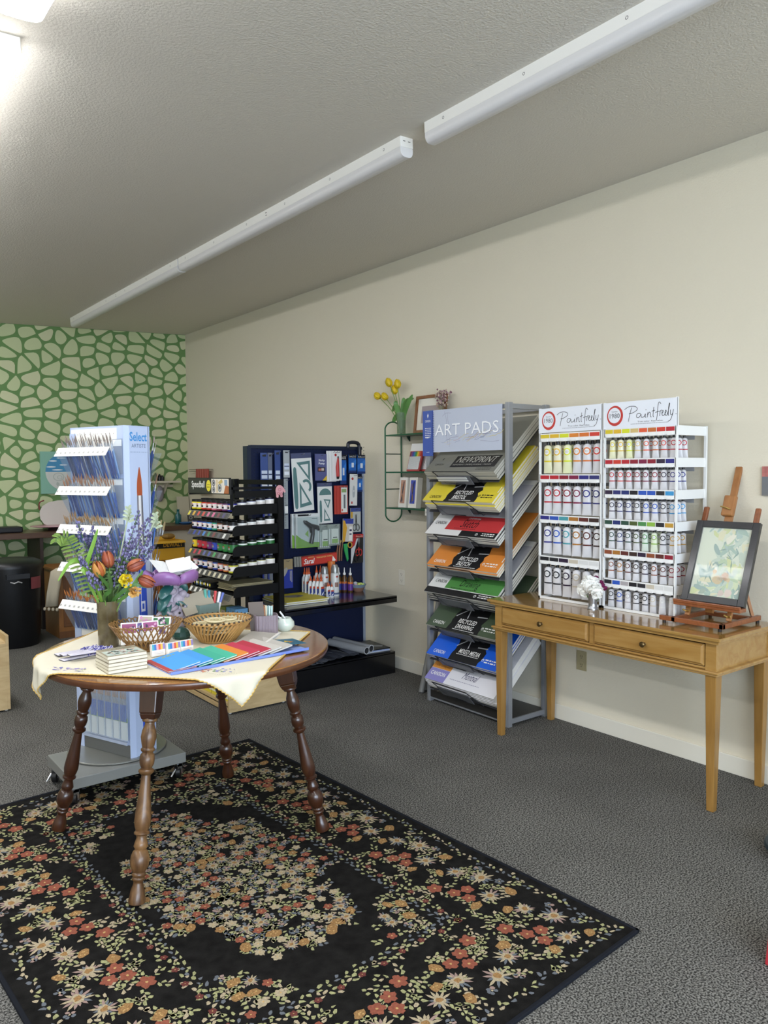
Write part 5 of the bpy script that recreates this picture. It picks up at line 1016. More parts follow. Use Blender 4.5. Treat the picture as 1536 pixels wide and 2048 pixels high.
# ================================================================ BLACK INK RACK
IX0, IY0, IY1, IB = 2.115, 4.235, 4.83, 2.47
blk = M('#050506', .55, spec=.25); gry = M('#7d7b78', .45)
ir = T('ink_rack', 'black metal rack of ink jars standing on the birch bookcase', 'display rack', (IX0, (IY0+IY1)/2, .481)); hy = (IY1-IY0)/2
for s in (-1, 1): MB(blk).box(IB-IX0-.03, IB-IX0+.005, s*hy-.012, s*hy+.012, 0, 1.435-.481).build('post', ir)
MB(blk).box(0.02, IB-IX0, -hy, hy, 0, .02).box(IB-IX0-.012, IB-IX0-.004, -hy, -hy+.10, 0, .90).build('base', ir)
JR = []
for k in range(5):
    z = 1.222-.481-.1255*k; mb = MB(blk)
    sh = mb.add([(-.0,-hy,z+.012),(.0,hy,z+.012),(IB-IX0,hy,z+.045),(IB-IX0,-hy,z+.045),(-.0,-hy,z+.008),(.0,hy,z+.008),(IB-IX0,hy,z+.041),(IB-IX0,-hy,z+.041)], [(0,1,2,3),(7,6,5,4),(0,4,5,1),(1,5,6,2),(2,6,7,3),(3,7,4,0)]).build('shelf', ir)
    for s in (-1, 1):
        P = [(0.012,z-.005),(.012,z+.020)]+[(.012+.035*(1-cos(a)), z+.022+.036*sin(a)) for a in [pi/2*q/5 for q in range(6)]]+[(IB-IX0, z+.062),(IB-IX0, z-.001)]
        n = len(P); mb = MB(blk).add([(p[0], s*hy+e, p[1]) for e in (-.002, .002) for p in P], [tuple(range(n)), tuple(range(2*n-1, n-1, -1))]+[(i, (i+1) % n, n+(i+1) % n, n+i) for i in range(n)]); mb.build('side_rail', ir)
    mb = MB(M('#56544f', .45)).add([(-.022,-hy,z-.022),(-.022,hy,z-.022),(0,hy,z+.012),(0,-hy,z+.012),(-.020,-hy,z-.024),(-.020,hy,z-.024),(.002,hy,z+.010),(.002,-hy,z+.010)], [(0,1,2,3),(7,6,5,4),(0,4,5,1),(1,5,6,2),(2,6,7,3),(3,7,4,0)])
    lp = mb.build('label_lip', ir); mb = flatmb(); n = 8
    chips = [['#d8c93a','#d4a83a','#c9473a','#c9473a','#c96a8a','#d46a94','#7a3a44','#4a4470'],['#33335a','#2f3f9a','#3b4aa0','#3f7ac4','#3f8a5a','#7a3a3a','#555560','#d8d8d4'],['#d8b83a','#b8323f','#c03a4c','#5a5f9a','#4a55a0','#4aa05a','#6a6a72','#d8d8d6'],['#3a3f55','#40404a','#cfcabd','#cfcabd','#c4b894','#d0c9ad','#cfc7a5','#c4c9b0'],['#e3e0d8','#e3e0d8','#e3e0d8','#e3e0d8','#55534f','#e3e0d8','#55534f','#2f2f33']][k]
    for i in range(n):
        y0 = hy-.012-i*(2*hy-.02)/n; y1 = y0-(2*hy-.02)/n*.42; P = lambda y, f: (-.022+.022*f-.0012, y, z-.022+.034*f)
        mb.use(M(chips[i], .5)).add([P(y0,.12),P(y1,.12),P(y1,.88),P(y0,.88)], [(0,1,2,3)]).use(M('#3a3836', .5)).add([P(y1-.002,.12),P(y1-.034,.12),P(y1-.034,.88),P(y1-.002,.88)], [(0,1,2,3)])
    mb.build('colour_chip', lp); JR.append(z+.481)
hd = MB(BLACK).box(-.30,.30,0,.102,-.012,0).build('header_sign', ir); frame(hd, (-.004, 0, 1.345-.481), (0,-1,0), (0,0,1))
mb = flatmb(M('#2b2b2b', .4)).rect(-.292,.05,.006,.096,.0006); mb.use(M('#e8e0d2', .5)).rect(.052,.292,.006,.096,.0006)
for (x, y, r, h) in ((.085,.07,.022,'#6d6f78'),(.085,.028,.02,'#7b7d88'),(.17,.04,.026,'#7f8c94')): mb.use(M(h, .5)).ring(x,y,r*.6,r,.0012,16).use(M('#3d3f48', .5)).ring(x,y,.001,r*.45,.0012,12)
mb.use(M('#c9b26a', .5)).poly([(.15,.075),(.20,.095),(.215,.075),(.165,.06)], .0014).use(M('#b06a3f', .5)).poly([(.225,.006),(.292,.006),(.292,.05),(.25,.06)], .0010).use(M('#8aa3b8', .5)).rect(.235,.275,.055,.09,.0014).use(M('#d9c7a2', .5)).rect(.12,.145,.01,.09,.0010)
mb.build('header_picture', hd); mb = flatmb(M('#e0d23a', .5)).ring(.012,.052,.0001,.036,.0012,28,.92); mb.build('yellow_disc', hd); text('Speedball', hd, (-.245,.026,-.045,.082), M('#f0efe9', .5), z=.0012, shear=.12, bold=.012)
mb = flatmb(M('#8a7f20', .5)); greek(mb, -.008, .03, .055, .008, .0018); greek(mb, -.010, .034, .04, .008, .0018); mb.build('small_print', hd)
MB(blk).box(.0, IB-IX0, -hy-.002, -hy+.002, 1.375-.481, 1.39-.481).box(.03, IB-IX0, -hy-.002, -hy+.002, 1.325-.481, 1.365-.481).box(0,.02,-hy-.002,-hy+.002,1.25-.481,1.44-.481).box(.0, IB-IX0, hy-.002, hy+.002, 1.335-.481, 1.39-.481).box(IB-IX0-.01, IB-IX0, -hy, hy, 1.40-.481, 1.43-.481).build('top_rail', ir)
el = T('pink_charm', 'pink animal shaped sticker on the top corner of the black ink rack', 'sticker'); frame(el, (2.455, IY0-.014, 1.352), (1,0,0), (0,0,1)); pk = M('#d59aa0', .6); mb = MB(pk); mb.prism(smoothpts([(-.03,-.012),(-.035,.02),(-.018,.046),(.006,.045),(.022,.03),(.030,.018),(.034,.008),(.038,.012),(.034,-.002),(.024,.0),(.02,.012),(.014,-.010),(.016,-.030),(.0,-.03),(-.004,-.014),(-.014,-.014),(-.014,-.034),(-.030,-.032)], True, 1), -.002, .003); mb.build('body', el)
mb = flatmb(M('#a8525f', .6)).ring(-.016,-.006,.006,.009,.0035,12).ring(.004,-.010,.006,.009,.0035,12).ring(-.006,.018,.008,.0105,.0035,14); mb.build('pattern', el)
jar_c = [['#e3d02f','#e3d02f','#c8402c','#b8362c','#d86a80','#7d2440','#5a2a5a','#2c2c86'],['#23245c','#2b2f86','#2f55a8','#3a86c4','#2f9a78','#7a4a2a','#3a2a24','#26262a'],['#e0c22a','#b32a34','#b32a3a','#6a2a6a','#2f45a8','#2f7a3a','#2f7a3a','#2a6a34'],['#c97a8a','#30406f','#2f4f9f','#c9a9a0','#3f4f9f','#b85a4a','#d07a3a','#c9c43a']]
def ink_jar(h, x, y, z, label, back, dark):
    t = T('ink_jar', label, 'ink jar', (x, y, z), 0, 'ink jars on the black rack')
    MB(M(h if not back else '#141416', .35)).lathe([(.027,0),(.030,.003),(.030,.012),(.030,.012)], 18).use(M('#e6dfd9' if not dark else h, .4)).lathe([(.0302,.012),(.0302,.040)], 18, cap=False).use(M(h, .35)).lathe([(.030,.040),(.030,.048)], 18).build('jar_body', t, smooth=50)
    MB(BLACK).lathe([(.029,.048),(.0295,.050),(.0295,.062),(.027,.064)], 18).build('lid', t, smooth=50)
    if back: MB(WHITE).lathe([(.0306,.038),(.0306,.046)], 18, cap=False).build('white_band', t)
    else:
        mb = MB(M('#1d1a1c' if not dark else '#8a8a80', .5)); v = []
        for zz in (.017, .029):
            for q in range(7): a = pi-.45+.15*q; v.append((.0309*cos(a), .0309*sin(a), zz))
        mb.add(v, [(q, q+1, q+8, q+7) for q in range(6)]); mb.use(M('#c23a3a', .5)); v = [(.0309*cos(pi-.35+.14*q), .0309*sin(pi-.35+.14*q), zz) for zz in (.032,.036) for q in range(6)]; mb.add(v, [(q, q+1, q+7, q+6) for q in range(5)]); mb.flat = 1; mb.build('label_mark', t)
for k in range(4):
    for i in range(8):
        y = (IY0+IY1)/2+hy-.038-i*(2*hy-.075)/7
        for d in range(5 if i == 7 else 2):
            x = IX0+.033+d*.064
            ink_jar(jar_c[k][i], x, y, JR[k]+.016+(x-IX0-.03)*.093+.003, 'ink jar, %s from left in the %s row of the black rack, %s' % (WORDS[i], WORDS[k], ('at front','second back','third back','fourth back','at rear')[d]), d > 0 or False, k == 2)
random.seed(91)
for i in range(9):        # bottom row: boxed tools
    t = T('tool_box', 'small printed tool box in the bottom row of the ink rack, %s from left' % WORDS[i], 'tool box', (IX0+.05, 4.79-.028*i, JR[4]+.020), R(random.uniform(-6,6)), 'tool boxes in the ink rack'); MB(M(random.choice(('#1b1b1b','#222220','#3a5f7a')), .4)).box(-.04,.06,-.012,.012,0,.035).build('carton', t)
    mb = MB(M(('#e0cf3a','#e8e4dc')[i % 2], .5)); mb.tf(Matrix.Translation((-.0405,0,.018)) @ Matrix.Rotation(-pi/2, 4, 'Y')).ring(0,0,.0001,.009,0,14); mb.flat = 1; mb.build('round_label', t)
for i in range(8):
    t = T('lino_block', 'grey linoleum block in the bottom row of the ink rack, %s from bottom' % WORDS[i], 'lino block', (IX0+.19+random.uniform(-.012,.012), 4.40+random.uniform(-.01,.01), JR[4]+.030+.0045*i), R(random.uniform(-7,7)), 'linoleum blocks in the ink rack'); MB(M('#7c7868', .6)).box(-.16,.13,-.10,.09,0,.0015).use(M('#b9ad84', .6)).box(-.16,.13,-.10,.09,.0015,.004).build('block', t)
for i, y in enumerate((4.30, 4.365)):
    t = T('screen_ink_box', 'pale blue boxed kit under the black ink rack, %s of the two' % ('right','left')[i], 'box', (2.19, y, .5015+.0), 0, 'pale blue boxes under the ink rack'); MB(M('#5f93bd', .45)).box(-.035,.05,-.029,.029,.0,.135).build('carton', t); mb = MB(M('#dfe5ea', .5)); mb.box(-.0358,-.035,-.024,.024,.015,.075).use(M('#2f5f8a', .5)).box(-.0358,-.035,-.024,.024,.082,.090).use(M('#dfe5ea', .5)).box(-.022,.022,-.0298,-.029,.015,.075); mb.build('printed_label', t)
t = T('green_kit_box', 'green and grey kit box next to the pale blue boxes', 'box', (2.185, 4.445, .5015)); MB(M('#6f7f3a', .5)).box(-.03,.05,-.035,.035,0,.13).use(M('#8a7f78', .5)).box(-.0305,-.03,-.035,.02,.02,.11).build('carton', t)

# ================================================================ BRUSH SPINNER
SA = R(21.5); sp = T('brush_spinner', 'white revolving brush display on a grey wheeled platform beside the round table', 'display stand', (1.238, 3.74, 0))
pale = M('#b9c6e2', .35); whm = M('#eeebe4', .45)
pf = MB(M('#8b8c88', .4, .2)).box(.94-1.233, 1.475-1.233, 3.455-3.715, 3.84-3.715, .082, .13).build('platform', sp, bevel=.002)
for x, y in ((.965,3.49),(1.45,3.49),(.965,3.81),(1.45,3.81)):
    X = Matrix.Translation((x-1.233, y-3.715, 0)); mb = MB(BLACK).tf(X @ Matrix.Translation((0,0,.031)) @ Matrix.Rotation(R(60), 4, 'Z') @ Matrix.Rotation(pi/2, 4, 'X')).lathe([(.022,-.014),(.030,-.010),(.030,.010),(.022,.014)], 18); wh = mb.build('caster', sp, smooth=50)
    mb = MB(CHROME).tf(X).lathe([(.016,.070),(.018,.082)], 14).box(-.012,.012,-.020,-.016,.025,.072).box(-.012,.012,.016,.020,.025,.072).box(-.014,.014,-.020,.020,.062,.072); mb.tube([(-.02,-.01,.05),(-.045,-.02,.02)], [.006,.004], 8); mb.build('caster_fork', wh)
MB(M('#96968f', .25, .5)).lathe([(.225,.1325),(.23,.134),(.23,.139),(.228,.141)], 64).use(BLACK).lathe([(.222,.131),(.222,.1325)], 64).build('turntable', sp, smooth=30)
Wc, Dc, Z0, Z1 = .075, .19, .141, 1.70; Rz = Matrix.Rotation(SA, 4, 'Z')
mb = MB(pale).tf(Rz).box(-Wc, -Wc+.004, -Dc, Dc, Z0, Z1).box(Wc-.004, Wc, -Dc, Dc, Z0, Z1); mb.use(whm).box(-Wc-.0012,-Wc,-Dc+.05,Dc-.006,.62,Z1-.01).box(Wc,Wc+.0012,-Dc+.05,Dc-.006,.62,Z1-.01)
mb.use(pale).box(-Wc-.004,-Wc+.002,Dc-.045,Dc,Z0,Z1-.03); mb.build('column', sp)
mb = flatmb(M('#9a968c', .7)).tf(Rz)
for i in range(11):
    for j in range(3): y = -Dc+.07+i*.028; z = Z1-.035-j*.03; mb.add([(-Wc-.0018, y-.002, z-.002),(-Wc-.0018, y+.002, z-.002),(-Wc-.0018, y+.002, z+.002),(-Wc-.0018, y-.002, z+.002)], [(0,3,2,1)])
mb.build('peg_holes', sp)
def panel(sign, nm):
    X_ = Rz @ Matrix.Translation((0, sign*-1*(Dc+.004), 0)); n = bpy.data.objects.new(nm, None); mb = MB(M('#b7c5e2', .3))
    P = [(-Wc-.004,.010),(-.055,.0),(.055,.0),(Wc+.004,.014)]; mb.tf(X_ if sign > 0 else Rz @ Matrix.Translation((0, Dc+.004, 0)) @ Matrix.Rotation(pi, 4, 'Z')).add([(x, y*1.0-.004, z) for z in (Z0, Z1) for x, y in P]+[(x, y, z) for z in (Z0, Z1) for x, y in P], [(0,1,5,4),(1,2,6,5),(2,3,7,6),(8,12,13,9),(9,13,14,10),(10,14,15,11),(4,5,13,12),(5,6,14,13),(6,7,15,14),(0,4,12,8),(3,11,15,7),(0,8,9,1),(1,9,10,2),(2,10,11,3)])
    return mb.build(nm, sp)
pnl = panel(1, 'front_panel'); panel(-1, 'rear_panel')
fp_ = MB(M('#bac8e4', .3)).box(-.054,.054,0,1.54,-.001,0).build('printed_face', sp); v = Rz @ Vector((0,-Dc-.0086,0)); frame(fp_, (v.x, v.y, .150), (cos(SA), sin(SA), 0), (0,0,1))
text('Select', fp_, (-.052,1.478,.050,1.521), M('#3f8fd0', .5), bold=.02); text('ARTISTE', fp_, (-.042,1.448,.042,1.466), M('#5f6f8c', .5)); mb = flatmb(M('#9fb0cc', .5)); greek(mb, -.05,.052,1.425,.006,.0006); mb.build('small_print', fp_)
mb = flatmb(M('#a8502c', .5)); mb.poly(smoothpts([(-.015,1.215),(-.017,1.25),(-.015,1.29),(-.007,1.335),(.0,1.365),(.007,1.335),(.014,1.29),(.016,1.25),(.015,1.215)], True, 1), .0006)
for k, h in enumerate(('#6d6a70','#9a959a','#d6d6d8','#f0f0f2','#c9c9cc','#77757c','#56555c')): 
    a, b_ = -.018+k*.0052, -.018+(k+1)*.0052; mb.use(M(h, .4)).poly([(a*.9,1.225),(b_*.9,1.225),(b_*1.05+.004,.95),(a*1.05+.004,.95)], .0007)
mb.use(M('#2f55c9', .35)).poly([(-.016,.955),(.024,.955),(.032,.6),(.034,.3),(.032,.10),(.0,.06),(-.012,.10),(-.014,.3),(-.018,.6)], .0006).use(M('#e6ecf8', .4)).poly([(-.006,.955),(.0,.955),(-.004,.75),(-.008,.65)], .0008)
mb.build('brush_picture', fp_); text('8', fp_, (-.002,.790,.012,.816), M('#dfe6f5', .5), z=.0012)
mb = flatmb(M('#dfe6f5', .5)).rect(-.006,.018,.675,.725,.0010).use(M('#3a5fc9', .5)).rect(.0,.012,.687,.713,.0013); mb.build('square_logo', fp_); text('PRINCETON', fp_, (0,0,.20,.018), M('#dfe6f5', .5), z=.0012, rot=Matrix(((0,1,0,-.001),(-1,0,0,.645),(0,0,1,0),(0,0,0,1))))
# trays
brC = [('#8a7c74',.0035,.040), ('#96705a',.004,.036), ('#9c7c58',.005,.032), ('#8a7668',.004,.036), ('#b06a32',.006,.032)]
handle_m = [M(h, .3) for h in ('#1f3f8a','#2a559f','#1a3268','#3a68b4','#7f9fca')]; fer_m = M('#c9ccd2', .25, .8)
clearm = glassmat('#eef3f8', .92)
proto = {}
def brush(key, k, base, tip, label, group):
    t = T('paint_brush', label, 'paint brush', group=group); d = Vector(tip)-Vector(base); t.matrix_basis = Matrix.Translation(base) @ d.to_track_quat('Z','Y').to_matrix().to_4x4() @ Matrix.Diagonal((1,1,random.uniform(.88,1.06),1))
    kk = (key, k)
    if kk not in proto:
        h, r, lb = brC[key]; L_ = .215; parts = (MB(handle_m[k]).lathe([(.0018,0),(.0036,.02),(.0044,.09),(.0030,.135)], 7).use(WHITE).lathe([(.0018,.0),(.0019,.012)], 6).build('handle', t, smooth=60), MB(fer_m).lathe([(.0028,.135),(.0024,.165),(.0026,.172)], 7).build('ferrule', t, smooth=60), MB(M(h, .8)).lathe([(.0024,.172),(r,.185),(r*.8,.172+lb*.6),(.0006,.172+lb)], 6, (0,0,0), 1, .5).build('bristles', t, smooth=60)); proto[kk] = parts
    else:
        for p in proto[kk]: q = p.copy(); COL.objects.link(q); q.parent = t
random.seed(95)
Rz3 = SA
def loc(x, y, z): v = Rz @ Vector((x, y, 0)); return (1.238+v.x, 3.74+v.y, z)
for side in (-1, 1):
    for k in range(5):
        zb = 1.575-.181*k; x0 = side*Wc; mb = MB(clearm).tf(Rz)
        P = lambda f, y: (x0+side*(.012+.070*f), y, zb-.125+.125*f)
        q = [P(0,-Dc+.008),P(0,Dc-.008),P(1,Dc-.008),P(1,-Dc+.008)]; q2 = [(a+side*.002, b_, c) for a, b_, c in q]
        mb.add(q+q2, [(0,1,2,3),(7,6,5,4),(0,4,5,1),(2,6,7,3)]); 
        for y in ((-Dc+.008, Dc-.008) if side < 0 else ()): mb.add([(x0+side*.002,y,zb-.127),(x0+side*.002,y,zb+.065),(x0+side*.04,y,zb+.06),(x0+side*.082,y,zb),(x0+side*.012,y,zb-.125)], [(0,1,2,3,4)])
        mb.add([(x0+side*.002,-Dc+.008,zb-.127),(x0+side*.002,Dc-.008,zb-.127),(x0+side*.016,Dc-.008,zb-.124),(x0+side*.016,-Dc+.008,zb-.124)], [(0,1,2,3)]); mb.flat = 1; tr = mb.build('brush_tray', sp)
        mb = MB(M('#ece9e2', .45)).tf(Rz); ya, yb = -Dc+.010, Dc-.010; mb.add([(x0+side*.102,ya-.0,zb-.014),(x0+side*.102,yb,zb-.014),(x0+side*.076,yb,zb+.026),(x0+side*.076,ya,zb+.026),(x0+side*.100,ya,zb-.015),(x0+side*.100,yb,zb-.015),(x0+side*.074,yb,zb+.025),(x0+side*.074,ya,zb+.025)], [(0,1,2,3),(7,6,5,4),(0,4,5,1),(1,5,6,2),(2,6,7,3),(3,7,4,0)])
        if side > 0: continue_right = True
        ls = mb.build('label_strip', tr) if side < 0 else tr; mb = flatmb(M('#a9a7a2', .6)).tf(Rz)
        for i in range(11): y = ya+.02+i*.0325; mb.add([(x0+side*(.0962),y,zb-.002),(x0+side*.0962,y+.012,zb-.002),(x0+side*.0910,y+.012,zb+.006),(x0+side*.0910,y,zb+.006)], [(0,1,2,3)])
        if side < 0: mb.build('size_marks', ls)
        if side < 0: MB(M('#8f98a8', .5)).tf(Rz).box(min(x0+side*.003,x0+side*.0045), max(x0+side*.003,x0+side*.0045), -Dc+.012, -Dc+.075, zb-.10, zb+.063).use(WHITE).box(min(x0+side*.0045,x0+side*.005), max(x0+side*.0045,x0+side*.005), -Dc+.014, -Dc+.072, zb+.03, zb+.06).build('size_card', tr)
        n = 46 if side < 0 else 8
        for i in range(n):
            y = -Dc+.02+(2*Dc-.04)*i/46+random.uniform(-.003,.003); y2 = y+random.uniform(-.022,.012)
            if side > 0: y = -Dc+.02+.012*i; y2 = y
            f = random.uniform(.78, 1.0) if i % 3 else random.uniform(.45,.7)
            b_ = loc(x0+side*.016, y2, zb-.12); tp = loc(x0+side*(.018+.072*f), y, zb-.12+.20*(1 if f > .7 else 1.1))
            lbl = ('blue paint brush with %s bristles in the %s tray of the white brush display' % (('grey','brown','tan','dark','orange')[k], WORDS[k]) if side < 0 else 'blue paint brush in the %s tray on the right side of the brush display' % WORDS[k])
            brush(k, random.randrange(5), b_, tp, lbl, 'brushes in the %s tray, %s side' % (WORDS[k], 'left' if side < 0 else 'right'))
# lower packaged brush sets
MB(M('#aab3c6', .4)).tf(Rz).box(-Wc-.012,-Wc-.001,-Dc+.02,Dc-.05,.20,.215).build('lower_rail', sp)
MB(M('#6d6e6c', .4, .3)).tf(Rz).box(-Wc-.003,-Wc-.001,-Dc+.004,Dc-.048,.142,.20).build('lower_plate', sp)
t_ = MB(M('#8e9097', .5)).tf(Rz).box(-Wc-.006,-Wc-.001,-Dc+.01,Dc-.05,.56,.66).build('brand_card', sp); text('Select', t_, (0,0,.07,.03), M('#3a3f4c', .5), rot=Rz @ Matrix(((0,0,-1,-Wc-.007),(-1,0,0,.12),(0,1,0,.605),(0,0,0,1))), z=.0006)
for i in range(6):
    y = Dc-.085-i*.052; t = T('brush_set_pack', 'packet of blue brushes near the floor in the brush display, %s from the left' % WORDS[i], 'brush set', loc(-Wc-.012, y, .225), SA, 'brush set packets on the white display')
    MB(M('#d9dcd8', .5)).box(.0, .001, -.023, .023, 0, .085).use(M('#8fb05a', .5)).box(-.0004, .001, -.023, .023, .085, .105).build('printed_card', t); mb = MB(M('#2f62b0', .35))
    for q in range(4): yy = -.016+.0105*q; mb.use(M('#2f62b0', .35)).tube([(-.004, yy, .09), (-.004, yy, .17)], .0032, 6).use(fer_m).tube([(-.004, yy, .17), (-.004, yy, .20)], .0026, 6).use(M('#a8805f', .7)).tube([(-.004, yy, .20), (-.004, yy, .235)], [.003,.001], 6)
    mb.build('brush', t); MB(glassmat('#eef2f6', .8)).box(-.010, .0015, -.025, .025, -.002, .27).build('packet', t)
# ================================================================ THINGS ON THE ROUND TABLE
TT = TZ+.0045
def item(name, label, cat, x, y, rz=0, z=0, group=None): return T(name, label, cat, (x, y, TT+z), rz, group)
# stoneware vase
VX, VY = 1.010, 3.125
t = item('stoneware_vase', 'tall olive brown stoneware vase full of mixed flowers on the tablecloth', 'vase', VX, VY)
MB(M('#54441f', .2, var=.4, vscale=11, h2='#7d7358', coat=.6)).lathe([(.037,0),(.040,.004),(.0405,.06),(.0405,.10),(.0415,.17),(.0435,.187),(.0400,.187),(.0385,.17),(.0375,.05),(.001,.012)], 32, cap=False).build('vase_body', t, smooth=60)
ori = Vector((VX, VY, TT+.02)); stm = M('#55743a', .5)
def flower_root(name, label, group, cat='flower'): return T(name, label, cat, tuple(ori), 0, group)
def W2(p): return tuple(Vector(p)-ori)
def curve3(a, b_, lift=.0, n=2):
    a, b_ = Vector(a), Vector(b_); neck = Vector((VX+(b_.x-VX)*.16, VY+(b_.y-VY)*.16, TT+.19)); 
    return smoothpts([W2(a), W2(neck), W2((neck+b_)/2+Vector((0,0,lift))), W2(b_)], False, n)
random.seed(101)
# salvia spikes
salv = [(.895,3.10,1.288,1.15),(.935,3.06,1.27,1.13),(1.075,3.12,1.235,1.08),(1.12,3.05,1.325,1.16),(1.19,3.10,1.305,1.19),(1.165,3.05,1.235,1.12),(1.03,3.16,1.225,1.06),(.985,3.15,1.215,1.05),(.885,3.04,1.155,1.06),(.90,3.0,1.10,1.02),(1.18,3.07,1.175,1.08),(1.10,3.08,1.20,1.10),(.925,3.12,1.22,1.08),(1.06,3.03,1.19,1.05)]
sv = [M(h, .7) for h in ('#5b567c','#6d6892','#4b476c','#827da4')]
for i, (x, y, z, zs) in enumerate(salv):
    t = flower_root('salvia_spike', 'purple salvia spike in the stoneware vase, %s' % ('tallest at the far left','second from the far left','low centre right','tall one before the printed panel','far right top','right of centre','centre back','left of centre back','low left, upper one','low left, lower one','low far right','centre right, thin','left, behind the tallest','centre, just above the tulips')[i], 'purple salvia spikes'); tip = Vector((x, y, z)); c = curve3(ori, tip, .01)
    MB(stm).tube(c, .0017, 5).build('stem', t); mb = MB(*sv); L_ = z-zs+.05; base = Vector(c[-1]); d = (Vector(c[-1])-Vector(c[-6])).normalized()
    for q in range(13):
        pz = base-d*(L_*q/13); rr = .005+.013*min(1, q/5)
        for w_ in range(4): a = random.random()*6.28; mb.k = random.randrange(4); mb.ell((pz.x+rr*cos(a), pz.y+rr*sin(a), pz.z+random.uniform(-.004,.004)), .0056, .0056, .0062, 5, 3)
    mb.build('purple_blossoms', t)
# lamb's ear
la = M('#aab59a', .8); 
for i, (x, y, z) in enumerate(((1.078,3.05,1.318),(1.20,3.08,1.285),(.925,3.13,1.175))):
    t = flower_root('lambs_ear_stalk', ('pale woolly stalk rising in front of the printed panel, the tallest','pale woolly stalk at the far right of the bouquet','pale woolly stalk at the left of the bouquet','short pale woolly stalk low at the left of the vase')[i], 'pale woolly stalks'); c = curve3(ori, (x,y,z), .0); MB(la).tube(c, .003, 6).build('stem', t); mb = MB(la); b_ = Vector(c[-1])
    for q in range(12):
        a = q*2.2; rr = .030-.0015*q; z0 = -.035+.005*q; p0 = b_+Vector((0,0,z0)); p1 = p0+Vector((rr*cos(a), rr*sin(a), .010)); leafblade(mb, [tuple(p0), tuple((p0+p1)/2+Vector((0,0,.006))), tuple(p1)], .006)
    mb.flat = 1; mb.build('woolly_leaf', t)
# fern frond and long leaves
t = flower_root('fern_frond', 'curled bright green fern frond at the left of the bouquet', 'fern', 'fern'); fe = M('#6f8a3a', .6); c = curve3(ori, (.845,3.07,1.235), .0, 2)+[W2((.822,3.07,1.243)), W2((.806,3.07,1.232)), W2((.803,3.07,1.218))]
MB(stm).tube(c, .002, 5).build('midrib', t); mb = MB(fe); n = len(c); m0 = n*2//5
for i in range(m0, n-1):
    for s_ in range(2):
        p = Vector(c[i]).lerp(Vector(c[i+1]), s_*.5); d = (Vector(c[i+1])-Vector(c[i])).normalized(); L_ = .050*(1-(i-m0)/(n-m0))**.7+.006
        for sd in (-1, 1): q = d.cross(Vector((-.6,-.8,.1))).normalized()*sd; leafblade(mb, [tuple(p), tuple(p+q*L_*.5+d*.004), tuple(p+q*L_+d*.010-Vector((0,0,.006)))], .0045)
mb.flat = 1; mb.build('frond_leaflets', t)
for i, P in enumerate(([(.90,3.06,1.10),(.935,3.05,1.20),(.955,3.05,1.262)],[(.93,3.07,1.10),(.86,3.05,1.165),(.80,3.04,1.075)],[(.95,3.06,1.05),(.88,3.03,1.13),(.895,3.02,1.09)],[(.97,3.05,1.00),(1.0,3.03,1.02),(.93,3.0,1.10)],[(1.03,3.05,1.00),(1.09,3.02,1.04),(1.13,3.01,1.02)],[(1.06,3.04,.99),(1.10,3.02,1.06),(1.12,3.02,1.09)],[(1.0,3.05,1.0),(.985,3.0,1.05),(.975,3.0,1.10)])):
    t = flower_root('long_leaf', ('upright bright green leaf at the left of the bouquet','drooping bright green leaf at the far left of the bouquet','small green leaf under the fern','dark green leaf just above the rim on the left','green leaf just above the rim on the right','green leaf behind the yellow flower','green leaf at the centre of the bouquet')[i], 'green leaves of the bouquet', 'leaf'); mb = MB(M(('#6f9a35','#6f9a35','#7aa33f','#3f6a2a','#4f7a3a','#5f8a3f','#3f5f2a')[i], .45)); leafblade(mb, [W2((VX+(P[0][0]-VX)*.3, VY-.01, TT+.17)), W2(P[0]), W2(P[1]), W2(P[2])], .0085); mb.flat = 1; mb.build('blade', t, smooth='all')
t = flower_root('foliage_spray', 'feathery green foliage filling the mouth of the stoneware vase', None, 'foliage'); mb = MB(M('#3f5a30', .6), M('#4f6f3a', .6), M('#6f8a55', .6)); random.seed(103)
for k in range(70):
    a = random.random()*6.28; r = random.uniform(.02,.11); zt = TT+random.uniform(.21,.37); p = (VX+r*cos(a)*1.1, VY+r*sin(a)*.6-.01, zt); mb.k = k % 3; c = curve3(ori, p, .0, 1); mb.tube(c, .0010, 4)
    for q in range(3): b_ = Vector(c[-1-q]); leafblade(mb, [tuple(b_), tuple(b_+Vector((random.uniform(-.02,.02), random.uniform(-.02,.02), .012))), tuple(b_+Vector((random.uniform(-.035,.035), random.uniform(-.03,.02), random.uniform(.0,.025))))], .004)
mb.flat = 1; mb.build('feathery_leaves', t)
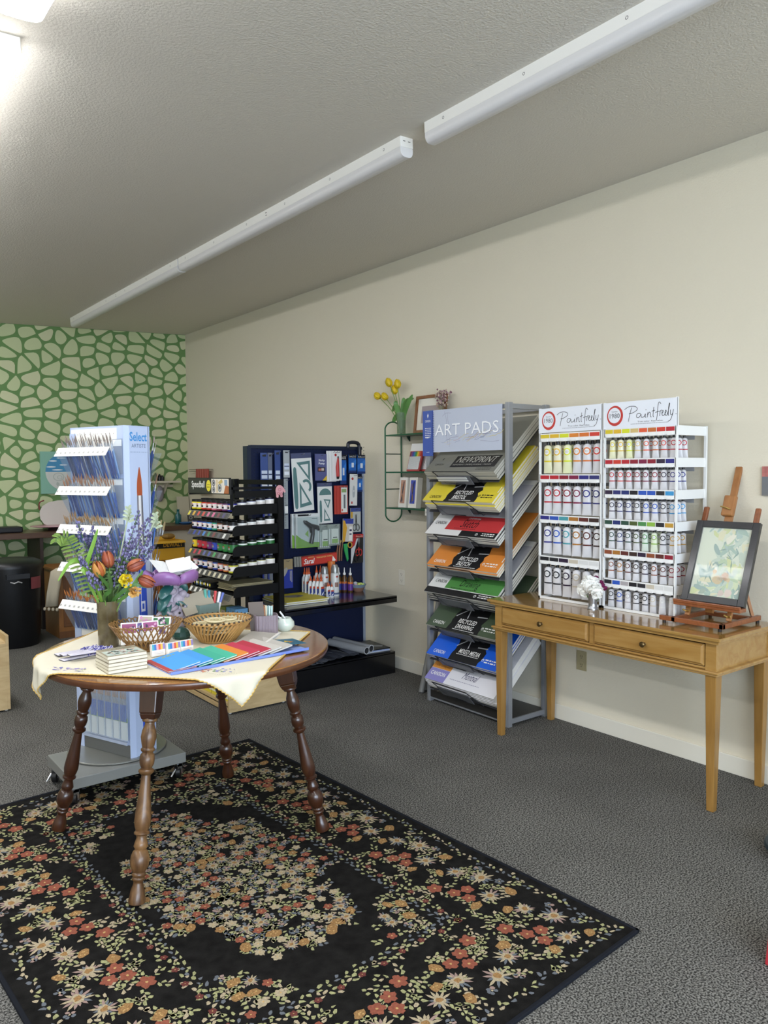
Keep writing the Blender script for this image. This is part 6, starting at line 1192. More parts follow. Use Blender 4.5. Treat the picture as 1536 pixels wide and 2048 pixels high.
# tulips in the vase
om = [M('#95482e', .45), M('#a65a38', .45), M('#84402e', .45)]
for i, (x, y, z, tl, mt, nm) in enumerate(((.958,3.03,1.075,(-.35,-.2,.9),[M('#b0602f', .45), M('#c28a45', .45)],'orange yellow, at the left'),(1.0,3.06,1.105,(-.1,.2,.9),om,'dark orange, half hidden at the centre'),(1.055,3.02,1.10,(.8,-.2,.35),om,'rust orange, pointing right at the centre'),(1.10,3.02,1.062,(.6,-.3,-.35),om,'rust orange, wide open at the right'))):
    o = tulip(tuple(ori), W2((x,y,z)), .070, .026, mt, 'orange_tulip', 'tulip in the stoneware vase, %s' % nm, 'orange tulips in the stoneware vase', tilt=tl, seed=i+5)
def ruffle(name, label, p, r, cols, n=46, flat_=.8):
    t = flower_root(name, label, None); c = Vector(W2(p)); mb = MB(*[M(h, .6) for h in cols])
    for k in range(n):
        v = Vector((random.gauss(0,1), random.gauss(-.3,1), random.gauss(.25,.8))).normalized(); u = v.cross(Vector((random.random(),random.random(),random.random()))).normalized(); w_ = v.cross(u); s_ = r*.42; mb.k = k % len(cols); q = c+v*r*random.uniform(.4,.9)
        mb.add([tuple(q-v*r*.3), tuple(q+u*s_*.8), tuple(q+u*s_*.5+w_*s_*.6+v*s_*.3), tuple(q+w_*s_*.9+v*s_*.15), tuple(q-u*s_*.5+w_*s_*.6+v*s_*.3), tuple(q-u*s_*.8)], [(0,1,2,3),(0,3,4,5)])
    mb.flat = 1; mb.build('petals', t); MB(stm).tube(curve3(ori, p, 0), .0022, 5).build('stem', t)
random.seed(104)
ruffle('yellow_flower', 'bright yellow ruffled flower at the front of the bouquet', (1.047,3.01,1.058), .030, ('#e3c81a','#e8d530','#d6b414')); ruffle('apricot_flower', 'pale apricot flower low at the right of the bouquet', (1.082,3.02,1.005), .028, ('#d9a85a','#e0b870','#c9944a'))
# bookmarks with tassels
random.seed(110)
for i, (x, y, rz, z) in enumerate(((.870,3.090,42,.004),(.875,3.030,39,.013),(.885,2.968,37,.022),(.865,3.01,46,.0))):
    t = item('bookmark', 'white bookmark with a blue and violet tassel, %s' % ('farthest of the fan','second from the back','nearest one on top','lowest, mostly hidden')[i], 'bookmark', x, y, R(rz-36), z, 'tasselled bookmarks'); MB(M('#3f3a4a', .5)).box(-.075,.075,-.021,.021,-.001,.0015).use(M('#e4e0ea', .5)).box(-.074,.074,-.020,.020,.0015,.003).build('card', t); mb = flatmb(M('#8a88b8', .6)).stroke([(-.06,.0),(.02,.001)], .002, .0034).rect(-.07,.07,.015,.0165,.0034).rect(-.07,.07,-.0165,-.015,.0034); mb.build('border_print', t)
    mb = MB(M('#4a489a', .6), M('#c9c6dc', .6))
    for k in range(26): mb.k = k % 2; a = random.uniform(0,1); mb.tube([(.02+.06*a, random.uniform(-.014,.014), .004), (.03+.06*a, random.uniform(-.016,.016), .012), (.04+.05*a, random.uniform(-.014,.014), .004)], .0022, 4)
    mb.build('tassel', t)
# stack of small printed books
for k in range(5):
    t = item('printed_booklet', 'small cream booklet %s' % ('with a pale floral cover, topmost of the stack at the table front' if k == 4 else 'in the stack at the table front, %s from the bottom' % WORDS[k]), 'booklet', .932+random.uniform(-.002,.002), 2.745+random.uniform(-.002,.002), R(1+random.uniform(-1.5,1.5)), .0125*k, 'stack of small cream booklets')
    MB(M('#ded7c4', .7)).box(-.069,.069,-.064,.064,.0012,.0106).use(M('#cfc6b0', .6)).use(M('#9c927c', .6)).box(-.0702,.0702,-.0652,.0652,.0,.0014).box(-.0695,.0695,-.0645,.0645,.0106,.0118).build('pages', t)
    if k == 4:
        mb = flatmb(M('#b9c4ba', .7)).rect(-.064,.064,-.055,.022,.0121)
        for q in range(30): mb.use(M(random.choice(('#c9a49a','#a3b5ae','#d0c7ac','#9aa8a0')), .7)).poly(blob(random.uniform(-.055,.055), random.uniform(-.047,.015), .008, 7, .4), .0123)
        mb.use(M('#7f8470', .7)); greek(mb, -.055,.055,.045,.008,.0122); greek(mb, -.045,.05,.033,.006,.0122)
        for q in range(3): mb.use(M('#b0857c', .7)).rect(-.04+.034*q,-.038+.034*q,-.055,.022,.0124)
        mb.build('cover_print', t)
# lattice basket
wick = M('#94703f', .45, kind='wood', h2='#7a5730', vscale=40); wick2 = M('#b98f55', .45, kind='wood', h2='#a07a42', vscale=40); darkw = M('#3a2a1a', .5)
BX, BY = 1.115, 2.985
t = item('lattice_basket', 'open woven lattice basket of printed cards behind the small soaps', 'basket', BX, BY)
mb = MB(wick).lathe([(.001,.001),(.068,.001),(.070,.006),(.001,.005)], 30, cap=False); mb.build('basket_base', t); mb = MB(wick)
def bk(a, f): r = .066+.072*f**.9; return (r*cos(a)*(1.0), r*sin(a)*.9, .004+.098*f)
for k in range(34):
    a = 2*pi*k/34
    for s_ in (-1, 1): mb.tube([bk(a+s_*.34*f, f) for f in (0,.25,.5,.75,1.0)]+[bk(a+s_*.36, 1.04)], [.0028]*6, 5)
for s_ in range(34): a = 2*pi*s_/34+.09; mb.tube([bk(a-.09,1.0), bk(a,1.07), bk(a+.09,1.0)], .0026, 5)
mb.build('lattice', t); mb = MB(wick); mb.tube([bk(2*pi*k/36, .03) for k in range(37)], .004, 6).tube([bk(2*pi*k/36, .45) for k in range(37)], .0022, 5); mb.build('hoop', t)
random.seed(112)
for i, (dx, dy, z, rx, rz, w_, h_, c1, nm) in enumerate(((-.075,-.015,.045,80,0,.062,.085,'#8f3f6a','at the left edge of the lattice basket'),(.01,-.02,.045,74,12,.065,.08,'#9a4a7c','at the front centre of the lattice basket'),(.005,.03,.055,72,-25,.062,.09,'#b5a894','with a spiral, at the back of the lattice basket'),(.06,.0,.058,66,-18,.075,.07,'#3f7a4a','leaning right in the lattice basket'),(-.02,.02,.04,60,30,.06,.08,'#7a6fae','low in the middle of the lattice basket'),(.04,-.03,.028,55,5,.06,.07,'#5a3f6a','deep at the front right of the lattice basket'))):
    t = item('sticker_card', 'small white card printed in %s %s' % ('green' if i == 3 else 'plum' if i < 2 else 'grey' if i == 2 else 'violet', nm), 'card', BX+dx, BY+dy, R(rz-36), z+.028, 'printed cards in the lattice basket'); t.rotation_euler = (R(rx), 0, R(rz-20))
    MB(M('#ece9e6', .5)).box(-w_/2,w_/2,-h_/2,h_/2,-.003,0).build('card_stock', t); mb = flatmb(M(c1, .5)).rect(-w_*.42,w_*.42,h_*.02,h_*.44,.0005)
    for q in range(7): mb.use(M(random.choice((c1,'#c98ab0','#e0c4d4','#3a2a44')), .5)).poly(blob(random.uniform(-w_*.35,w_*.35), random.uniform(h_*.08,h_*.4), .006, 7, .4), .0008)
    if i == 2: mb.use(M('#a9a5a8', .5)).ring(0,-h_*.15,.010,.012,.0006,16).ring(0,-h_*.15,.005,.0065,.0006,14)
    mb.build('printed_pattern', t)
# striped soap boxes
for i, (x, y, rz) in enumerate(((1.102,2.835,2),(1.158,2.820,6),(1.213,2.826,6))):
    t = item('striped_box', 'small white box with watercolour stripes on top, %s of the three' % ('left','middle','right')[i], 'box', x, y, R(rz), 0, 'small striped boxes'); t.rotation_euler = (R(-8), 0, R(rz))
    MB(M('#e9e4df', .5)).box(-.027,.027,-.010,.010,0,.048).build('carton', t, bevel=.002); mb = flatmb()
    for q, h in enumerate(('#4aa0b0','#3f6fb8','#d9a0a8','#d2553f','#dfb04a','#8a78b0')): mb.use(M(h, .5)).add([(-.0255+.0085*q,-.0106,.024),(-.017+.0085*q,-.0106,.024),(-.017+.0085*q,-.0106,.046),(-.0255+.0085*q,-.0106,.046)], [(0,1,2,3)])
    for q in range(2): mb.use(M('#c9bdb8', .5)).add([(-.018,-.0106,.010+.005*q),(.018,-.0106,.010+.005*q),(.018,-.0106,.0115+.005*q),(-.018,-.0106,.0115+.005*q)], [(0,1,2,3)])
    mb.build('stripes', t)
# coiled-rim basket with round crochet coasters
CX_, CY_ = 1.405, 2.945
t = item('bamboo_basket', 'shallow bamboo basket with a dark wrapped rim holding cream crochet rounds', 'basket', CX_, CY_); mb = MB(wick2)
def bb(a, f): r = .075+.065*f; return (r*cos(a), r*sin(a)*.92, .004+.082*f)
for k in range(44):
    a = 2*pi*k/44; p = [bb(a+.35*f, f) for f in (0,.5,1)]; mb.tube(p, [.004,.0045,.005], 4)
mb.build('slat', t); MB(wick2).lathe([(.001,.001),(.078,.001),(.080,.008),(.001,.006)], 30, (0,0,0), 1, .92, cap=False).build('basket_base', t)
mb = MB(wick2).tube([bb(2*pi*k/40, 1.02) for k in range(41)], .005, 6); rm = mb.build('rim', t); mb = MB(darkw)
for k in range(40): a = 2*pi*k/40; mb.tube([bb(a, 1.0), tuple(Vector(bb(a+.06, 1.08))), bb(a+.11, 1.0)], .0042, 5)
mb.build('dark_wrapping', rm)
cre = M('#d6c8a0', .8, bump=.6, bscale=500)
MB(M('#cdbf95', .85)).lathe([(.001,.03),(.085,.03),(.105,.052),(.118,.066),(.100,.068),(.06,.070),(.001,.072)], 30, (CX_,CY_,TT), 1, .92, cap=False).build('crochet_pile'); o = COL.objects[-1]
bpy.data.objects.remove(o)
for i, (dx, dy, z) in enumerate(((-.035,-.045,.070),(.05,-.045,.072),(-.06,.025,.070),(.005,.055,.074),(.055,.02,.078),(-.01,-.005,.082),(.0,.0,.052),(.02,-.02,.042),(-.02,.02,.032))):
    t = item('crochet_round', 'round cream crochet coaster in the bamboo basket, %s' % ('front left','front right','left','back','right','top centre','second layer','third layer','bottom layer')[i], 'coaster', CX_+dx, CY_+dy, 0, z, 'crochet rounds in the bamboo basket'); rr = .038 if i < 6 else .07-.008*(i-6); MB(cre).lathe([(.001,0),(rr,0),(rr,.005),(.001,.006)], 22, cap=False).build('disc', t)
    if i < 6:
        mb = MB(M('#e2d6b2', .8)).tube([(rr*cos(2*pi*q/22), rr*sin(2*pi*q/22), .004) for q in range(23)], .0028, 5).use(M('#a39468', .8)).tube([(rr*.6*cos(2*pi*q/22), rr*.6*sin(2*pi*q/22), .0055) for q in range(23)], .0012, 4).tube([(rr*.28*cos(2*pi*q/12), rr*.28*sin(2*pi*q/12), .006) for q in range(13)], .0012, 4); mb.build('stitched_ring', t)
# glazed stone
t = item('green_stone', 'dark green glazed lump between the two baskets', 'ornament', 1.30, 3.08); mb = MB(M('#2f5148', .3, var=.3, vscale=40)); random.seed(3)
mb.lathe([(.034,0),(.040,.012),(.034,.030),(.018,.044),(.002,.050)], 9); mb.build('lump', t)
# pedestal dish (rabbit-like carved stem, lotus bowl)
PXc, PYc = 1.372, 3.345
t = item('pedestal_dish', 'purple petal dish on a lilac grey carved pedestal with teal leaves', 'dish', PXc, PYc); pur = M('#9266a2', .4, var=.12, vscale=20, coat=.2); lil = M('#a39aa8', .5, bump=1, bscale=60, var=.2, vscale=25); tel = M('#1f5754', .35, coat=.3)
mb = MB(pur).lathe([(.001,.205),(.05,.208),(.085,.222),(.085,.228),(.05,.216),(.001,.213)], 28, cap=False)
for k in range(5):
    a = 2*pi*k/5+.3; c_, s_ = cos(a), sin(a); rows = []
    for f, rr, zz in ((0,.055,.203),(.35,.095,.205),(.7,.122,.225),(.9,.126,.250),(1,.116,.262),(.9,.108,.248),(.6,.088,.228),(.2,.06,.217)):
        for q in range(-3, 4): b_ = a+q/3*.66*(.85+.25*sin(pi*min(1,f))); r2 = rr-(.014*(q/3)**2)*f; rows.append((r2*cos(b_), r2*sin(b_)*.92, zz-(.020*(q/3)**2)*f))
    mb.add(rows, [(j*7+i, j*7+i+1, j*7+8+i, j*7+7+i) for j in range(7) for i in range(6)])
mb.flat = 1; mb.build('petal_bowl', t, smooth='all', solid=.006)
st2 = MB(lil); st2.lathe([(.072,0),(.077,.010),(.074,.035),(.066,.06),(.058,.09),(.053,.12),(.046,.15),(.038,.18),(.045,.205)], 22, (0,0,0), 1, .85)
random.seed(120)
for (x, y, z, r) in ((-.03,-.045,.035,.038),(.040,-.038,.038,.040),(.0,-.050,.060,.034),(.028,-.036,.085,.036),(-.022,-.032,.095,.030),(.016,-.030,.125,.034),(.034,-.042,.150,.021),(.052,-.050,.143,.011),(.026,-.034,.170,.011),(-.01,-.026,.165,.022),(.055,-.005,.06,.030),(-.052,-.008,.05,.030)): st2.ell((x,y,z), r, r*.9, r*.9, 12, 8)
for (x, y, z, dx, dz) in ((.0,-.058,.10,-.04,-.02),(.015,-.062,.09,.035,.012),(-.02,-.062,.06,-.03,.02)): st2.tube([(x,y,z),(x+dx*.5,y-.006,z+dz*.5),(x+dx,y,z+dz)], [.010,.009,.005], 8)
st2.build('carved_pedestal', t, smooth='all')
mb = MB(tel)
for P in ([(-.01,-.03,.195),(-.05,-.05,.175),(-.075,-.05,.14)],[(-.02,-.03,.16),(-.06,-.05,.13),(-.08,-.05,.085)],[(-.03,-.03,.12),(-.05,-.055,.10),(-.06,-.06,.06)],[(.02,-.02,.20),(.04,-.03,.185),(.05,-.03,.15)],[(.0,-.055,.12),(.02,-.066,.09),(.035,-.066,.065)]): leafblade(mb, P, .022)
mb.flat = 1; mb.build('teal_leaf', t, smooth='all', solid=.003)
mb = MB(BLACK)
for (x, y, z) in ((.018,-.082,.105),(-.002,-.088,.075),(-.03,-.085,.045),(.055,-.078,.045)): mb.ell((x,y,z), .006, .005, .006, 8, 5)
mb.build('black_bead', t)
for i, (dx, dy, z, rx, ry, rz, w_, h_) in enumerate(((-.05,-.02,.262,35,12,20,.085,.11),(.015,-.03,.272,28,-8,-14,.085,.10),(.06,.01,.266,30,-18,-30,.075,.10),(.03,.03,.252,22,6,8,.08,.11),(-.02,.03,.256,26,16,40,.085,.11),(.0,.0,.240,8,4,15,.09,.11),(.075,-.02,.256,20,-30,-10,.06,.09))):
    t = item('white_envelope', 'blank white envelope in the purple petal dish, %s' % ('left','front centre, largest','right','back right','back left','lowest','far right edge')[i], 'envelope', PXc+dx, PYc+dy, 0, z+.012, 'white envelopes in the purple dish'); t.rotation_euler = (R(rx), R(ry), R(rz)); MB(M('#efefee', .6)).box(-w_/2,w_/2,-h_/2,h_/2,-.002,0).build('paper', t); mb = flatmb(M('#d9d9d9', .6)).stroke([(-w_/2+.002,h_/2-.002),(0,0),(w_/2-.002,h_/2-.002)], .0012, .0004); mb.build('flap_fold', t)
# grey green pot with propped card and pens
t = item('square_pot', 'grey green square pot holding a beige card and bright markers', 'pot', 1.505, 3.29, R(14)); sg_ = M('#6f8480', .5)
mb = MB(sg_)
for q in ((-.055,-.052,-.035,.035),(.052,.055,-.035,.035),(-.052,.052,-.035,-.032),(-.052,.052,.032,.035)): mb.box(q[0],q[1],q[2],q[3],0,.098)
mb.box(-.055,.055,-.035,.035,0,.004); mb.build('pot_wall', t, bevel=.001)
t = item('beige_card', 'beige folded card sticking out of the grey green square pot', 'card', 1.475, 3.275, 0, .100); t.rotation_euler = (R(58), R(-9), R(6)); MB(M('#a39a88', .6)).box(-.088,.070,-.035,.060,-.0015,0).build('front_leaf', t); MB(M('#7d6a55', .6)).box(-.088,.070,-.033,.058,-.006,-.0045).build('back_leaf', t)
for i, (x, h, a) in enumerate((('.522','#5fb0a0',-.012),('.530','#3f8fae',.0),('.545','#cf4a4a',.018),('.555','#e8e8ea',.03),('.562','#5f6fb8',.04))):
    t = item('marker_pen', '%s marker pen standing in the grey green square pot' % ('aqua','blue','red','white','violet blue')[i], 'marker', 1+float(x), 3.295, 0, .004, 'markers in the square pot'); MB(M('#dcdcdc', .4)).tube([(0,0,0),(a*.6,0,.09)], .0055, 10).use(M(h, .4)).tube([(a*.6,0,.09),(a,0,.158-.006*i)], .0065, 10).build('marker_body', t, smooth=60)
# ribbed mauve pot with pencils and dark card
t = item('ribbed_pot', 'mauve ribbed pot of pencils near the right side of the table', 'pot', 1.615, 2.915, R(-20)); mb = MB(M('#877a82', .5)); P = []
for k in range(96): a = 2*pi*k/96; r = 1+.05*(1 if (k//2) % 2 else 0); c_, s_ = cos(a), sin(a); e = (abs(c_)**4+abs(s_)**4)**-.25; P.append((.048*e*c_*r, .040*e*s_*r))
Q = [(x*.92, y*.92) for x, y in P]; n = len(P)
mb.add([(x,y,0) for x, y in P]+[(x,y,.088) for x, y in P]+[(x,y,.088) for x, y in Q]+[(x,y,.006) for x, y in Q], [(i, (i+1)%n, n+(i+1)%n, n+i) for i in range(n)]+[(n+i, n+(i+1)%n, 2*n+(i+1)%n, 2*n+i) for i in range(n)]+[(2*n+i, 2*n+(i+1)%n, 3*n+(i+1)%n, 3*n+i) for i in range(n)]+[tuple(range(n-1,-1,-1)), tuple(range(3*n,4*n))]); mb.build('pot_wall', t)
t = item('dark_card', 'taupe card standing in the ribbed mauve pot', 'card', 1.578, 2.915, 0, .02); t.rotation_euler = (R(88), R(-6), R(-58)); MB(M('#726a66', .6)).box(-.038,.034,0,.125,-.0015,0).use(M('#5f5752', .6)).box(-.036,.032,0,.12,-.006,-.004).build('card_leaf', t)
random.seed(122)
for i, (h, x, y) in enumerate((('#a3683f',-.008,.0),('#a3683f',.0,.012),('#d9cdb0',.008,-.01),('#b5d0cc',.014,.004),('#c4dad6',.022,-.006),('#a9c6c4',.028,.010),('#b5d0cc',.032,-.012),('#8f6a4f',.040,.0),('#d9cdb0',.02,.016),('#a3683f',-.002,-.016))):
    t = item('pencil', '%s pencil in the ribbed mauve pot, %s from the left' % ({'#a3683f':'brown','#d9cdb0':'cream','#8f6a4f':'dark brown'}.get(h, 'pale aqua'), WORDS[i]), 'pencil', 1.605+x*.9, 2.915+y, 0, .007, 'pencils in the ribbed pot'); MB(M(h, .4)).tube([(0,0,0),(random.uniform(-.006,.008),random.uniform(-.006,.006),.112+random.uniform(0,.012))], .0042, 6).build('barrel', t)
# white bowl with pens
t = item('celadon_bowl', 'small rounded white glazed bowl behind the ribbed pot', 'bowl', 1.722, 2.935); MB(M('#c9d2c8', .15, coat=.6)).lathe([(.022,0),(.030,.004),(.042,.022),(.040,.040),(.028,.054),(.026,.058),(.023,.057),(.026,.050),(.036,.036),(.036,.022),(.001,.008)], 28, cap=False).build('bowl_body', t, smooth='all')
for i, (dx, dz) in enumerate(((-.045,.035),(-.030,.045))):
    t = item('white_pen', 'white pen resting in the white glazed bowl, %s' % ('left','right')[i], 'pen', 1.722+.01*i, 2.935, 0, .040, 'white pens'); MB(M('#e8e8ea', .3)).tube([(0,0,0),(dx,.01,dz)], .004, 8).build('barrel', t, smooth=60)
# envelopes at back, candle
for i in range(4):
    t = item('patterned_envelope', 'cream and gold patterned envelope behind the bamboo basket, %s' % ('lowest','second','third','topmost')[i], 'envelope', 1.665+.012*i, 3.30-.012*i, R(-18+3*i), .003+.004*i, 'patterned envelopes'); t.rotation_euler = (R(5), 0, R(-14+3*i)); MB(M(('#cfc08f','#e0d6b4','#d4c392','#e4dcc2')[i], .6)).box(-.085,.085,-.06,.06,0,.003).build('paper', t); mb = flatmb(M('#b08f4a', .6))
    for q in range(9): mb.stroke([(-.08+.018*q,-.055),(-.065+.018*q,.03)], .0018, .0033)
    mb.use(M('#b9c4a0', .6)).rect(-.083,.083,.035,.05,.0034); mb.build('gold_pattern', t)
t = item('white_stone', 'small white rounded object beside the grey green pot', 'ornament', 1.62, 3.395); MB(M('#dad6d2', .5)).ell((0,0,.016), .019, .017, .016, 14, 8).build('pebble', t, smooth='all')
# notebooks fanned on a blue tray
e_t = Vector((.515,.155)).normalized(); ang_t = math.atan2(2.565-2.50, 1.585-1.06)
NA = Vector((1.045, 2.545)); NB = Vector((1.565, 2.60)); NR = math.atan2(NB.y-NA.y, NB.x-NA.x); NL = (NB-NA).length
ctr = (1.31, 2.635)
t = item('blue_folder', 'long pale blue folder under the row of coloured notebooks', 'folder', 1.315, 2.645, R(2)); MB(M('#8fa4dc', .45)).box(-.29,.285,-.10,.095,0,.003).build('sheet', t); MB(M('#6f86d0', .4)).box(-.29,.285,-.103,-.10,0,.010).build('raised_edge', t)
ncols = [('#b8433f','red, at the far left'),('#4aa0e8','sky blue, leftmost of the blue ones'),('#459ae0','sky blue, second from the left'),('#3fae92','sea green, left one'),('#4ab89a','sea green, right one'),('#e08a3a','orange'),('#c23a55','crimson, left one'),('#b8344a','crimson, right one'),('#c9c5be','pale grey, left one'),('#bdb9b2','pale grey, right one')]
for i, (h, nm) in enumerate(ncols):
    x = 1.014+.048*max(1, i)-(.016 if i == 0 else 0); y = 2.655+.0015*i; t = item('notebook', 'thin notebook in the fanned row on the table, %s' % nm, 'notebook', x+.035, y, 0, .0125-(.0075 if i == 0 else 0), 'fanned coloured notebooks')
    t.rotation_euler = (0, R(-9 if i else -1), R(1+.5*i))
    MB(M('#d9d8d2', .7)).box(-.052,.052,-.098,.098,.001,.0045).build('pages', t); P = [(.0525,.0035)]; mb = MB(M(h, .5)).box(-.0545,.0535,-.100,.100,.0045,.0056).box(-.0545,.0535,-.100,.100,0,.001).build('cover', t)
    if i == 1: mb = flatmb(M('#a5b04a', .6)); greek(mb, -.02,.03,.07,.008,.0060); greek(mb, -.015,.02,.082,.006,.0060); mb.build('cover_print', t)
t = item('teal_card', 'dark teal printed card at the right end of the notebook row', 'card', 1.575, 2.665, R(0), .016); t.rotation_euler = (0, R(4), R(0)); MB(M('#1f5f7a', .4)).box(-.060,.055,-.055,.055,0,.0015).build('card_stock', t); mb = flatmb(M('#c9a93f', .5)).poly([(-.02,-.01),(.012,.0),(-.004,.025)], .0018).use(M('#2f8a9a', .5)).poly([(-.055,-.04),(-.01,-.045),(-.03,.0)], .0018).use(M('#d2862f', .5)).poly([(-.005,-.02),(.02,-.012),(.006,.004)], .0019); mb.build('printed_triangles', t)
t = item('grey_notebook', 'plain pale grey notebook lying at an angle on top of the fanned row', 'notebook', 1.50, 2.775, R(30), .018); t.rotation_euler = (R(4), R(2), R(-52)); MB(M('#cbc9c4', .7)).box(-.060,.062,-.082,.082,0,.006).use(M('#a9a49c', .55)).box(-.061,.061,-.084,.084,.006,.0072).build('cover', t); MB(M('#d9d6d0', .6)).box(.055,.066,-.084,.084,.010,.0115).build('loose_sheet', t)

# ================================================================ BACK OF THE SHOP
ctop = M('#4a3326', .35, kind='wood', h2='#5c4230', vscale=(6, 40, 40))
t = T('long_counter', 'dark brown worktop running along the green patterned wall', 'counter', (1.6, 7.97, 0)); MB(ctop).box(-3.2, 1.98, -.25, .255, .872, .925).build('worktop', t, bevel=.003)
[MB(M('#2a1c14', .5)).box(q, q+.03, -.24, .25, 0, .872).build('support_panel', t) for q in (.28, -1.6, 1.93)]; MB(M('#c9c4b8', .5)).box(.95, 1.93, -.20, -.18, .09, .872).build('front_panel', t)
t = T('trash_bin', 'large black plastic trash bin with a handle under the dark worktop', 'trash bin', (1.51, 7.22, 0)); bk_ = M('#0c0e12', .4)
MB(bk_).lathe([(.215,0),(.22,.01),(.255,.60),(.262,.66),(.262,.69),(.25,.69),(.24,.6),(.2,.02),(.001,.02)], 36, cap=False).build('bin_body', t, smooth=50); MB(bk_).lathe([(.268,.675),(.27,.70),(.262,.715),(.20,.745),(.001,.76)], 36, cap=False).build('lid', t, smooth=50)
mb = MB(M('#1b1d22', .4)).box(-.09,.09,-.285,-.25,.60,.64); mb.build('grip', t); mb = MB(M('#7d3a3f', .5)); mb.add([(.262*cos(a)*1.0, .262*sin(a), z) for z in (.50,.60) for a in [-1.15+.09*q for q in range(6)]], [(q,q+1,q+7,q+6) for q in range(5)]); mb.flat = 1; mb.build('red_sticker', t); mb = MB(M('#c9c9cc', .4, .6)); mb.tube([(-.06,-.268,.575),(-.03,-.275,.565),(0,-.272,.575),(.03,-.272,.565)], .006, 6); mb.build('latch', t)
pine = M('#7d4f22', .45, kind='wood', h2='#8f5f2c', vscale=(20, 20, 4)); pined = M('#5f3a18', .5, kind='wood', h2='#6f4520', vscale=(20, 20, 4))
t = T('wooden_cabinet', 'orange brown wooden cabinet behind the brush display, a cloth over its corner', 'cabinet', (2.55, 7.45, 0)); MB(pine).box(-.66,.60,-.26,.2,.0,.60).build('body', t); MB(pine).box(-.68,.62,-.28,.21,.60,.628).build('top_board', t, bevel=.004)
for x in (-.62, -.20, .22): MB(pined).box(x, x+.38, -.268, -.26, .10, .56).box(x+.02,x+.36,-.272,-.268,.13,.53).build('panel_door', t, bevel=.002)
MB(pined).box(-.66,.60,-.262,-.255,0,.06).build('plinth', t)
t = T('pompom_cloth', 'cream woven cloth with pompoms hanging over the corner of the wooden cabinet', 'cloth', (1.86, 7.14, .63)); cm = M('#c3b8a0', .9, bump=.5, bscale=300); P = [(.12,.10,.004),(.05,.02,.008),(.0,-.015,-.01),(-.02,-.02,-.10),(-.04,-.022,-.20),(-.055,-.02,-.32)]
v = []; 
for p in P:
    for q in range(5): v.append((p[0]-.045+.026*q, p[1]+.006*sin(q*1.7), p[2]))
MB(cm).add(v, [(j*5+i, j*5+i+1, j*5+6+i, j*5+5+i) for j in range(5) for i in range(4)]).build('woven_cloth', t, smooth='all', solid=.006)
for q in range(4): MB(cm).ell((-.105+.034*q, -.02, -.335-.006*q), .014, .014, .016, 8, 5).build('pompom', t, smooth='all')
t = T('yellow_tool_box', 'open yellow and black cardboard tool box on the wooden cabinet', 'box', (2.93, 7.33, .629)); yl_ = M('#d8a52a', .5); mb = MB(yl_)
for q in ((-.17,.17,-.12,-.117),(-.17,.17,.117,.12),(-.17,-.167,-.12,.12),(.167,.17,-.12,.12)): mb.box(q[0],q[1],q[2],q[3],0,.185)
mb.box(-.17,.17,-.12,.12,0,.003); mb.build('carton', t); mb = MB(M('#1d1c1a', .5)).box(-.1705,.1705,-.1206,-.12,.115,.178).box(-.1706,-.17,-.12,.12,.115,.178); bnd = mb.build('black_band', t)
mb = MB(yl_).add([(-.17,-.12,.185),(.17,-.12,.185),(.15,-.20,.17),(-.21,-.19,.17),(-.17,.12,.185),(.17,.12,.185),(.19,.16,.21),(-.16,.16,.21)], [(0,1,2,3),(4,5,6,7)]); mb.flat = 1; mb.build('flap', t, solid=.003)
txm = M('#d9a52c', .5); n_ = MB(yl_).box(0,.001,0,.001,0,.001); o = bpy.data.objects.new('brand_plate', None); bpy.data.objects.remove(o); pl_ = MB(M('#1d1c1a', .5)).box(-.06,.165,.12,.175,-.0005,0).build('brand_plate', t); frame(pl_, (0,-.1208,0), (1,0,0), (0,0,1)); text('DEWALT', pl_, (-.05,.128,.15,.166), txm, bold=.03)
MB(M('#8a6a2f', .6)).ell((.06,.02,.22), .07, .04, .03, 10, 6).build('paper_bow', t)
t = T('brush_jar', 'jar of large paint brushes standing behind the yellow tool box', 'jar', (2.93, 7.52, .629)); MB(glassmat('#cfd6d2', .5)).lathe([(.04,0),(.045,.01),(.045,.13)], 20, cap=False).build('glass', t); random.seed(130)
for i, (dx, dz, h) in enumerate(((-.06,.33,'#c9b48f'),(-.03,.36,'#e0d6c0'),(.02,.34,'#6b3a22'),(.05,.37,'#7a4a2a'),(.08,.35,'#4a2a1a'),(-.09,.30,'#8f5f3a'))):
    t2 = T('wide_brush', 'wide paint brush in the jar behind the yellow box, %s from the left' % WORDS[(1,2,3,4,5,0)[i]], 'paint brush', (2.93+dx*.2, 7.52, .635), 0, 'wide brushes in the jar'); MB(M(h, .4)).tube([(0,0,0),(dx*.6,0,dz*.6)], [.006,.009], 8).build('handle', t2); MB(fer_m).tube([(dx*.6,0,dz*.6),(dx*.75,0,dz*.75)], [.009,.012], 8).build('ferrule', t2); MB(M('#d6c9a0', .8)).tube([(dx*.75,0,dz*.75),(dx,0,dz)], [.013,.010], 8).build('bristles', t2)
t = T('black_case', 'flat black case lying on the dark worktop at the left edge', 'case', (1.66, 7.93, .9255)); MB(M('#101116', .5)).box(-.25,.10,-.10,.10,0,.055).build('case_body', t, bevel=.012)
t = T('pink_platter', 'round pink platter on a dark foot on the worktop', 'platter', (2.13, 7.98, .9255)); MB(M('#c08a94', .3, coat=.3)).lathe([(.06,.025),(.22,.032),(.27,.040),(.27,.046),(.20,.040),(.001,.038)], 48, (0,0,0), 1, .75, cap=False).build('plate', t, smooth=60); MB(M('#2a1c1c', .4)).lathe([(.12,0),(.10,.028)], 30).build('foot', t)
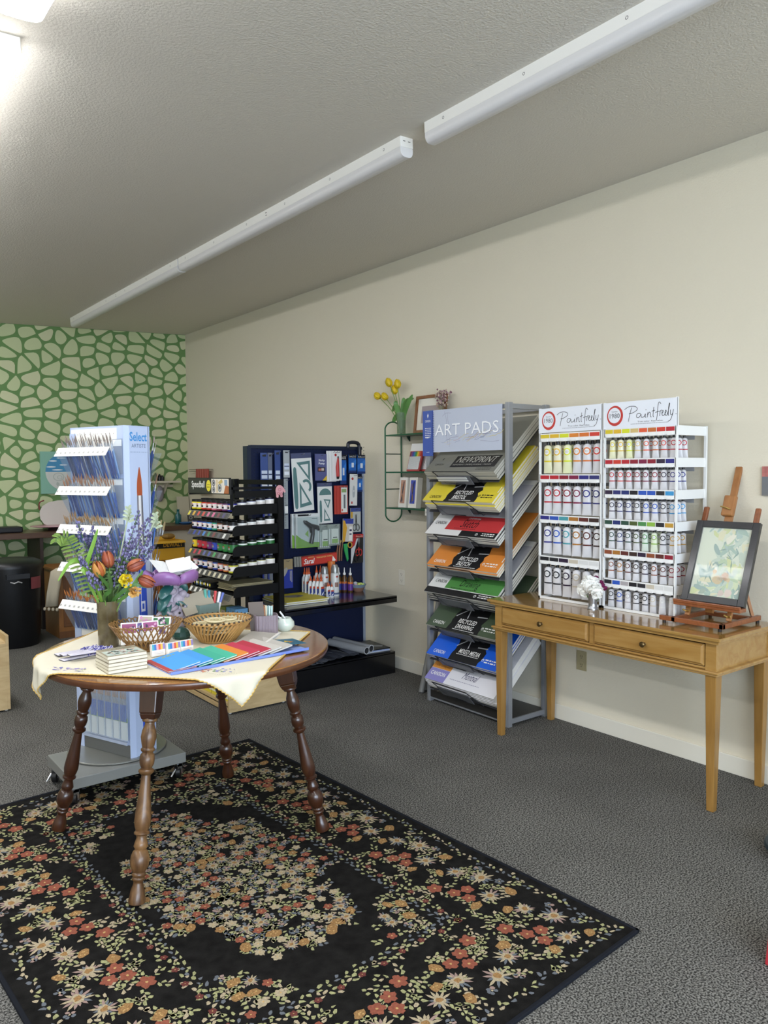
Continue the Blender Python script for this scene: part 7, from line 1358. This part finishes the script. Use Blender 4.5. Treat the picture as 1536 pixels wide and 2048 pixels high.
t = T('white_board', 'whitish mat board with a dark red corner leaning on the patterned wall', 'board'); frame(t, (1.995, YB-.10, .927), (1,0,0), (0,.25,1)); MB(M('#cbc3bc', .5)).prism(smoothpts([(0,.0),(.48,.0),(.48,.29),(.0,.29)], True, 2), -.006, 0).build('mat', t); mb = MB(M('#7a2f35', .5)).tube(smoothpts([(-.002,.20,.001),(.0,.275,.001),(.05,.293,.001)], False, 2), .006, 6); mb.build('red_edge', t)
t = T('lake_painting', 'square teal canvas with a round blue and white water scene on the patterned wall', 'painting'); frame(t, (2.022, YB-.032, 1.277), (1,0,0), (0,0,1)); MB(M('#7fae9a', .6)).box(0,.44,0,.425,-.03,0).build('canvas', t, bevel=.002); mb = flatmb(M('#3f86b0', .6)); cx, cy, r = .235, .22, .19
mb.poly([(cx+r*cos(a), cy+r*sin(a)) for a in [pi*.0+pi*q/20 for q in range(21)]], .0006).use(M('#c4c6c0', .6)).poly([(cx+r*cos(a), cy+r*sin(a)) for a in [pi+pi*q/20 for q in range(21)]], .0006)
random.seed(131)
for (x, y, w_) in ((.12,.33,.10),(.20,.36,.12),(.10,.27,.12),(.22,.29,.10),(.16,.24,.14),(.30,.33,.10),(.32,.26,.10)): mb.use(M('#dde3e4', .6)).poly(smoothpts([(x-w_/2,y),(x,y+.010),(x+w_/2,y),(x,y-.008)], True, 2), .0010)
mb.use(M('#a9b0a8', .6)).ring(.17,.17,.035,.042,.0010,20,1.3).ring(.18,.165,.015,.02,.0011,16,1.3).poly(blob(.16,.10,.02,9,.4), .0010).poly(blob(.24,.12,.025,9,.4), .0010); mb.build('water_scene', t)
t = T('bracket_shelf', 'white bracket shelf on the green patterned wall', 'shelf', (3.30, YB-.001, 1.37)); MB(M('#cfc8b4', .5)).box(-.16,.15,-.14,0,0,.022).build('board', t, bevel=.003); MB(M('#cfc8b4', .5)).add([(x,0,-.12) for x in (0,.02)]+[(x,0,0) for x in (0,.02)]+[(x,-.11,0) for x in (0,.02)], [(0,2,4),(1,5,3),(0,1,3,2),(2,3,5,4),(4,5,1,0)]).box(-.06,.10,-.03,0,-.05,-.02).build('bracket', t)
for i, (x, h_, c_, nm) in enumerate(((3.19,.09,'#5f6a55','olive green'),(3.235,.075,'#17171a','black'),(3.265,.06,'#26262a','dark grey'))): t = T('small_bottle', '%s bottle on the white bracket shelf' % nm, 'bottle', (x, YB-.07, 1.3925), 0, 'bottles on the bracket shelf'); MB(M(c_, .35)).lathe([(.02,0),(.021,.005),(.021,h_*.7),(.009,h_*.85),(.009,h_)], 14).build('bottle_body', t, smooth=50)
t = T('grey_plush', 'grey lilac cloth pouch hanging under the white bracket shelf', 'pouch', (3.25, YB-.03, 1.17)); MB(M('#8f8a90', .8)).ell((0,0,.08), .045, .025, .09, 12, 8).build('pouch_body', t, smooth='all')
t = T('teal_bottle', 'slim teal glass bottle on the worktop beside the spinner', 'bottle', (3.37, 8.0, .9255)); 
MB(M('#156066', .25, coat=.4)).lathe([(.03,0),(.034,.006),(.034,.09),(.015,.115),(.015,.15),(.019,.155)], 18).build('bottle_body', t, smooth=50)
t = T('blue_dish', 'low blue dish on the worktop in the corner', 'dish', (3.40, 7.87, .9255)); MB(M('#2a5f9a', .3)).lathe([(.05,0),(.07,.015),(.07,.022),(.045,.01),(.001,.008)], 24, cap=False).build('dish_body', t, smooth=50)
t = T('leaning_canvas', 'pale blank canvas leaning in the corner behind the ink rack', 'canvas'); frame(t, (3.44, YB-.08, .927), (1,0,0), (0,.15,1)); MB(M('#c3bda8', .7)).box(0,.14,0,.29,-.015,0).build('canvas', t)
t = T('small_dark_print', 'small dark floral print propped on the corner worktop', 'print'); frame(t, (3.475, 7.98, .927), (1,0,0), (0,.2,1)); MB(M('#4a4a4c', .5)).box(0,.075,0,.11,-.003,0).build('card_stock', t); mb = flatmb(M('#a9a9a4', .5)).ring(.037,.06,.012,.02,.0006,12).rect(.01,.065,.01,.02,.0006); mb.build('pattern', t)
t = T('wire_rack', 'thin wire rail on the right wall above the ink rack', 'rail', (XW, 7.80, 1.515)); mb = MB(M('#8f8b7c', .4, .6))
for z in (0, -.022): mb.tube([(-.05,.28,z),(-.05,-.27,z)], .0035, 6)
for y in (.24, -.22): mb.tube([(-.002,y,.0),(-.05,y,0)], .003, 6)
mb.build('wire', t)
t = T('coral_yarn', 'hank of coral red yarn hanging on the wire rail', 'yarn', (XW-.05, 7.72, 1.52)); mb = MB(M('#b0584c', .9), M('#9a4438', .9), M('#c27468', .9)); random.seed(133)
for k in range(20): mb.k = k % 3; y = -.14+.0148*k; mb.tube([(-.006,y,.0),(-.012,y+random.uniform(-.004,.004),-.12),(-.010,y+random.uniform(-.006,.006),-.26)], .011, 6)
mb.build('strands', t, smooth=60)
# right edge of the picture
t = T('round_stool', 'round dark teal stool top cut off by the right edge of the view', 'stool', (3.0, 1.235, 0)); MB(M('#24343c', .4)).lathe([(.17,.035),(.175,.042),(.17,.055),(.001,.057)], 40, cap=False).use(BLACK).lathe([(.155,0),(.165,.035)], 40).build('foot_disc', t, smooth=40); MB(STEEL).lathe([(.02,.057),(.02,.42)], 16).build('column', t); MB(M('#24343c', .4)).lathe([(.15,.42),(.16,.45),(.15,.47),(.001,.472)], 32, cap=False).build('seat', t)
t = T('red_bin', 'red plastic container cut off by the right edge near the floor', 'container', (2.335, .985, 0)); MB(M('#b3323c', .4)).frus((.16,.16), (.145,.145), 0, .12).build('container_body', t, bevel=.004)
